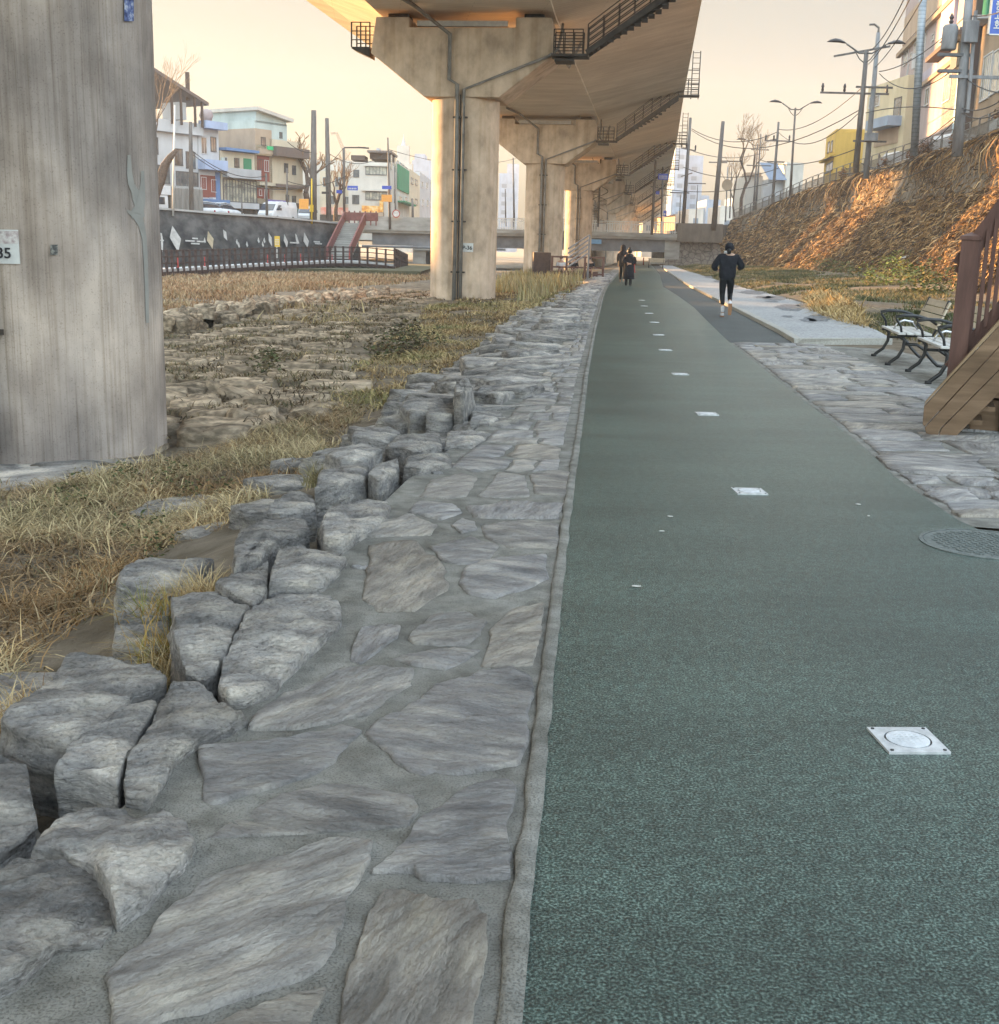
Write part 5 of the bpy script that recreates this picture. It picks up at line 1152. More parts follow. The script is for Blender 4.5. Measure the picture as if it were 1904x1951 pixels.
for k, (a, e, y, d, m) in enumerate([(1345, 1372, 380, 300, 'haze'), (1372, 1400, 392, 260, 'pale'), (1330, 1350, 372, 420, 'haze'), (1398, 1412, 376, 330, 'haze'), (1286, 1312, 408, 240, 'peach'), (1312, 1340, 398, 250, 'pale'), (1262, 1286, 412, 260, 'tan')]):
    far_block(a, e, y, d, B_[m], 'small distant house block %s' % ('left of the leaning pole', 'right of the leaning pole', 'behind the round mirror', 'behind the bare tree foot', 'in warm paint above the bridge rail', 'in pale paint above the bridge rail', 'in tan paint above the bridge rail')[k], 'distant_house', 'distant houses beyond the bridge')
bk = empty('church_tower', D(768, 440, 250), 0, 'slim pale church tower with a spire behind the corner building', 'tower'); bk.location.z = 0
z_ = lambda y, d=250: D(768, y, d).z
mb = MB(); mb.box(-1.9, 1.9, -1.9, 1.9, 0, z_(312)); mb.box(-1.2, 1.2, -1.2, 1.2, z_(312), z_(278)); mb.build('tower_shaft', B_['pale'], bk)
mb = MB(); mb.lathe([(.5, z_(278)), (.1, z_(262)), (.04, z_(255))], 6); mb.build('spire', B_['grey'], bk)
c = D(668, 325, 300); t = empty('tower_crane', (c.x, c.y, 0), 0, 'faint luffing crane jib leaning left above the roofs', 'crane')
a = D(675, 345, 300)-t.location; e = D(640, 253, 300)-t.location; mb = MB(); u = Vector((.9, 0, .35))
mb.bar(a, e, .22, .22); mb.bar(a+u, e+u*.4, .22, .22); nn = 16
for k in range(nn): p = a.lerp(e, k/nn); q = (a+u).lerp(e+u*.4, (k+1)/nn); mb.bar(p, q, .12, .12); mb.bar((a+u).lerp(e+u*.4, k/nn), a.lerp(e, k/nn), .12, .12)
mb.bar(e, e+Vector((-1.2, 0, -.2)), .4, .4); mb.build('jib', B_['peach'], t)
# ---------------------------------------------------------------- right bank buildings
MT['zinc'] = mat('spiral_duct', [(.22, .245, .265), (.32, .345, .37)], scale=2, rough=.4, bump=.1, metal=.4); multiply_extra(MT['zinc'], 'brick', scale=1, bw=50, rh=.22, mortar=.03, dark=.7, bump=.5, rot=(math.pi/2, 0, 0))
RB = Facade((31.1, 88), (27.1, 64))           # runs towards the camera: left end is far
def R(*a, **k): return Bld(RB, *a, **k)
b = R(1716, 1826, -60, 330, 8, B_['pink'], 'apartment_house', 'pink and lilac four storey house behind the right railing', 'house', zb=7.4)
for r in ((1710, 20, 1826, 46),): pass
def band(b, pts, out, m, name, th=.25):       # slanting sheet band handled in true horizontal metres
    a, z = b.F.hit(*pts[0]); e, z2 = b.F.hit(*pts[1]); zz = (z+z2)/2-b.z0; MB().box(a-b.a, e-b.a, -out, 0, zz-th/2, zz+th/2).build(name, m, b.root)
band(b, ((1717, 86), (1826, 18)), .35, B_['brown'], 'cornice', .35); band(b, ((1717, 182), (1826, 130)), .25, B_['brown'], 'floor_band', .3)
a, z = RB.hit(1750, 120); MB().box(0, b.b-b.a, -.04, 0, RB.hit(1750, 160)[1]-b.z0-.7, RB.hit(1750, 160)[1]-b.z0+.55).build('pink_band', B_['lilac'], b.root)
MB().box(0, b.b-b.a, -.05, 0, RB.hit(1730, 78)[1]-b.z0, RB.hit(1730, 50)[1]-b.z0+1).build('parapet_band', B_['peach'], b.root)
for r in ((1724, 88, 1731, 120), (1742, 82, 1748, 112), (1735, 102, 1738, 110), (1716+6, 195, 1728, 220), (1733, 190, 1740, 216), (1764, 170, 1771, 198), (1777, 66, 1781, 76), (1757, 70, 1763, 110)): b.win(r, 2 if r[2]-r[0] > 4 else 1)
b.block((1732, 222, 1741, 240), .35, 0, B_['white'], 'air_conditioner')
b.block((1803, -60, 1827, 64), .25, 0, B_['lilac'], 'stair_tower')
b = R(1795, 1846, 90, 330, 6, B_['sky'], 'small_house', 'light blue rendered house with a rusty lean-to roof beside the pink one', 'house', zb=7.4); 
b.block((1790, 84, 1850, 92), .9, 3, B_['darkbrown'], 'roof'); b.win((1800, 140, 1812, 190), 2, MT['frame'], MT['glass_warm']); b.win((1832, 132, 1843, 170), 2, MT['frame'], MT['glass_warm']); b.block((1822, 60, 1834, 130), .3, 0, MT['frame_dark'], 'stair_frame')
b = R(1850, 2010, -80, 330, 9, B_['brown'], 'church_building', 'brown building with wide white windows and a blue vertical sign', 'building', zb=7.4)
b.block((1849, 0, 1862, 290), .5, 0, B_['darkbrown'], 'dark_pier'); b.win((1873, 108, 1888, 186), 4, MT['frame'], MT['glass_warm']); b.win((1893, 92, 1925, 168), 3, MT['frame'], MT['glass_warm'])
b.block((1870, -6, 1886, 36), .12, 0, B_['green'], 'green_shutter'); b.block((1868, 38, 1890, 44), 1.0, 0, B_['white'], 'balcony')
a, e, z0, z1 = b.loc((1887, -90, 1912, 76)); sgt = MB().box(a+.4, a+.6, -1.9, -.1, z0, z1).build('vertical_sign', B_['navy'], b.root)
# the face of the projecting sign looks down the road towards the camera
sx = e; 
p0w = D(1888, 40, 62)
sign = empty('church_sign', (p0w.x, 62, p0w.z), 0, 'blue vertical sign with white Korean letters at the top right corner', 'sign')
zt_ = D(1888, -80, 62).z-p0w.z; zb_ = D(1890, 64, 62).z-p0w.z; wv2 = .95
mb = MB(); mb.box(0, wv2, 0, .18, zb_, zt_); mb.build('panel', plain('blue_sign_face_2', (.03, .08, .36), .4), sign)
mb = MB(); mb.box(-.05, 0, -.02, .2, zb_-.05, zt_); mb.box(-.05, wv2+.05, -.02, .2, zb_-.06, zb_); mb.build('sign_frame', MT['white_metal'], sign)
mb = MB()
for k, ch in enumerate(('hoe', 'gyo', 'rim')):
    pyc = (48, 29.5, 10.5)[k]; zc = D(1896, pyc, 62).z-p0w.z
    for st in HG[ch]: mb.bar((.17+st[0]*.42, -.01, zc-.21+st[1]*.42), (.17+st[2]*.42, -.01, zc-.21+st[3]*.42), .05, .03, up=(0, 1, 0))
mb.build('lettering', MT['white_metal'], sign)
bpy.data.objects.remove(sgt)
# spiral ventilation duct
c = D(1745, 265, 74); t = empty('ventilation_duct', (c.x, 74, 7.5), 0, 'tall ribbed blue-grey ventilation duct rising beside the pink house', 'duct')
mb = MB(); mb.tube([(0, 0, 0), D(1762, -60, 74)-Vector((c.x, 74, 7.5))], .23, 12); mb.build('duct_pipe', MT['zinc'], t, smooth=True)
mb = MB()
for k in range(9): mb.lathe([(.40, 0), (.40, .06)], 12, c=(0, 0, .8+k*1.15))
MB().box(0, 1, 0, .1, 0, .1)
bpy.data.objects.remove(mb.build('x', MT['zinc']))
# houses further along the right road
F1 = Facade(D(1652, 330, 108), D(1722, 330, 100))
b = Bld(F1, 1648, 1722, 158, 340, 8, B_['beige'], 'tall_house', 'sandy beige house with a roof antenna behind the double utility poles', 'house', zb=6.8); b.win((1658, 184, 1676, 202), 2); b.block((1694, 148, 1716, 158), -1, 4, B_['tan'], 'rooftop_room'); b.win((1704, 188, 1716, 240), 1, MT['frame_dark']); 
b.block((1676, 226, 1718, 244), 1.2, 0, B_['haze'], 'awning'); b.block((1668, 246, 1712, 276), .06, 0, B_['peach'], 'peach_panel')
mb = MB(); a = b.loc((1684, 120, 1690, 158)); mb.bar((a[0], 2, a[2]), (a[0]+.3, 2, a[3]), .1, .1); mb.bar((a[1]+1, 2, a[2]), (a[1]+1, 2, a[3]+.3), .1, .1); mb.box(a[1]+.7, a[1]+1.4, 1.8, 2.2, a[3]-.6, a[3]+.6); mb.build('roof_antenna', B_['grey'], b.root)
F2 = Facade(D(1590, 330, 122), D(1640, 330, 118)); F2b = None
b = Bld(F2, 1590, 1646, 252, 345, 5, B_['yellow'], 'yellow_house', 'bright yellow two storey house standing over the vine wall', 'house', zb=6.6)
F2s = Facade(D(1572, 330, 130), D(1590, 330, 122)); b2 = Bld(F2s, 1572, 1590, 256, 345, 5, B_['yellow'], 'yellow_annex', 'narrow windowed end of the yellow house', 'house', zb=6.6); b2.win((1578, 272, 1581, 290), 1, MT['frame_dark']); b2.win((1584, 270, 1587, 288), 1, MT['frame_dark']); b2.win((1575, 312, 1587, 326), 2, MT['frame_dark']); b2.block((1570, 300, 1592, 304), .5, 0, B_['yellow'], 'ledge')
F3 = Facade(D(1456, 340, 150), D(1530, 340, 150))
b = Bld(F3, 1462, 1520, 342, 400, 8, B_['white'], 'grey_roof_house', 'white house with a steep slate grey roof beyond the lamp post', 'house', zb=4.5)
a_, b_, z0, z1 = b.loc((1458, 310, 1520, 344)); mb = MB(); mb.slab([(a_+.3, -1.3, z0), (b_-1.5, -1.3, z0), (b_-2.2, 1.5, z1), (a_-.4, 1.5, z1)], (0, .15, .1)); mb.build('roof', B_['slate'], b.root); MB().box(b_-1.6, b_+.5, -.9, 4, z0-4, z1).build('chimney', B_['pale'], b.root)
b.win((1487, 376, 1494, 388), 1)
b = Bld(F3, 1430, 1462, 332, 400, 8, B_['pale'], 'small_shop', 'plain pale house left of the slate roofed one', 'house', zb=4.5, back=3); b.block((1432, 326, 1460, 333), .4, 3, B_['peach'], 'roof')
box_at('utility_cabinet', F3, (1394, 369, 1414, 412), 18, -17, B_['grey'], 'grey upright cabinet box at the railing corner', 'cabinet')
# ================================================================ POLES, LAMPS, WIRES
MT['pole'] = mat('weathered_pole', [(.08, .07, .065), (.15, .135, .125)], scale=3, stretch=(1, 1, .3), rough=.8, bump=.1)
MT['pole_conc'] = mat('concrete_pole', [(.15, .15, .155), (.25, .25, .255)], scale=3, stretch=(1, 1, .3), rough=.85, bump=.15)
MT['lamp_head'] = plain('dark_lamp_head', (.05, .04, .04), .5)
def pole(name, lab, cat, px0, yt, px1, yb, d, r, m, grp=None, zb=None):
    if px0 < 800: d *= kf(px0)
    a = D(px1, yb, d); e = D(px0, yt, d); t = empty(name, a, 0, lab, cat, grp); mb = MB(); v = e-a
    mb.tube([v*(-.08), v*.5, v], [r, r*.85, r*.65], 8); mb.build('pole', m, t, smooth=True); return t, v
DL = 'brown street pole on the far left bank'
for (x0, yt, x1, yb, d, r, lab) in [(598, 210, 597, 421, 128, .34, 'tallest thick dark pole on the far left street beside the bare tree'), (623, 225, 627, 425, 130, .26, 'dark pole with blue foot right of the tallest pole'), (654, 282, 656, 425, 131, .1, 'thin street lamp with a long horizontal arm near the staircase'), (739, 262, 743, 424, 150, .13, 'thin pole with a short cross arm in front of the cream corner building'), (752, 318, 754, 424, 160, .1, 'thin grey pole left of the green wall'), (786, 378, 787, 424, 165, .16, 'short dark post before the row buildings'), (363, 232, 365, 402, 116, .2, 'grey concrete utility pole among the left row of houses'), (333, 200, 330, 396, 113, .09, 'slim white lamp post in front of the leftmost house'), (461, 378, 461, 410, 121, .07, 'slim grey post outside the glazed gallery'), (507, 330, 509, 413, 124, .13, 'dark pole beside the purple shop sign'), (547, 320, 548, 415, 126, .09, 'thin post with a hanging lamp by the corner house'), (978, 300, 980, 426, 190, .16, 'thin dark pole seen between the second and third piers'), (963, 360, 964, 426, 190, .12, 'short pole seen between the second and third piers')]:
    pole('street_pole', lab, 'pole', x0, yt, x1, yb, d, r, MT['pole'] if d > 113 else MT['white_metal'], 'poles along the left bank')
t, v = pole('street_lamp', 'single arm lamp rising from the bridge end at left', 'street lamp', 656, 281, 657, 424, 131.5, .09, MT['pole']); mb = MB(); e = Dl(697, 281, 131.5)-t.location; mb.bar(v, e, .12, .12); mb.bar(e-Vector((.7, 0, 0)), e+Vector((.3, 0, -.05)), .3, .12); mb.build('lamp_arm', MT['lamp_head'], t)
# blue and yellow road signs on the left
def flat_sign(name, r, d, m, lab, cat='road sign', grp=None, th=.06, letters=None):
    if r[0] < 800: d *= kf(r[0])
    a = D(r[0], r[3], d); e = D(r[2], r[1], d); o = MB().box(0, e.x-a.x, 0, th, 0, e.z-a.z).build(name, m, loc=(a.x, d, a.z)); tag(o, lab, cat, grp)
    if letters:
        W_ = e.x-a.x; H_ = e.z-a.z; mb = MB()
        for k in range(letters[0]):
            for j in range(letters[1]):
                x = W_*(.12+.8*j/letters[1]); z = H_*(.2+.6*k/letters[0]); mb.box(x, x+W_*.5/letters[1], -.02, -.003, z, z+H_*.35/letters[0])
        mb.build('lettering', MT['white_metal'], o)
    return o
MT['sign_blue'] = plain('road_sign_blue', (.04, .08, .42), .5); MT['sign_yellow'] = plain('yellow_sign', (.65, .42, .03), .6); MT['sign_orange'] = plain('orange_sign', (.75, .32, .06), .6)
flat_sign('road_sign', (662, 354, 682, 362), 131, MT['sign_blue'], 'small blue road sign beside the lamp with a long arm', letters=(1, 5))
flat_sign('road_sign', (641, 362, 652, 368), 132, MT['sign_blue'], 'tiny blue sign left of the long armed lamp')
flat_sign('road_sign', (728, 354, 746, 360), 149, MT['sign_blue'], 'blue and white sign on the thin pole by the corner building')
flat_sign('road_sign', (727, 371, 747, 384), 149, MT['sign_orange'], 'orange shop sign below the blue sign by the corner building')
flat_sign('orange_sign', (570, 379, 588, 398), 127, MT['sign_orange'], 'orange square sign right of the corner house'); flat_sign('yellow_box', (590, 390, 596, 403), 127, MT['sign_yellow'], 'yellow box on the yellow post beside the tallest pole', 'box', th=.5)
flat_sign('traffic_light', (613, 365, 628, 369), 129, MT['lamp_head'], 'dark horizontal traffic light hanging between the two tall poles', 'traffic light', th=.3)
t, v = pole('yellow_post', 'thin yellow post at the tallest dark pole', 'post', 594, 340, 594, 420, 127, .09, MT['sign_yellow'])
# speed limit disc
def disc(name, px, py, d, r, m, lab, cat, ring=None, grp=None):
    c = Dl(px, py, d); t = empty(name, c, 0, lab, cat, grp); mb = MB(); n = 24
    mb.slab([(r*math.cos(k*6.2832/n), 0, r*math.sin(k*6.2832/n)) for k in range(n)], (0, .05, 0)); mb.build('disc', m, t)
    if ring:
        mb = MB()
        for k in range(n):
            a, b = k*6.2832/n, (k+1)*6.2832/n; mb.add([(q*math.cos(x), -.012, q*math.sin(x)) for q, x in ((r, a), (r, b), (r*.78, b), (r*.78, a))], [(0, 1, 2, 3)])
        mb.build('ring', ring, t)
    return t
MT['red'] = plain('sign_red', (.36, .04, .03)); disc('speed_sign', 755, 407, 150, .42, MT['white_paint'], 'round speed sign with a red ring left of the row buildings', 'road sign', MT['red'])
# yellow information sign and red markers on the boardwalk
o = flat_sign('information_sign', (523.5, 449.7, 533, 470), 108, plain('yellow_panel', (.62, .40, .05)), 'yellow information sign standing on the far boardwalk', 'sign', letters=(3, 3)); MB().box(.12, .2, .01, .06, -.9, 0).build('sign_post', MT['white_metal'], o); MB().box(.42, .5, .01, .06, -.9, 0).build('sign_post', MT['white_metal'], o)
mk = MB().lathe([(.11, 0), (.04, .08), (.04, .6), (.01, .64)], 8); mm_ = None
for k, (x, y, d) in enumerate([(339, 499, 84), (390, 497, 88), (510, 492, 99), (543, 491, 103), (573, 490, 106), (590, 488, 107), (666, 484, 112), (633, 491, 111)]):
    p = D(x, y, d*.925); p.z -= .35
    if mm_ is None: o = mk.build('marker_post', MT['red'], loc=p, smooth=True); mm_ = o.data
    else: o = bpy.data.objects.new('marker_post', mm_); COL.objects.link(o); o.location = p
    tag(o, 'short red marker post standing on the far boardwalk', 'marker post', 'red markers on the boardwalk')
# right hand poles
pole('utility_pole', 'dark leaning timber pole near the right end of the bridge', 'utility pole', 1378, 231, 1361, 424, 118, .26, MT['pole'], 'right bank utility poles')
def xarm(t, v, f, w, tilt=0, ins=True, m=None, h=.12, shift=0):
    c = v*f; mb = MB(); a = c+Vector((-w/2+shift, -.15, -tilt)); e = c+Vector((w/2+shift, -.15, tilt)); mb.bar(a, e, h, h); mb.build('cross_arm', m or MT['pole'], t)
    if ins:
        mb = MB()
        for k in (0.03, .35, .97): p = a.lerp(e, k); mb.lathe([(.04, .05), (.1, .15), (.07, .3), (.11, .38), (.05, .6)], 8, c=p)
        mb.build('insulator', MT['lamp_head'], t, smooth=True)
t, v = pole('utility_pole', 'dark wrapped utility pole, left of the close pair', 'utility pole', 1652, 95, 1632, 312, 84, .22, MT['pole'], 'right bank utility poles'); xarm(t, v, .62, 4.6, 0, True, shift=-.6); 
t, v = pole('utility_pole', 'tall grey utility pole with a hooked top, right of the close pair', 'utility pole', 1674, 62, 1652, 320, 82, .20, MT['pole_conc'], 'right bank utility poles'); xarm(t, v, .86, 3.6, .35, False, shift=-1); xarm(t, v, .60, 2.4, 0, False); xarm(t, v, .2, 2.2, 0, False); mb = MB(); mb.tube([v, v+Vector((0, 0, .3)), v+Vector((-.3, 0, .5)), v+Vector((-.62, 0, .48))], .07, 6); mb.build('hook', MT['pole'], t); mb = MB(); mb.box(v.x*.45-.4, v.x*.45+.4, -.6, -.2, v.z*.2, v.z*.2+.5); mb.build('terminal_box', MT['pole_conc'], t)
t, v = pole('utility_pole', 'thick concrete pole with a transformer in front of the blue house', 'utility pole', 1851, -60, 1826, 272, 64, .30, MT['pole_conc'], 'right bank utility poles')
q = D(1818, 70, 64)-t.location; mb = MB(); mb.lathe([(.34, -.65), (.38, -.6), (.38, .45), (.30, .55)], 14, c=(q.x-.25, -.1, q.z)); mb.build('transformer', MT['pole_conc'], t, smooth=True)
mb = MB(); mb.lathe([(.05, 0), (.13, .15), (.07, .25), (.13, .35), (.03, .55)], 8, c=(q.x-.25, -.1, q.z+.55)); mb.build('bushing', MT['lamp_head'], t)
q2 = D(1842, 63, 64)-t.location; MB().box(q2.x-.35, q2.x+.35, -.75, -.35, q2.z-.55, q2.z+.5).build('switch_box', MT['pole_conc'], t, bevel=.04)
for zz in (105, 136): q3 = D(1828, zz, 64)-t.location; MB().box(q3.x-1.1, q3.x+.7, -.2, .1, q3.z-.07, q3.z+.07).build('bracket_frame', MT['frame_dark'], t)
q3 = D(1858, 148, 64)-t.location; MB().box(q3.x-1.4, q3.x+1.2, -.35, -.22, q3.z-.08, q3.z+.08).build('cross_arm', MT['pole_conc'], t)
mb = MB(); mb.tube([D(1860, 20, 63.6)-t.location, D(1844, 215, 63.6)-t.location], .1, 8); mb.build('conduit', MT['pole_conc'], t)
t, v = pole('utility_pole', 'slim utility pole with three insulators in front of the slate roof', 'utility pole', 1484, 232, 1470, 412, 128, .17, MT['pole'], 'right bank utility poles'); xarm(t, v, .80, 2.6); xarm(t, v, .58, 1.8, 0, False)
t, v = pole('utility_pole', 'utility pole with a slanted cross arm at the bridge end', 'utility pole', 1316, 224, 1302, 424, 134, .22, MT['pole'], 'right bank utility poles'); xarm(t, v, .70, 1.6, -.12); xarm(t, v, .46, 1.2, .2, False)
t, v = pole('utility_pole', 'thin utility pole with many short arms behind the bare tree', 'utility pole', 1450, 255, 1440, 405, 150, .14, MT['pole'], 'right bank utility poles'); xarm(t, v, .8, 2.2, 0, False); xarm(t, v, .6, 3, 0, False)
for k, (x, y, x1, d) in enumerate([(1253, 238, 1243, 128), (1264, 300, 1260, 140)]):
    pole('sign_pole', ('tall dark', 'shorter thin')[k]+' pole on the bridge carrying a blue road sign', 'pole', x, y, x1, 432, d, .16-.04*k, MT['pole'], 'sign poles on the bridge')
flat_sign('road_sign', (1254, 331, 1274, 342), 127.6, MT['sign_blue'], 'blue road sign with white characters on the tall bridge pole', letters=(2, 6)); flat_sign('road_sign', (1250, 364, 1257, 370), 127.6, MT['sign_blue'], 'small blue sign low on the tall bridge pole'); flat_sign('parking_sign', (1264, 401, 1271, 412), 127, MT['sign_blue'], 'small square blue sign near the bridge rail', letters=(1, 1))
def double_lamp(lab, px, yt, px1, yb, d, w, arm=1.0):
    a = D(px1, yb, d); e = D(px, yt, d); t = empty('street_lamp', a, 0, lab, 'street lamp', 'double headed street lamps on the right bank'); v = e-a
    mb = MB(); mb.tube([v*(-.1), v], [.13, .085], 8); mb.build('pole', MT['pole'], t, smooth=True)
    for s in (-1, 1):
        mb = MB(); pts = [v+Vector((0, 0, -.15)), v+Vector((s*w*.16, 0, -.16)), v+Vector((s*w*.34, 0, .12)), v+Vector((s*w*.5, 0, .36))]; mb.tube(pts, .055, 6)
        mb.tube([v+Vector((0, 0, -.75)), v+Vector((s*w*.14, 0, -.5)), v+Vector((s*w*.28, 0, .0))], .035, 5); mb.build('arm', MT['pole'], t, smooth=True)
        h = MB(); c = v+Vector((s*w*.5, 0, .38)); L = w*.5; n = 10; prof = [(0, .03), (.12, .12), (.35, .2), (.6, .24), (.85, .15), (1, .03)]; o_ = 0
        for f, r in prof:
            for k in range(n): a_ = 6.2832*k/n; z = math.sin(a_)*r*.75; h.v.append((c.x+s*L*f, c.y+math.cos(a_)*r*1.1, c.z+.12*math.sin(f*2.6)+(z if z > 0 else z*.35)))
        for i in range(len(prof)-1):
            for k in range(n): q = i*n+k; q2 = i*n+(k+1) % n; h.f.append((q, q2, q2+n, q+n)); h.m.append(0)
        h.f.append(tuple(range(n))); h.m.append(0); h.f.append(tuple(range((len(prof)-1)*n, len(prof)*n))); h.m.append(0); h.build('lamp_head', MT['lamp_head'], t, smooth=True)
    return t
double_lamp('nearest double headed lamp, towering beside the close pair of poles', 1650, 96, 1633, 300, 78, 2.45)
double_lamp('second double headed lamp above the slate roofed house', 1516, 205, 1506, 372, 115, 2.45)
double_lamp('third double headed lamp behind the leaning timber pole', 1444, 274, 1436, 402, 150, 2.6)
for k, (x, y, x1, y1, d) in enumerate([(1395, 310, 1391, 408, 170), (1370, 312, 1366, 420, 180), (1330, 352, 1326, 424, 190), (1297, 370, 1295, 428, 170)]):
    t, v = pole('street_lamp', ('far lamp post left of the bare tree', 'far lamp post behind the leaning pole', 'far lamp post above the bridge wing wall', 'far lamp post beside the hazy tower')[k], 'street lamp', x, y, x1, y1, d, .1, MT['pole'], 'far street lamps on the right'); mb = MB(); mb.bar(v+Vector((-1.5, 0, .2)), v+Vector((1.2, 0, .2)), .3, .15); mb.build('lamp_head', MT['lamp_head'], t)
t, v = pole('mirror_post', 'post with a round traffic mirror at the bridge end', 'mirror', 1387, 318, 1383, 415, 140, .08, MT['pole_conc']); mb = MB(); mb.lathe([(.62, -.04), (.62, .04)], 20); m_ = mb.build('mirror_disc', B_['brown'], t); m_.rotation_euler = (math.pi/2, 0, 0); m_.location = D(1386, 352, 139.8)-t.location
# wires
MT['wire'] = plain('black_cable', (.03, .028, .028), .7)
def wire(a, e, sag, r=.03, lab='black overhead cable sagging between the right bank poles', grp='overhead cables on the right', n=14):
    a = (Dl if a[0] < 800 else D)(*a); e = (Dl if e[0] < 800 else D)(*e); c = (a+e)/2; mb = MB(); mb.tube([a.lerp(e, k/n)-Vector((0, 0, sag*4*(k/n)*(1-k/n)))-c for k in range(n+1)], r, 4, cap=False); o = mb.build('overhead_cable', MT['wire'], loc=c); return tag(o, lab, 'cable', grp)
for a, e, s in [((1318, 245, 134), (1484, 250, 128), 1.2), ((1318, 248, 134), (1640, 208, 84), 2.2), ((1484, 252, 128), (1640, 212, 84), 1.6), ((1484, 246, 128), (1650, 160, 84), 1.0), ((1440, 300, 150), (1640, 280, 84), 1), ((1302, 318, 134), (1484, 320, 128), 1), ((1240, 355, 130), (1480, 345, 128), .8), ((1302, 280, 134), (1450, 292, 150), .8),
                ((1655, 122, 82), (1790, -120, 50), .6), ((1668, 128, 82), (1830, -140, 50), .6), ((1660, 95, 82), (1740, -40, 60), .5), ((1676, 140, 82), (1842, 110, 64), 1.2), ((1676, 136, 82), (1850, 20, 64), .6), ((1650, 215, 82), (1840, 212, 64), -.3), ((1640, 310, 84), (1832, 215, 64), 1.3), ((1600, 330, 100), (1832, 212, 64), .9), ((1832, 214, 64), (1990, 130, 48), .9), ((1832, 206, 64), (1990, 115, 48), .7), ((1820, 290, 62), (1700, 345, 76), .2), ((1850, 30, 64), (1990, -20, 50), .3), ((1842, 150, 64), (1990, 160, 50), .5)]: wire(a, e, s, .035 if a[0] < 1600 else .03)
for a, e, s in [((600, 330, 128), (654, 282, 131), .3), ((548, 345, 126), (660, 335, 131), .6), ((624, 290, 130), (742, 285, 150), 1.2), ((598, 290, 128), (548, 270, 126), .3), ((742, 285, 150), (990, 300, 190), 1.2), ((364, 285, 116), (508, 335, 124), .8), ((364, 292, 116), (600, 350, 128), 1.4)]: wire(a, e, s, .03, 'thin black cable strung between the left bank poles', 'overhead cables on the left')
# ================================================================ VEHICLES
MT['car_white'] = mat('white_car_paint', [(.55, .56, .58), (.66, .67, .69)], scale=2, rough=.25, spec=.6, bump=0); MT['car_glass'] = glass('car_glass', (.05, .06, .08), .08); MT['tyre'] = plain('tyre_rubber', (.02, .02, .02), .8); MT['tail'] = plain('tail_lamp_red', (.4, .02, .02), .3); MT['head'] = plain('headlamp', (.6, .6, .6), .2); MT['tarp'] = mat('grey_tarpaulin', [(.17, .165, .155), (.26, .25, .235)], scale=2, stretch=(3, 3, .4), rough=.9, bump=.6, bdist=.05)
def wheels(t, xs, hw, r=.31):
    for x in xs:
        for s in (-1, 1):
            mb = MB(); mb.lathe([(r*.7, -.1), (r, -.09), (r, .09), (r*.7, .1)], 16); w = mb.build('wheel', MT['tyre'], t, smooth=True); w.rotation_euler = (math.pi/2, 0, 0); w.location = (x, s*hw, r)
            m2 = MB(); m2.lathe([(r*.6, -.105), (r*.6, .105)], 12); m2.build('rim', MT['pole_conc'], w)
def loft(mb, secs):                           # secs: list of (x, [(y,z)...]) closed rings
    n = len(secs[0][1]); o = len(mb.v)
    for x, ring in secs:
        for y, z in ring: mb.v.append((x, y, z))
    for i in range(len(secs)-1):
        for k in range(n): a = o+i*n+k; b = o+i*n+(k+1) % n; mb.f.append((a, b, b+n, a+n)); mb.m.append(0)
    mb.f.append(tuple(o+k for k in range(n))[::-1]); mb.m.append(0); mb.f.append(tuple(o+(len(secs)-1)*n+k for k in range(n))); mb.m.append(0)
def ringbox(hw, z0, z1, tw): return [(-hw, z0), (hw, z0), (hw, z0+(z1-z0)*.7), (tw, z1), (-tw, z1), (-hw, z0+(z1-z0)*.7)]
def sedan(loc, rz, lab, m=None):
    t = empty('sedan_car', loc, rz, lab, 'car', 'cars on the left bank street'); m = m or MT['car_white']; mb = MB()
    loft(mb, [(x, ringbox(w, .25, h, w*.9)) for x, h, w in ((-2.25, .62, .75), (-2.1, .85, .85), (-1.5, .98, .89), (0, .95, .9), (1.3, .9, .88), (2.0, .75, .82), (2.25, .55, .7))]); mb.build('body', m, t, smooth=False, bevel=.05)
    mb = MB(); loft(mb, [(x, ringbox(w, .85, h, w*.82)) for x, h, w in ((-1.75, .95, .74), (-1.05, 1.38, .68), (-.2, 1.46, .67), (.45, 1.38, .68), (1.2, .92, .76))]); mb.build('cabin_glass', MT['car_glass'], t, bevel=.03)
    mb = MB(); loft(mb, [(x, [(-.58, h), (.58, h), (.58, h+.03), (.5, h+.05), (-.5, h+.05), (-.58, h+.03)]) for x, h in ((-1.1, 1.36), (-.2, 1.45), (.45, 1.37))]); mb.build('roof', m, t)
    for s in (-1, 1): MB().box(-2.27, -2.2, s*.7-.14, s*.7+.14, .62, .78).build('tail_lamp', MT['tail'], t); MB().box(2.12, 2.24, s*.6-.16, s*.6+.16, .52, .68).build('headlamp', MT['head'], t)
    wheels(t, (-1.35, 1.35), .8); return t
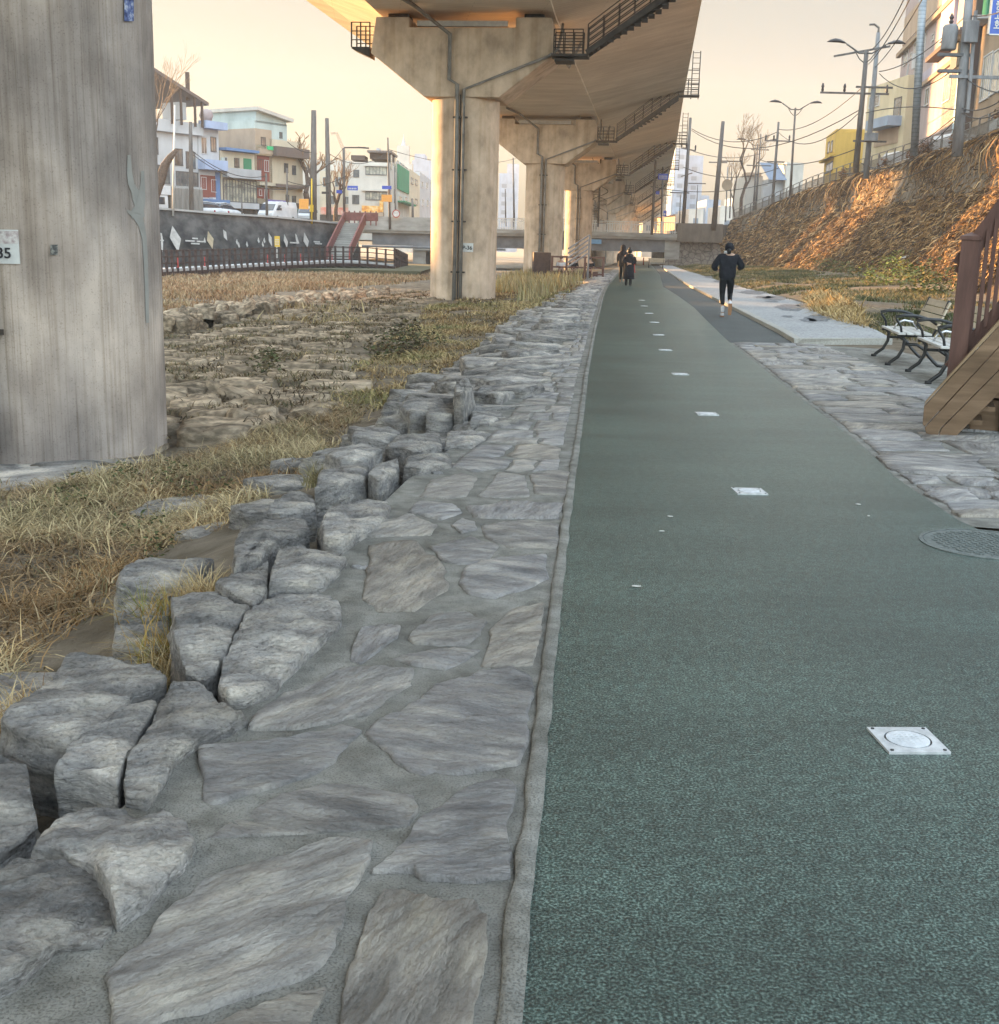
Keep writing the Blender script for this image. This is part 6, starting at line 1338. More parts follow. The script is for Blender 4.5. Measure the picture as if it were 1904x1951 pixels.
def van(loc, rz, lab, h=1.95, L=4.6, grp='cars on the left bank street'):
    t = empty('van', loc, rz, lab, 'van', grp); t.scale = (.92, .92, .92); mb = MB(); W_ = .86
    loft(mb, [(-L/2, ringbox(W_*.96, .3, h-.05, W_*.8)), (-L/2+.1, ringbox(W_, .25, h, W_*.85)), (L/2-1.5, ringbox(W_, .25, h, W_*.85)), (L/2-.9, ringbox(W_, .25, h-.2, W_*.85)), (L/2-.25, ringbox(W_, .25, 1.05, W_*.92)), (L/2, ringbox(W_*.95, .3, .85, W_*.85))]); mb.build('body', MT['car_white'], t, bevel=.04)
    mb = MB(); mb.slab([(L/2-.9+.05, -.68, h-.28), (L/2-.9+.05, .68, h-.28), (L/2-.28, .74, 1.1), (L/2-.28, -.74, 1.1)], (.03, 0, .03)); mb.build('windscreen', MT['car_glass'], t)
    for s in (-1, 1):
        mb = MB(); mb.slab([(L/2-1.6, s*(W_+.002), 1.12), (L/2-.6, s*(W_+.002), 1.12), (L/2-1.1, s*(W_-.04), h-.35), (L/2-1.6, s*(W_-.04), h-.35)], (0, s*.02, 0)); mb.build('side_window', MT['car_glass'], t)
        MB().box(L/2-.06, L/2+.02, s*.62-.15, s*.62+.15, .62, .8).build('headlamp', MT['head'], t); MB().box(L/2-1.0, L/2-.9, s*(W_+.05), s*(W_+.22), 1.15, 1.4).build('mirror', MT['car_glass'], t)
    MB().box(L/2, L/2+.03, -.55, .55, .42, .55).build('grille', MT['lamp_head'], t); wheels(t, (-L/2+.9, L/2-.8), .78); return t
SZ = 3.15
def onst(px, d): p = Dl(px, 460, d); return (p.x, p.y, SZ)
la = math.atan2(lwp[3].y-lwp[1].y, lwp[3].x-lwp[1].x)
def truck(loc, rz, lab):
    t = empty('cargo_truck', loc, rz, lab, 'truck', 'cars on the left bank street'); t.scale = (.9, .9, .9); mb = MB()
    loft(mb, [(.6, ringbox(.85, .4, 1.95, .8)), (1.6, ringbox(.86, .4, 1.95, .78)), (2.3, ringbox(.86, .35, 1.15, .82)), (2.45, ringbox(.84, .4, 1.0, .8))]); mb.build('cab', MT['car_white'], t, bevel=.04)
    mb = MB(); mb.slab([(1.68, -.68, 1.84), (1.68, .68, 1.84), (2.28, .76, 1.2), (2.28, -.76, 1.2)], (.03, 0, .03)); mb.build('windscreen', MT['car_glass'], t)
    for s in (-1, 1):
        mb = MB(); mb.slab([(.95, s*.862, 1.15), (1.95, s*.862, 1.15), (1.6, s*.83, 1.78), (.95, s*.83, 1.78)], (0, s*.02, 0)); mb.build('side_window', MT['car_glass'], t)
    mb = MB(); mb.slab([(.3, -.85, 1.98), (1.7, -.85, 1.98), (.9, -.85, 2.75), (.3, -.85, 2.75)], (0, 1.7, 0)); mb.build('wind_deflector', MT['car_white'], t)
    mb = MB(); n = 14
    for k in range(n+1):
        x = -2.9+3.2*k/n; r_ = .04*math.sin(k*2.3)
        for y, z in ((-.95-r_, .75), (-.95+r_, 2.6), (-.7, 2.82), (.7, 2.82), (.95-r_, 2.6), (.95+r_, .75)): mb.v.append((x, y, z))
    for i in range(n):
        for k in range(6): a = i*6+k; b = i*6+(k+1) % 6; mb.f.append((a, b, b+6, a+6)); mb.m.append(0)
    mb.f.append((0, 1, 2, 3, 4, 5)); mb.m.append(0); mb.f.append(tuple(n*6+k for k in range(6))); mb.m.append(0); mb.build('tarpaulin_cargo', MT['tarp'], t)
    MB().box(-2.9, .4, -.9, .9, .55, .74).build('cargo_bed', MT['lamp_head'], t); wheels(t, (-1.9, 1.5), .78, .36); return t
truck(onst(325, 119), -math.pi/2-.75, 'white truck with a grey tarpaulin covered load on the left street')
sedan(onst(384, 121.5), la+math.pi*0+2.9, 'white sedan parked right of the tarpaulin truck'); sedan(onst(424, 123.5), la+.15, 'white sedan with a dark bonnet, right of the first sedan')
van(onst(530, 126), -math.pi/2-.35, 'white van facing the camera near the purple shop sign'); van(onst(586, 132), -math.pi/2+.1, 'smaller white van with rounded back beside the orange sign', 1.8, 3.6)
# cars on the upper right road
for k, (y, rz) in enumerate([(66, 1.6), (78, 1.7), (92, 1.65)]):
    p = pol(TL, y); t = van((p.x+1.9, y, p.z), rz-math.pi*(k % 2), ('white car glimpsed through the railing by the blue house', 'white car behind the railing below the pink house', 'white car behind the railing by the yellow house')[k], 1.5, 4.2, 'cars on the upper right road')
# ================================================================ BARE TREES
MT['bark'] = mat('dark_bark', [(.06, .04, .03), (.13, .09, .07)], scale=8, rough=.9, bump=.5); MT['twig'] = mat('warm_twigs', [(.20, .12, .07), (.34, .22, .13)], scale=6, rough=.9, bump=0)
def bare_tree(base, H, lab, seed, spread=.55, lean=(0, 0), r0=.16, depth=5, twigs=True, knob=False, grp='bare winter trees'):
    rnd = random.Random(seed); t = empty('bare_tree', base, 0, lab, 'tree', grp); tr = MB(); br_ = MB(); tw = MB()
    def grow(p, d, L, r, k):
        mid = p+d*L*.5+Vector((rnd.uniform(-.08, .08), rnd.uniform(-.08, .08), 0))*L; e = p+d*L+Vector((rnd.uniform(-.1, .1), 0, rnd.uniform(-.05, .1)))*L
        (tr if k == 0 else br_ if k < 3 else tw).tube([p, mid, e], [r, r*.85, r*.68], 7 if k < 2 else 4, cap=False)
        if k >= depth: return
        for j in range(rnd.choice((2, 3, 3)) if k < 4 else 3):
            a = rnd.uniform(0, 6.28); s = spread*(1 if k else 1.1); nd = (d+Vector((math.cos(a)*s, math.sin(a)*s, rnd.uniform(0, .35)))).normalized(); grow(e if rnd.random() < .7 else mid.lerp(e, .5), nd, L*rnd.uniform(.6, .82), r*.6, k+1)
    grow(Vector((0, 0, -.3)), Vector((lean[0], lean[1], 1)).normalized(), H*.30, r0, 0)
    tr.build('trunk', MT['bark'], t, smooth=True); br_.build('branches', MT['bark'], t); tw.build('crown', MT['twig'], t); return t
bare_tree(Dl(270, 390, 112.5), 12.5, 'bare tree with a dark curved trunk beside the near pier edge', 3, .5, (.30, 0), .13, 6)
c = Dl(286, 395, 112); mb = MB(); mb.tube([D(x, y, 112*.82)-c for x, y in ((285, 400), (294, 372), (305, 345), (314, 315), (324, 300), (336, 286))], [.5, .42, .38, .32, .25, .15], 8); o = mb.build('leaning_trunk', MT['bark'], loc=c, smooth=True); tag(o, 'dark curved leaning trunk in front of the leftmost white house', 'tree')
bare_tree(Dl(592, 415, 134), 8.2, 'pollarded bare tree behind the tallest dark pole', 8, .75, (-.1, 0), .4, 5); bare_tree(Dl(640, 415, 145), 7, 'smaller bare tree right of the tall dark poles', 11, .6, (0, 0), .25, 5)
bare_tree(D(1412, 405, 142), 12.5, 'bare spreading tree between the lamps at the right bridge end', 21, .5, (.08, 0), .22, 6); bare_tree(D(1400, 408, 143), 9, 'thin bare tree left of the spreading one', 25, .45, (-.15, 0), .12, 5)
# ================================================================ NEAR OBJECTS
MT['alu'] = mat('cast_aluminium', [(.42, .43, .45), (.62, .63, .65)], scale=20, rough=.45, spec=.6, metal=.3, bump=.1); MT['lens'] = mat('frosted_lens', [(.50, .52, .56), (.68, .70, .74)], scale=26, rough=.35, bump=.15); MT['gasket'] = plain('dark_gasket', (.06, .06, .06))
plates = [(1730, 1413), (1428, 937), (1347, 789), (1296, 713), (1268, 667), (1255, 638), (1247, 614), (1237, 597), (1228, 583), (1223, 572)]
ordn = ['nearest square in-ground light plate, full size at lower right', 'second in-ground light plate from the camera', 'third in-ground light plate from the camera', 'fourth in-ground light plate, level with the flagstone corner', 'fifth in-ground light plate along the green path', 'sixth in-ground light plate along the green path', 'seventh in-ground light plate along the green path', 'eighth in-ground light plate, seen as a thin sliver', 'ninth in-ground light plate, a faint sliver', 'farthest in-ground light plate short of the walker']
def make_plate():
    t = empty('ground_light', (0, 0, 0)); h = .098; mb = MB(); n = 40
    inner = [(.072*math.cos(2*math.pi*k/n)*1.02, .072*math.sin(2*math.pi*k/n)) for k in range(n)]
    def sq(a):
        c, s = math.cos(a), math.sin(a); m = max(abs(c), abs(s)); return (h*c/m, h*s/m)
    outer = [sq(2*math.pi*k/n) for k in range(n)]
    for k in range(n):
        j = (k+1) % n; mb.add([(*inner[k], .009), (*inner[j], .009), (*outer[j], .008), (*outer[k], .008)], [(0, 1, 2, 3)]); mb.add([(*outer[k], .008), (*outer[j], .008), (*outer[j], -.01), (*outer[k], -.01)], [(0, 1, 2, 3)]); mb.add([(*inner[j], .009), (*inner[k], .009), (*inner[k], 0), (*inner[j], 0)], [(0, 1, 2, 3)])
    mb.build('frame', MT['alu'], t)
    MB().lathe([(.071, 0), (.071, .004)], 32).build('gasket', MT['gasket'], t); l = MB().lathe([(.067, .002), (.067, .0095), (.060, .0105)], 32).build('lens', MT['lens'], t)
    d = MB()
    for i in range(-3, 4):
        for j in range(-3, 4):
            if i*i+j*j < 10: d.box(i*.016-.004, i*.016+.004, j*.014-.0015, j*.014+.0015, .0105, .0118)
    d.build('stud', MT['alu'], l)
    for sx, sy in ((-1, 1), (1, 1), (-1, -1), (1, -1)): MB().lathe([(.006, .0075), (.006, .0105), (.003, .011)], 8, c=(sx*.084, sy*.084, 0)).build('screw', MT['gasket'], t)
    return t
pt = make_plate(); protok = kids(pt)
for k in protok: CH[k.name] = kids(k)
CH[pt.name] = protok
for i, (x, y) in enumerate(plates):
    t = pt if i == 0 else copy_tree(pt); t.location = P(x, y, .0); t.rotation_euler = (0, 0, .06-.02*i); tag(t, ordn[i], 'ground light', 'square lights set in the green path')
# manhole
c = P(1879, 1037, 0); t = empty('manhole_cover', c, .1, 'round cast iron manhole cover with a raised tread pattern at the right edge', 'manhole cover'); MT['iron'] = mat('cast_iron', [(.10, .115, .11), (.17, .19, .185)], scale=20, rough=.55, bump=.3, metal=.2)
MB().lathe([(.345, -.01), (.345, .006), (.325, .007), (.325, .001)], 56).build('ring', MT['iron'], t, smooth=False); MB().lathe([(.318, -.01), (.318, .004)], 56).build('lid', MT['iron'], t)
mb = MB()
for i in range(-9, 10):
    for j in range(-9, 10):
        x, y = i*.032, j*.032
        if x*x+y*y < .285**2:
            a = .8 if (i+j) % 2 else -.8; L = .013; mb.bar((x-L*math.cos(a), y-L*math.sin(a), .0055), (x+L*math.cos(a), y+L*math.sin(a), .0055), .007, .006)
mb.build('tread_pattern', MT['iron'], t)
for sx in (-1, 1): MB().lathe([(.014, .0041), (.014, .0048)], 12, c=(sx*.26, .02, 0)).build('lifting_hole', MT['gasket'], t)
# litter
MT['leaf_litter'] = plain('pale_litter', (.5, .5, .48), .7)
for i, (x, y, r) in enumerate([(1212, 1117, .02), (1277, 984, .018), (1637, 961, .02), (1260, 1012, .016), (1655, 983, .012)]):
    c = P(x, y, .004); mb = MB(); n = 7; mb.slab([(r*random.uniform(.5, 1.3)*math.cos(6.28*k/n), r*.6*random.uniform(.6, 1.2)*math.sin(6.28*k/n), 0) for k in range(n)], (0, 0, .003)); o = mb.build('litter_flake', MT['leaf_litter'], loc=c); tag(o, ['pale scrap lying on the left part of the green path', 'tiny pale scrap left of the second light plate', 'small pale scrap right of the second light plate', 'tiny pale scrap just below its neighbour near the left', 'tiniest pale scrap on the right of the path'][i], 'litter', 'scraps on the green path')
# ---- wooden staircase at right
MT['stair_wood'] = mat('weathered_brown_timber', [(.10, .062, .036), (.17, .108, .066), (.25, .165, .105)], scale=1.4, stretch=(1, 8, 8), rough=.75, bump=.4, bscale=9, bdist=.006, var=.12, pos=(.3, .7))
MT['rail_wood'] = mat('red_brown_painted_timber', [(.085, .042, .034), (.14, .072, .056)], scale=2, stretch=(6, 6, 1), rough=.6, bump=.15, var=.08)
MT['wood_edge'] = mat('pale_timber_edge', [(.22, .15, .09), (.32, .225, .14)], scale=3, rough=.8, bump=.2)
s0 = P(1800, 830, 0); SFc = Facade(s0, s0+Vector((.94, -.342, 0))); stair = empty('wooden_staircase', s0, SFc.rz, 'brown timber staircase with plank sides cut off by the right edge', 'staircase')
def c3(l): return [(1648.7+.2469*x, 405.8+.2469*y) for x, y in l]
def sp(px, py, off=0):
    F2 = Facade(SFc.p0+SFc.n*off, SFc.p0+SFc.n*off+SFc.u); a, z = F2.hit(px, py); return Vector((a, off, z))
def plank(l, off, th, m, name, bevel=.004):
    pts = [sp(x, y, off) for x, y in c3(l)]; o = MB().slab(pts, (0, th, 0)).build(name, m, stair, bevel=bevel); return o
def ext(l): return l
plank([(455, 1492), (1034, 872), (1400, 480), (1400, 660), (1034, 1027), (461, 1648), (444, 1630)], 0, .05, MT['stair_wood'], 'side_plank')
plank([(462, 1656), (1034, 1036), (1400, 668), (1400, 850), (1034, 1208), (585, 1660), (560, 1725), (470, 1700)], .004, .05, MT['stair_wood'], 'side_plank')
plank([(592, 1662), (1034, 1217), (1400, 858), (1400, 1030), (1034, 1390), (690, 1735), (566, 1728)], .0, .05, MT['stair_wood'], 'side_plank')
plank([(470, 1452), (1034, 826), (1400, 430), (1400, 474), (1034, 866), (456, 1484)], -.012, .09, MT['wood_edge'], 'top_trim')
# treads behind
for k in range(9):
    p = sp(*c3([(600+k*95, 1440-k*103)])[0], .05); MB().box(p.x+.06, p.x+.34, .055, 1.2, p.z-.2, p.z-.16).build('tread', MT['stair_wood'], stair)
MB().slab([sp(x, y, 1.2) for x, y in c3([(520, 1500), (1400, 520), (1400, 1000), (760, 1640)])], (0, .05, 0)).build('far_stringer', MT['stair_wood'], stair)
pb = sp(*c3([(760, 1740)])[0], .1); MB().box(pb.x+.05, pb.x+.42, .5, 1.1, 0, .28).build('support_block', MT['stair_wood'], stair, bevel=.01); MB().box(pb.x+.3, pb.x+3, .45, 1.15, .0, .5).build('stair_shade_box', MT['gasket'], stair)  # dark box stands in for the shade beneath the stair flight
# newel post with pyramid cap
q = sp(*c3([(700, 1260)])[0], .12); pw = .145; zt = sp(*c3([(760, 205)])[0], .12).z
base_z = q.z-.25
nb = MB(); nb.box(q.x-pw/2, q.x+pw/2, .1, .1+pw, base_z, zt); post = nb.build('newel_post', MT['rail_wood'], stair, bevel=.004)
cb = MB(); w2 = pw/2+.012; x0, x1, y0, y1 = q.x-w2, q.x+w2, .1-.012, .1+pw+.012
cb.add([(x0, y0, zt), (x1, y0, zt), (x1, y1, zt), (x0, y1, zt), (x0, y0, zt+.03), (x1, y0, zt+.03), (x1, y1, zt+.03), (x0, y1, zt+.03), (q.x, .1+pw/2, zt+.065)], [(3, 2, 1, 0), (0, 1, 5, 4), (1, 2, 6, 5), (2, 3, 7, 6), (3, 0, 4, 7), (4, 5, 8), (5, 6, 8), (6, 7, 8), (7, 4, 8)]); cb.build('post_cap', MT['rail_wood'], post)
ht = [sp(x, y, .17) for x, y in c3([(725, 405), (1034, -15), (1500, -640)])]; lo = [sp(x, y, .17) for x, y in c3([(650, 1195), (1034, 745), (1500, 200)])]
MB().bar(ht[0], ht[2], .13, .045, up=(0, 1, 0)).build('handrail', MT['rail_wood'], stair, bevel=.004); MB().bar(ht[0]-Vector((0, 0, .07)), ht[2]-Vector((0, 0, .07)), .04, .09).build('under_rail', MT['rail_wood'], stair); MB().bar(lo[0], lo[2], .05, .10).build('lower_rail', MT['rail_wood'], stair, bevel=.004)
for k in range(14):
    f = .03+k*.075; a = lo[0].lerp(lo[2], f); b = ht[0].lerp(ht[2], max(0, (a.x-ht[0].x)/(ht[2].x-ht[0].x)))
    MB().box(a.x-.012, a.x+.02, .13, .22, a.z, b.z-.04).build('baluster', MT['rail_wood'], stair)
# ---- benches
MT['slat'] = mat('bleached_bench_slat', [(.42, .35, .26), (.56, .48, .37)], scale=2, stretch=(8, 1, 8), rough=.65, bump=.2, bdist=.004); MT['seat_slat'] = mat('pale_seat_slat', [(.46, .45, .43), (.58, .57, .55)], scale=2, stretch=(8, 1, 8), rough=.5, bump=.1); MT['black_iron'] = mat('black_cast_iron', [(.006, .006, .007), (.016, .016, .018)], scale=9, rough=.4, spec=.6, bump=.1); MT['chrome'] = plain('polished_arm', (.6, .6, .62), .2, .8)
def bench(loc, rz, lab, L=1.75):
    t = empty('park_bench', loc, rz, lab, 'bench', 'benches beside the staircase')   # x: front to back, y: length
    for k in range(4): x = .0+k*.118; MB().box(x, x+.105, -L/2, L/2, .435, .465).build('seat_slat', MT['seat_slat'], t, bevel=.006)
    for k in range(4):
        f = k/4; a = Vector((.50+.035*k*1.1, 0, .53+.098*k)); MB().slab([(a.x, -L/2, a.z), (a.x, L/2, a.z), (a.x+.035, L/2, a.z+.085), (a.x+.035, -L/2, a.z+.085)], (.028, 0, -.008)).build('back_slat', MT['slat'], t, bevel=.004)
    for y in (-L/2+.1, L/2-.1):
        fr = MB()
        def cur(p, r=.022): fr.tube([(a, y, b) for a, b in p], r, 6)
        cur([(-.10, .0), (-.06, .04), (.04, .12), (.10, .24), (.11, .36), (.06, .42)], [.02, .026, .026, .026, .028, .024]); cur([(.62, .0), (.57, .03), (.46, .14), (.38, .24), (.28, .30), (.11, .30)], [.02, .026, .026, .026, .024, .022])
        cur([(.0, .42), (.48, .42), (.56, .60), (.66, .93)], .022); cur([(-.13, .012), (-.05, .012)], .024); cur([(.58, .012), (.67, .012)], .024)
        fr.build('iron_leg', MT['black_iron'], t, smooth=True)
        ar = MB(); ar.tube([(a, y, b) for a, b in [(.06, .45), (.04, .55), (-.02, .64), (-.04, .68), (.08, .705), (.26, .70), (.42, .66), (.54, .58)]], [.018, .018, .02, .024, .026, .026, .022, .02], 6); ar.build('armrest', MT['black_iron'], t, smooth=True)
    MB().tube([(x, 0, z) for x, z in [(.06, .46), (.10, .56), (.2, .60), (.32, .58), (.40, .47)]], .014, 8).build('centre_arm', MT['chrome'], t, smooth=True)
    return t
f1 = P(1668, 676, 0); f2 = P(1740, 708, 0)
bench((f1.x-.12, f1.y-.95, 0), -.17, 'farther park bench with pale slats and curled black iron arms'); bench((f2.x-.10, f2.y-.75, 0), -.17, 'nearer park bench half hidden behind the staircase post')
fb = P(1249, 511, 0); t = bench((fb.x, fb.y, 0), -math.pi/2, 'tiny dark bench standing across the far end of the path', 1.5); t['group'] = 'benches beside the staircase'; del t['group']
# ================================================================ PEOPLE
MT['skin'] = plain('skin', (.45, .28, .20), .6); MT['black_cloth'] = mat('black_cloth', [(.006, .006, .009), (.018, .018, .024)], scale=9, rough=.85, bump=.3); MT['legging'] = mat('black_leggings', [(.004, .004, .005), (.01, .01, .012)], scale=9, rough=.6, bump=.1); MT['hair'] = plain('black_hair', (.008, .007, .007), .5); MT['white_cloth'] = plain('white_cotton', (.6, .6, .62), .8); MT['sole'] = plain('brown_gum_sole', (.32, .17, .09), .8)
def skin(name, nodes, edges, m, parent, levels=2):
    me = bpy.data.meshes.new(name); me.from_pydata([n[0] for n in nodes], edges, []); me.materials.append(m); o = bpy.data.objects.new(name, me); COL.objects.link(o); o.parent = parent
    o.modifiers.new('skin', 'SKIN'); 
    me.skin_vertices.new() if hasattr(me.skin_vertices, 'new') and not me.skin_vertices else None
    sv = me.skin_vertices[0].data if me.skin_vertices else None
    for i, n in enumerate(nodes):
        r = n[1]; sv[i].radius = (r, r) if not isinstance(r, tuple) else r
    sv[0].use_root = True
    md = o.modifiers.new('sub', 'SUBSURF'); md.levels = levels; md.render_levels = levels
    for p in me.polygons: p.use_smooth = True
    return o
def blob(name, prof, m, parent, c, n=18, sc=(1, 1)):
    mb = MB()
    for r, z in prof:
        for k in range(n): a = 6.2832*k/n; mb.v.append((c[0]+r*math.cos(a)*sc[0], c[1]+r*math.sin(a)*sc[1], c[2]+z))
    for i in range(len(prof)-1):
        for k in range(n): a = i*n+k; b = i*n+(k+1) % n; mb.f.append((a, b, b+n, a+n)); mb.m.append(0)
    mb.f.append(tuple(range(n))[::-1]); mb.m.append(0); mb.f.append(tuple(range((len(prof)-1)*n, len(prof)*n))); mb.m.append(0)
    return mb.build(name, m, parent, smooth=True)
def hand(nodes, edges, i, d, palm):           # five short fingers rooted at wrist node i, pointing along d
    w = Vector(nodes[i][0]); d = Vector(d).normalized(); s = d.cross(Vector(palm)).normalized(); k0 = len(nodes)
    nodes.append((w+d*.07, .022)); edges.append((i, k0))
    for j, (o_, L) in enumerate(((-.028, .06), (-.01, .072), (.01, .068), (.028, .052))):
        a = len(nodes); nodes.append((w+d*.10+s*o_, .0085)); nodes.append((w+d*(.10+L*.6)+s*o_-Vector(palm)*.012, .008)); nodes.append((w+d*(.10+L)+s*o_*.9-Vector(palm)*.03, .0065)); edges += [(k0, a), (a, a+1), (a+1, a+2)]
    a = len(nodes); nodes.append((w+d*.04-s*.035, .01)); nodes.append((w+d*.075-s*.055-Vector(palm)*.01, .009)); edges += [(k0, a), (a, a+1)]
def human(root, hip, sh, head, arms, legs, H=1.72, hairm=None, coat=None, name='body'):
    """one continuous body from joints; arms and legs are joint lists"""
    nodes = [(hip, .105), (Vector(hip).lerp(Vector(sh), .5), .105), (sh, .12), (Vector(sh)+Vector((0, 0, .09)), .052), (Vector(head)-Vector((0, 0, .03)), .065), (head, .088), (Vector(head)+Vector((0, 0, .075)), .075)]
    edges = [(0, 1), (1, 2), (2, 3), (3, 4), (4, 5), (5, 6)]
    nodes.append((Vector(head)+Vector((0, .098, -.005)), .016)); edges.append((5, 7))      # nose
    for L, sx in zip(arms, (-1, 1)):
        pr = 2
        for j, (p, r) in enumerate(zip(L, (.055, .042, .026))): nodes.append((p, r)); edges.append((pr, len(nodes)-1)); pr = len(nodes)-1
        d = Vector(L[2])-Vector(L[1]); hand(nodes, edges, pr, d, (0, 0, 1) if abs(d.normalized().z) < .7 else (0, 1, 0))
    for L in legs:
        pr = 0
        for p, r in zip(L, (.085, .055, .036, .032)): nodes.append((p, r)); edges.append((pr, len(nodes)-1)); pr = len(nodes)-1
    return skin(name, [(tuple(a), b) for a, b in nodes], edges, MT['skin'], root)
# jogger seen from behind
jf = P(1381, 603, 0); t = empty('person', (jf.x, jf.y, 0), -.1, 'jogger in black jacket, leggings and beanie with white socks, running away', 'person')
Lh, Rh = (-.09, 0, .93), (.09, 0, .93)
legL = [(-.09, .0, .90), (-.085, .03, .50), (-.06, -.02, .09), (-.06, .10, .04)]; legR = [(.09, .0, .90), (.10, .10, .52), (.085, -.25, .28), (.09, -.30, .17)]
armL = [(-.20, 0, 1.42), (-.33, -.05, 1.16), (-.24, .18, 1.12)]; armR = [(.20, 0, 1.42), (.33, -.02, 1.18), (.25, .2, 1.17)]
human(t, (0, 0, .95), (0, 0, 1.42), (.01, .02, 1.62), (armL, armR), (legL, legR))
skin('jacket', [((0, 0, .80), (.215, .155)), ((0, 0, 1.08), (.225, .15)), ((0, 0, 1.36), (.20, .135)), ((0, .0, 1.49), (.085, .085)), ((-.20, 0, 1.40), .10), ((-.345, -.05, 1.17), .082), ((-.26, .14, 1.12), .06), ((.20, 0, 1.40), .10), ((.345, -.03, 1.19), .082), ((.27, .16, 1.16), .06)], [(0, 1), (1, 2), (2, 3), (2, 4), (4, 5), (5, 6), (2, 7), (7, 8), (8, 9)], MT['black_cloth'], t)
skin('leggings', [((0, 0, 1.02), .12), ((-.095, .0, .84), .105), ((-.088, .03, .50), .068), ((-.065, -.015, .26), .055), ((.095, .0, .84), .105), ((.102, .10, .52), .068), ((.092, -.12, .38), .055)], [(0, 1), (1, 2), (2, 3), (0, 4), (4, 5), (5, 6)], MT['legging'], t)
skin('sock', [((-.063, -.015, .27), .05), ((-.06, -.02, .09), .045)], [(0, 1)], MT['white_cloth'], t); skin('sock', [((.092, -.12, .385), .05), ((.086, -.25, .27), .044)], [(0, 1)], MT['white_cloth'], t)
skin('shoe', [((-.06, -.05, .055), (.048, .045)), ((-.06, .06, .045), (.05, .04)), ((-.06, .17, .035), (.042, .03))], [(0, 1), (1, 2)], MT['white_cloth'], t); MB().box(-.105, -.015, -.09, .20, .0, .018).build('sole', MT['sole'], t)
skin('shoe', [((.086, -.28, .30), (.048, .045)), ((.088, -.27, .19), (.05, .04)), ((.09, -.25, .09), (.042, .03))], [(0, 1), (1, 2)], MT['white_cloth'], t)
mb = MB(); mb.slab([(.045, -.325, .33), (.13, -.325, .33), (.138, -.315, .18), (.128, -.285, .05), (.052, -.285, .05), (.042, -.315, .18)], (0, -.018, 0)); mb.build('sole', MT['sole'], t, bevel=.006)
blob('beanie', [(.105, -.03), (.112, .03), (.108, .08), (.085, .13), (.04, .155), (.01, .16)], MT['black_cloth'], t, (.01, .02, 1.60), sc=(.95, 1.05)); blob('ponytail', [(.04, -.03), (.055, .03), (.04, .08), (.01, .1)], MT['hair'], t, (.0, -.08, 1.52)); blob('collar', [(.085, 0), (.075, .06)], MT['white_cloth'], t, (-.03, .0, 1.50), sc=(1, .9))
# walker in the long quilted coat
wf = P(1197, 545, 0); t = empty('person', (wf.x, wf.y, 0), -.1, 'walker in a long black quilted coat with hands clasped behind the back', 'person')
sc_ = .93
human(t, (0, 0, .88), (0, 0, 1.28), (0, .03, 1.46), ([(-.18, 0, 1.28), (-.27, -.06, 1.02), (-.05, -.19, .98)], [(.18, 0, 1.28), (.27, -.06, 1.02), (.05, -.20, .96)]), ([(-.08, 0, .8), (-.08, .02, .45), (-.09, 0, .08), (-.09, .1, .04)], [(.08, 0, .8), (.08, .04, .45), (.09, -.08, .1), (.09, 0, .05)]))
prof = [(.24, .30)]; z = .30
for k in range(11): prof += [(.255-.006*k, .32+.085*k), (.27-.008*k, .355+.085*k), (.245-.006*k, .38+.085*k)]
prof += [(.17, 1.33), (.09, 1.38)]
blob('coat', prof, MT['black_cloth'], t, (0, 0, 0), 22, (1, .72))
skin('sleeve', [((-.17, 0, 1.27), .09), ((-.28, -.07, 1.02), .075), ((-.09, -.19, .98), .055)], [(0, 1), (1, 2)], MT['black_cloth'], t); skin('sleeve', [((.17, 0, 1.27), .09), ((.28, -.07, 1.02), .075), ((.09, -.20, .96), .055)], [(0, 1), (1, 2)], MT['black_cloth'], t)
for x, y in ((-.09, 0), (.09, -.06)): skin('boot', [((x, y, .34), .07), ((x, y, .08), .06), ((x, y+.14, .05), .045)], [(0, 1), (1, 2)], MT['legging'], t)
blob('hair', [(.09, -.06), (.108, 0), (.11, .06), (.085, .11), (.03, .135)], MT['hair'], t, (0, .01, 1.46)); blob('hair_bun', [(.02, 0), (.05, .03), (.05, .07), (.02, .1)], MT['hair'], t, (0, -.02, 1.56))
# hooded walker ahead
hf = D(1186, 520, 58); t = empty('person', (hf.x, hf.y, 0), -.1, 'hooded walker in dark clothes just ahead of the quilted coat', 'person')
human(t, (0, 0, .98), (0, 0, 1.42), (0, .03, 1.62), ([(-.18, 0, 1.42), (-.22, .0, 1.14), (-.2, .06, .9)], [(.18, 0, 1.42), (.22, .0, 1.14), (.2, .06, .9)]), ([(-.08, 0, .9), (-.08, .1, .5), (-.08, .16, .08), (-.08, .26, .04)], [(.08, 0, .9), (.08, .0, .5), (.08, -.2, .12), (.08, -.12, .05)]))
blob('hooded_coat', [(.2, .75), (.23, .9), (.22, 1.1), (.23, 1.3), (.21, 1.42), (.11, 1.5), (.125, 1.58), (.125, 1.68), (.09, 1.76), (.02, 1.79)], MT['black_cloth'], t, (0, 0, 0), 20, (1, .75))
skin('sleeve', [((-.2, 0, 1.4), .085), ((-.25, .0, 1.14), .07), ((-.22, .06, .92), .055)], [(0, 1), (1, 2)], MT['black_cloth'], t); skin('sleeve', [((.2, 0, 1.4), .085), ((.25, .0, 1.14), .07), ((.22, .06, .92), .055)], [(0, 1), (1, 2)], MT['black_cloth'], t)
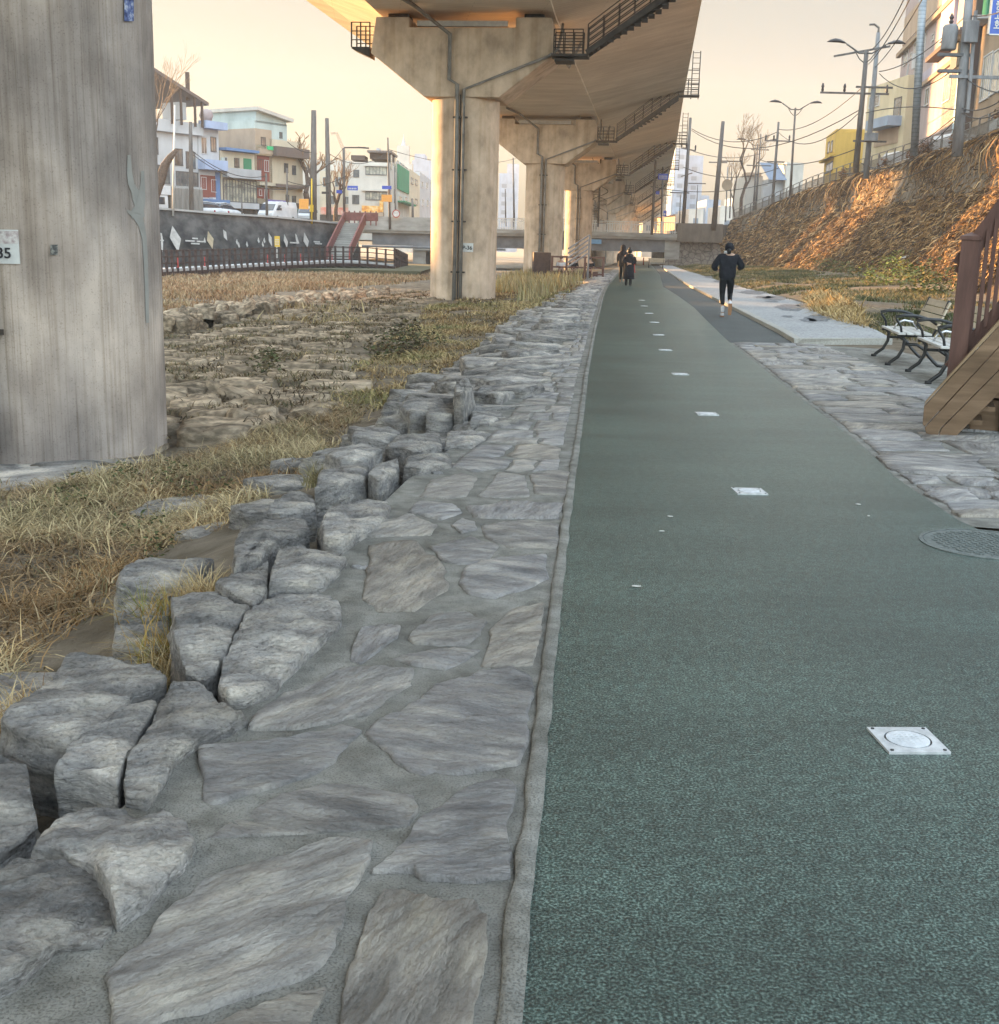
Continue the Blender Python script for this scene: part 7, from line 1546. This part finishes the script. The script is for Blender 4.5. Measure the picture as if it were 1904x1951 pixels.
skin('trousers', [((0, 0, .92), .13), ((-.09, 0, .86), .10), ((-.08, .1, .5), .075), ((-.08, .16, .12), .06), ((.09, 0, .86), .10), ((.08, 0, .5), .075), ((.08, -.18, .16), .06)], [(0, 1), (1, 2), (2, 3), (0, 4), (4, 5), (5, 6)], MT['legging'], t)
# railed timber platform under the bridge edge with seated people
pc = D(1118, 512, 66); t = empty('railed_platform', (pc.x, 66, -.6), 0, 'dark brown railed timber platform left of the far path', 'platform'); z0 = -.6
mb = MB(); mb.box(-2.3, 1.0, 0, 4, -.6, .50); mb.build('deck', MT['brown_post'], t)
for x in (-1.9, -1.1, -.1, .9): MB().box(x-.06, x+.06, -.05, .07, .4, 1.75).build('railing_post', MT['rail_wood'], t)
for h in (.75, 1.1, 1.65): MB().box(-1.9, .95, -.03, .05, h, h+.09).build('rail', MT['rail_wood'], t)
MB().box(-2.9, -1.95, .5, 4, -.6, 1.9).build('dark_panel', MT['brown_post'], t)
for k, x in enumerate((-1.35, -.65, .25)):
    s = empty('person', (pc.x+x, 67.2, -.12), 0, ('seated person in a pale top inside the railed platform, leftmost of the three', 'seated person in dark clothes in the middle of the railed platform', 'seated person in dark clothes at the right of the railed platform')[k], 'person')
    human(s, (0, 0, .45), (0, 0, .92), (0, -.02, 1.14), ([(-.17, 0, .9), (-.22, -.12, .68), (-.1, -.3, .6)], [(.17, 0, .9), (.22, -.12, .68), (.1, -.3, .6)]), ([(-.1, -.05, .45), (-.11, -.42, .46), (-.11, -.42, .1), (-.11, -.52, .05)], [(.1, -.05, .45), (.11, -.42, .46), (.11, -.42, .1), (.11, -.52, .05)]))
    skin('coat', [((0, 0, .45), .17), ((0, 0, .72), .17), ((0, 0, .94), .13), ((-.19, 0, .88), .075), ((-.24, -.12, .68), .065), ((.19, 0, .88), .075), ((.24, -.12, .68), .065)], [(0, 1), (1, 2), (2, 3), (3, 4), (2, 5), (5, 6)], MT['white_cloth'] if k == 0 else MT['black_cloth'], s)
    blob('hair', [(.09, -.04), (.105, .02), (.1, .07), (.04, .12)], MT['hair'], s, (0, .01, 1.15))
o = MB().box(pc.x-1.9, pc.x+.7, 67.1, 67.5, -.1, .32).build('platform_bench', MT['rail_wood']); tag(o, 'long timber bench the three seated people use', 'bench')
t = empty('ramp_railing', D(1085, 520, 60), 0, 'short grey slatted ramp railing in front of the railed platform', 'railing'); mb = MB()
for k in range(5): mb.bar((-.1, 0, .3+k*.22), (1.0, 1.2, 1.0+k*.22), .05, .07)
mb.build('slat', MT['pole_conc'], t); MB().box(.95, 1.05, 1.15, 1.3, -.6, 1.9).build('post', MT['pole_conc'], t)
# red posts and cone along the far path
for k, (x, y, h) in enumerate([(1211, 504, .8), (1226, 505, .8), (1207.5, 519, .75)]):
    p = P(x, y, 0); mb = MB(); (mb.lathe([(.06, 0), (.06, h), (.02, h+.03)], 8) if k < 2 else mb.lathe([(.2, 0), (.19, .03), (.12, .04), (.03, h)], 12)); o = mb.build('bollard' if k < 2 else 'traffic_cone', MT['red'], loc=p, smooth=True); tag(o, ('red bollard at the far path, left one', 'red bollard at the far path, right one', 'orange red cone beside the quilted coat')[k], 'bollard' if k < 2 else 'cone')
# white drain spout on the vine wall
w = wallpt(64, .2); o = MB().tube([(0, 0, 0), (-.35, -.1, -.12), (-.5, -.15, -.55)], .09, 8).build('drain_spout', MT['white_metal'], loc=(w.x-.15, w.y, w.z), smooth=True); tag(o, 'white drain spout sticking out of the vine wall', 'spout')
# ================================================================ VEGETATION
def blades(name, pts, h, w, cols, lab, cat, lean=.7, segs=3, droop=.5, seed=1, extra=None):
    """pts (n,3); ribbons that bend over, one mesh"""
    r = np.random.default_rng(seed); n = len(pts); pts = np.asarray(pts, dtype=float)
    hh = h*(.45+.9*r.random(n)); ww = w*(.6+.8*r.random(n))*(1+.5*np.maximum(0, pts[:, 1]-12)/14); az = r.random(n)*6.283; ln = lean*(.3+r.random(n)*1.1); fa = az+1.57+r.normal(0, .5, n)
    d = np.stack([np.cos(az), np.sin(az)], 1); s = np.stack([np.cos(fa), np.sin(fa)], 1); V = np.zeros((n, segs+1, 2, 3))
    for k in range(segs+1):
        t = k/segs; out = ln*hh*t**1.6; z = hh*(t-droop*ln*t**2.4*.62); wk = ww*(1-.85*t)
        for j, sg in enumerate((-1, 1)):
            V[:, k, j, 0] = pts[:, 0]+d[:, 0]*out+s[:, 0]*wk*sg; V[:, k, j, 1] = pts[:, 1]+d[:, 1]*out+s[:, 1]*wk*sg; V[:, k, j, 2] = pts[:, 2]+z-.02
    idx = np.arange(n)[:, None]*(2*(segs+1)); F = np.concatenate([np.stack([idx[:, 0]+2*k, idx[:, 0]+2*k+1, idx[:, 0]+2*k+3, idx[:, 0]+2*k+2], 1) for k in range(segs)])
    C = np.asarray(cols)[np.clip((pts_noise(pts, seed)*len(cols)+r.normal(0, .9, n)).astype(int), 0, len(cols)-1)]*(.65+.7*r.random((n, 1)))
    me = bpy.data.meshes.new(name); vv = V.reshape(-1, 3); me.vertices.add(len(vv)); me.vertices.foreach_set('co', vv.ravel().astype(np.float32)); me.loops.add(F.size); me.loops.foreach_set('vertex_index', F.ravel().astype(np.int32)); me.polygons.add(len(F)); me.polygons.foreach_set('loop_start', (np.arange(len(F))*4).astype(np.int32)); me.update(calc_edges=True); me.validate()
    at = me.color_attributes.new('Col', 'FLOAT_COLOR', 'POINT'); cc = np.ones((n, 2*(segs+1), 4), np.float32); cc[:, :, :3] = C[:, None, :]; at.data.foreach_set('color', cc.ravel())
    me.materials.append(MT['grass']); o = bpy.data.objects.new(name, me); COL.objects.link(o); tag(o, lab, cat, kind='stuff'); return o
def pts_noise(p, seed): return np.array([.5+.75*noise.noise(Vector((a*.7, b*.7, seed*3.1))) for a, b in p[:, :2]])
def scatter(poly, z, dens, hfun, seed, thr=-.2, fr=.9, clump=0, cr=.12):
    w = [(p.x, p.y) for p in pxpoly(poly, z)]; xs = [p[0] for p in w]; ys = [p[1] for p in w]; x0, x1, y0, y1 = min(xs), max(xs), min(ys), max(ys); r = random.Random(seed); out = []
    n = int((x1-x0)*(y1-y0)*dens/max(1, clump))
    for _ in range(n):
        x = r.uniform(x0, x1); y = r.uniform(y0, y1)
        if not inpoly(x, y, w) or noise.noise(Vector((x*fr, y*fr, seed*1.7)))+.35*noise.noise(Vector((x*fr*3, y*fr*3, seed))) < thr: continue
        if not clump: out.append((x, y, hfun(x, y)))
        else:
            for _k in range(clump): a = x+r.gauss(0, cr); b = y+r.gauss(0, cr); out.append((a, b, hfun(a, b)))
    return out
STRAW = [(.22, .13, .06), (.36, .22, .10), (.52, .38, .20), (.62, .49, .29), (.52, .42, .25), (.40, .32, .18), (.26, .23, .12)]
G1 = [(-60, 1400), (-60, 900), (150, 905), (230, 880), (420, 850), (560, 800), (640, 775), (700, 790), (650, 850), (600, 890), (590, 940), (500, 965), (440, 1040), (400, 1050), (330, 1060), (230, 1100), (215, 1180), (210, 1240), (110, 1245), (60, 1290), (20, 1330), (0, 1400)]
p1 = scatter(G1, -.66, 1500, Hbed, 3, -.04, 1.1, 14, .09); blades('dry_grass', p1, .21, .0050, STRAW, 'straw coloured dry grass between the near pier and the rocks', 'grass', lean=1.5, droop=.95, seed=3)
p1b = scatter(G1, -.66, 900, Hbed, 5, -.9, .8); blades('flattened_grass', p1b, .16, .006, [(.20, .13, .07), (.30, .20, .11), (.40, .30, .18), (.2, .17, .09)], 'flattened dead grass mat near the rocks', 'grass', lean=1.9, droop=.75, seed=4)
G2 = [(640, 790), (655, 735), (700, 665), (790, 612), (830, 578), (950, 562), (1000, 535), (1130, 532), (1108, 562), (1062, 605), (1010, 660), (915, 705), (860, 745), (770, 762), (720, 800)]
p2b = scatter(G2, -.6, 260, Hbed, 8, -.3, .6); blades('matted_grass', p2b, .10, .012, [(.16, .11, .06), (.25, .18, .10), (.34, .26, .15), (.2, .17, .09)], 'low matted brown grass under the bank grass', 'grass', lean=2.0, droop=.7, seed=5, segs=2)
p2 = scatter(G2, -.6, 420, Hbed, 7, .05, .8, 9, .12); blades('bank_grass', p2, .22, .0085, [(.15, .10, .055), (.27, .18, .09), (.42, .30, .15), (.50, .38, .20), (.38, .31, .15), (.23, .21, .09)], 'brown and ochre grass bank beside the stepped rock edge', 'grass', lean=1.4, droop=.95, seed=6)
G3 = [(200, 560), (200, 520), (500, 512), (700, 504), (800, 509), (822, 532), (700, 545), (500, 558), (380, 590), (200, 610)]
p3 = scatter(G3, -.85, 80, Hbed, 9, -.3, .2, 6, .3); blades('reddish_grass', p3, .28, .010, [(.26, .16, .09), (.36, .23, .13), (.42, .30, .18), (.34, .27, .16)], 'reddish tan grass along the far left river edge', 'grass', lean=.8, seed=8, segs=2)
G3b = [(420, 610), (560, 585), (720, 590), (700, 620), (560, 640), (450, 640)]
p3 = scatter(G3b, -.8, 80, Hbed, 12, .2, .5, 12, .25); blades('pale_tuft_grass', p3, .4, .014, [(.45, .36, .2), (.38, .28, .15), (.3, .22, .11)], 'pale grass tufts on the middle of the rubble bed', 'grass', lean=.8, seed=10, segs=2)
G5 = [(300, 860), (300, 600), (640, 575), (830, 560), (760, 640), (660, 730), (640, 780), (500, 850)]
p5 = scatter(G5, -.8, 120, lambda x, y: Hbed(x, y)+.12, 14, .02, .9, 10, .14); blades('dead_weeds', p5, .13, .010, [(.08, .06, .04), (.14, .10, .06), (.22, .17, .10), (.12, .11, .06), (.3, .22, .12)], 'dark dead weeds growing in the joints of the rubble bed', 'weeds', lean=1.4, droop=.9, seed=11, segs=2)
G6 = [(945, 575), (950, 530), (1060, 524), (1110, 535), (1080, 560), (1010, 575)]
p6 = scatter(G6, -.4, 90, Hbed, 15, .0, .4, 8, .3); blades('tall_reeds', p6, .62, .009, [(.34, .28, .16), (.44, .36, .2), (.28, .26, .13), (.4, .27, .1)], 'tall pale reeds right of the second pier', 'reeds', lean=.35, droop=.3, seed=12, segs=3)
HG_ = lambda x, y: max(0, Hgr(x, y)+.03)
G4 = [(1268, 500), (1420, 503), (1560, 530), (1760, 560), (1900, 600), (1850, 640), (1700, 648), (1640, 618), (1602, 604), (1540, 580), (1474, 561), (1411, 546), (1350, 528), (1300, 513)]
def Hr2(x, y): return Hgr(x, y)
p4 = scatter(G4, .1, 170, Hr2, 21, -.15, .35); blades('verge_grass', p4, .15, .011, [(.07, .075, .03), (.10, .11, .045), (.13, .13, .06), (.20, .16, .08), (.30, .22, .11)], 'green and straw grass on the verge below the vine wall', 'grass', lean=.9, seed=15, segs=2)
GV = [(1530, 566), (1570, 566), (1640, 590), (1660, 618), (1600, 606), (1550, 588)]
p = scatter(GV, .15, 260, Hr2, 23, -.6); blades('ochre_tuft', p, .42, .012, [(.42, .3, .13), (.5, .36, .17), (.36, .24, .1)], 'ochre grass clump spilling onto the raised pavement', 'grass', lean=1.1, droop=.9, seed=16)
for k, (px, py, r, dens, cols) in enumerate([(1690, 545, 1.3, 1500, 0), (1725, 535, 1.5, 1800, 0), (1780, 560, 1.3, 1500, 1), (1640, 535, .8, 500, 1), (1450, 505, 1.6, 900, 0), (1490, 510, 1.6, 900, 0), (1560, 522, 1.2, 600, 1), (1400, 502, 1.4, 600, 0), (1600, 528, 1.0, 500, 1)]):
    c = P(px, py, .3); c.z = Hgr(c.x, c.y)+r*.35
    bushball(c, r, dens, (((.22, .26, .05), (.32, .32, .08), (.12, .17, .04), (.3, .24, .08)), ((.07, .10, .03), (.12, .14, .04), (.2, .17, .07)))[cols], 'leafy_shrub', ['yellow green leafy shrub left of the staircase post, lower part', 'tallest yellow green shrub below the lit vine wall', 'dark green shrub touching the staircase post', 'low dark shrub under the drain spout', 'bright green hedge clump behind the jogger', 'bright green hedge clump right of the jogger', 'dark low shrub in the shaded verge', 'green hedge clump left of the jogger', 'dark low shrub between hedge and spout'][k], 'shrub', 'shrubs at the foot of the vine wall', MT['grass'], leaf=.075, squash=.62)
for k, (px, py, r, n) in enumerate([(225, 905, .16, 160), (250, 880, .12, 110), (110, 925, .12, 110), (140, 950, .14, 130), (330, 915, .2, 220), (370, 935, .16, 150), (150, 890, .12, 90), (290, 1010, .2, 200), (240, 1000, .16, 150), (300, 1060, .17, 150), (470, 845, .12, 100), (430, 930, .14, 120)]):
    c = P(px, py, -.55); c.z = Hbed(c.x, c.y)+r*.6
    bushball(c, r, n, ((.07, .085, .035), (.11, .12, .05), (.17, .15, .07), (.10, .075, .04)), 'green_weed', 'dark green leafy weed growing in the near dry grass', 'weed', 'green weeds in the dry grass', MT['grass'], leaf=.02, squash=.9)
for k, (px, py, r, n) in enumerate([(770, 645, .5, 500), (800, 655, .6, 700), (740, 660, .5, 500), (510, 690, .4, 300), (520, 670, .3, 300)]):
    c = P(px, py, -.5); c.z = Hbed(c.x, c.y)+r*.5; bushball(c, r, n, ((.08, .06, .035), (.13, .10, .05), (.10, .11, .05)), 'withered_weed', 'dark withered weed clump on the middle grass bank', 'weed', 'withered weeds on the grass bank', MT['grass'], leaf=.05, squash=.8)
for k, (px, py, n, c_) in enumerate([(400, 1085, 500, 0), (380, 1075, 300, 0), (300, 1150, 260, 1), (318, 1225, 420, 1), (325, 1260, 260, 0), (610, 870, 300, 0), (70, 1330, 200, 0), (20, 1350, 200, 0)]):
    c = P(px, py, -.1 if py > 1100 else .0); r = random.Random(k); pp = [(c.x+r.gauss(0, .06), c.y+r.gauss(0, .05), -.2) for _ in range(n)]
    blades('rock_tuft', pp, .22, .003, (STRAW, [(.2, .2, .05), (.32, .26, .08), (.4, .25, .08)])[c_], 'grass tuft growing between the near edge rocks, number %s counted from the flat slab' % ('one', 'two', 'three', 'four', 'five', 'six', 'seven', 'eight')[k], 'grass', lean=.9, droop=.9, seed=30+k)
# ================================================================ HAZE
hz = MB().box(-420, 420, -30, 560, -4.2, 75).build('haze', bpy.data.materials.new('haze_air')); hz['kind'] = 'stuff'
hm = hz.data.materials[0]; hm.use_nodes = True; hn = hm.node_tree; hn.nodes.remove(hn.nodes['Principled BSDF']); pv = hn.nodes.new('ShaderNodeVolumePrincipled'); pv.inputs['Color'].default_value = (.93, .95, 1, 1); pv.inputs['Density'].default_value = .0006; pv.inputs['Anisotropy'].default_value = .0
hn.links.new(pv.outputs[0], [n for n in hn.nodes if n.type == 'OUTPUT_MATERIAL'][0].inputs['Volume'])
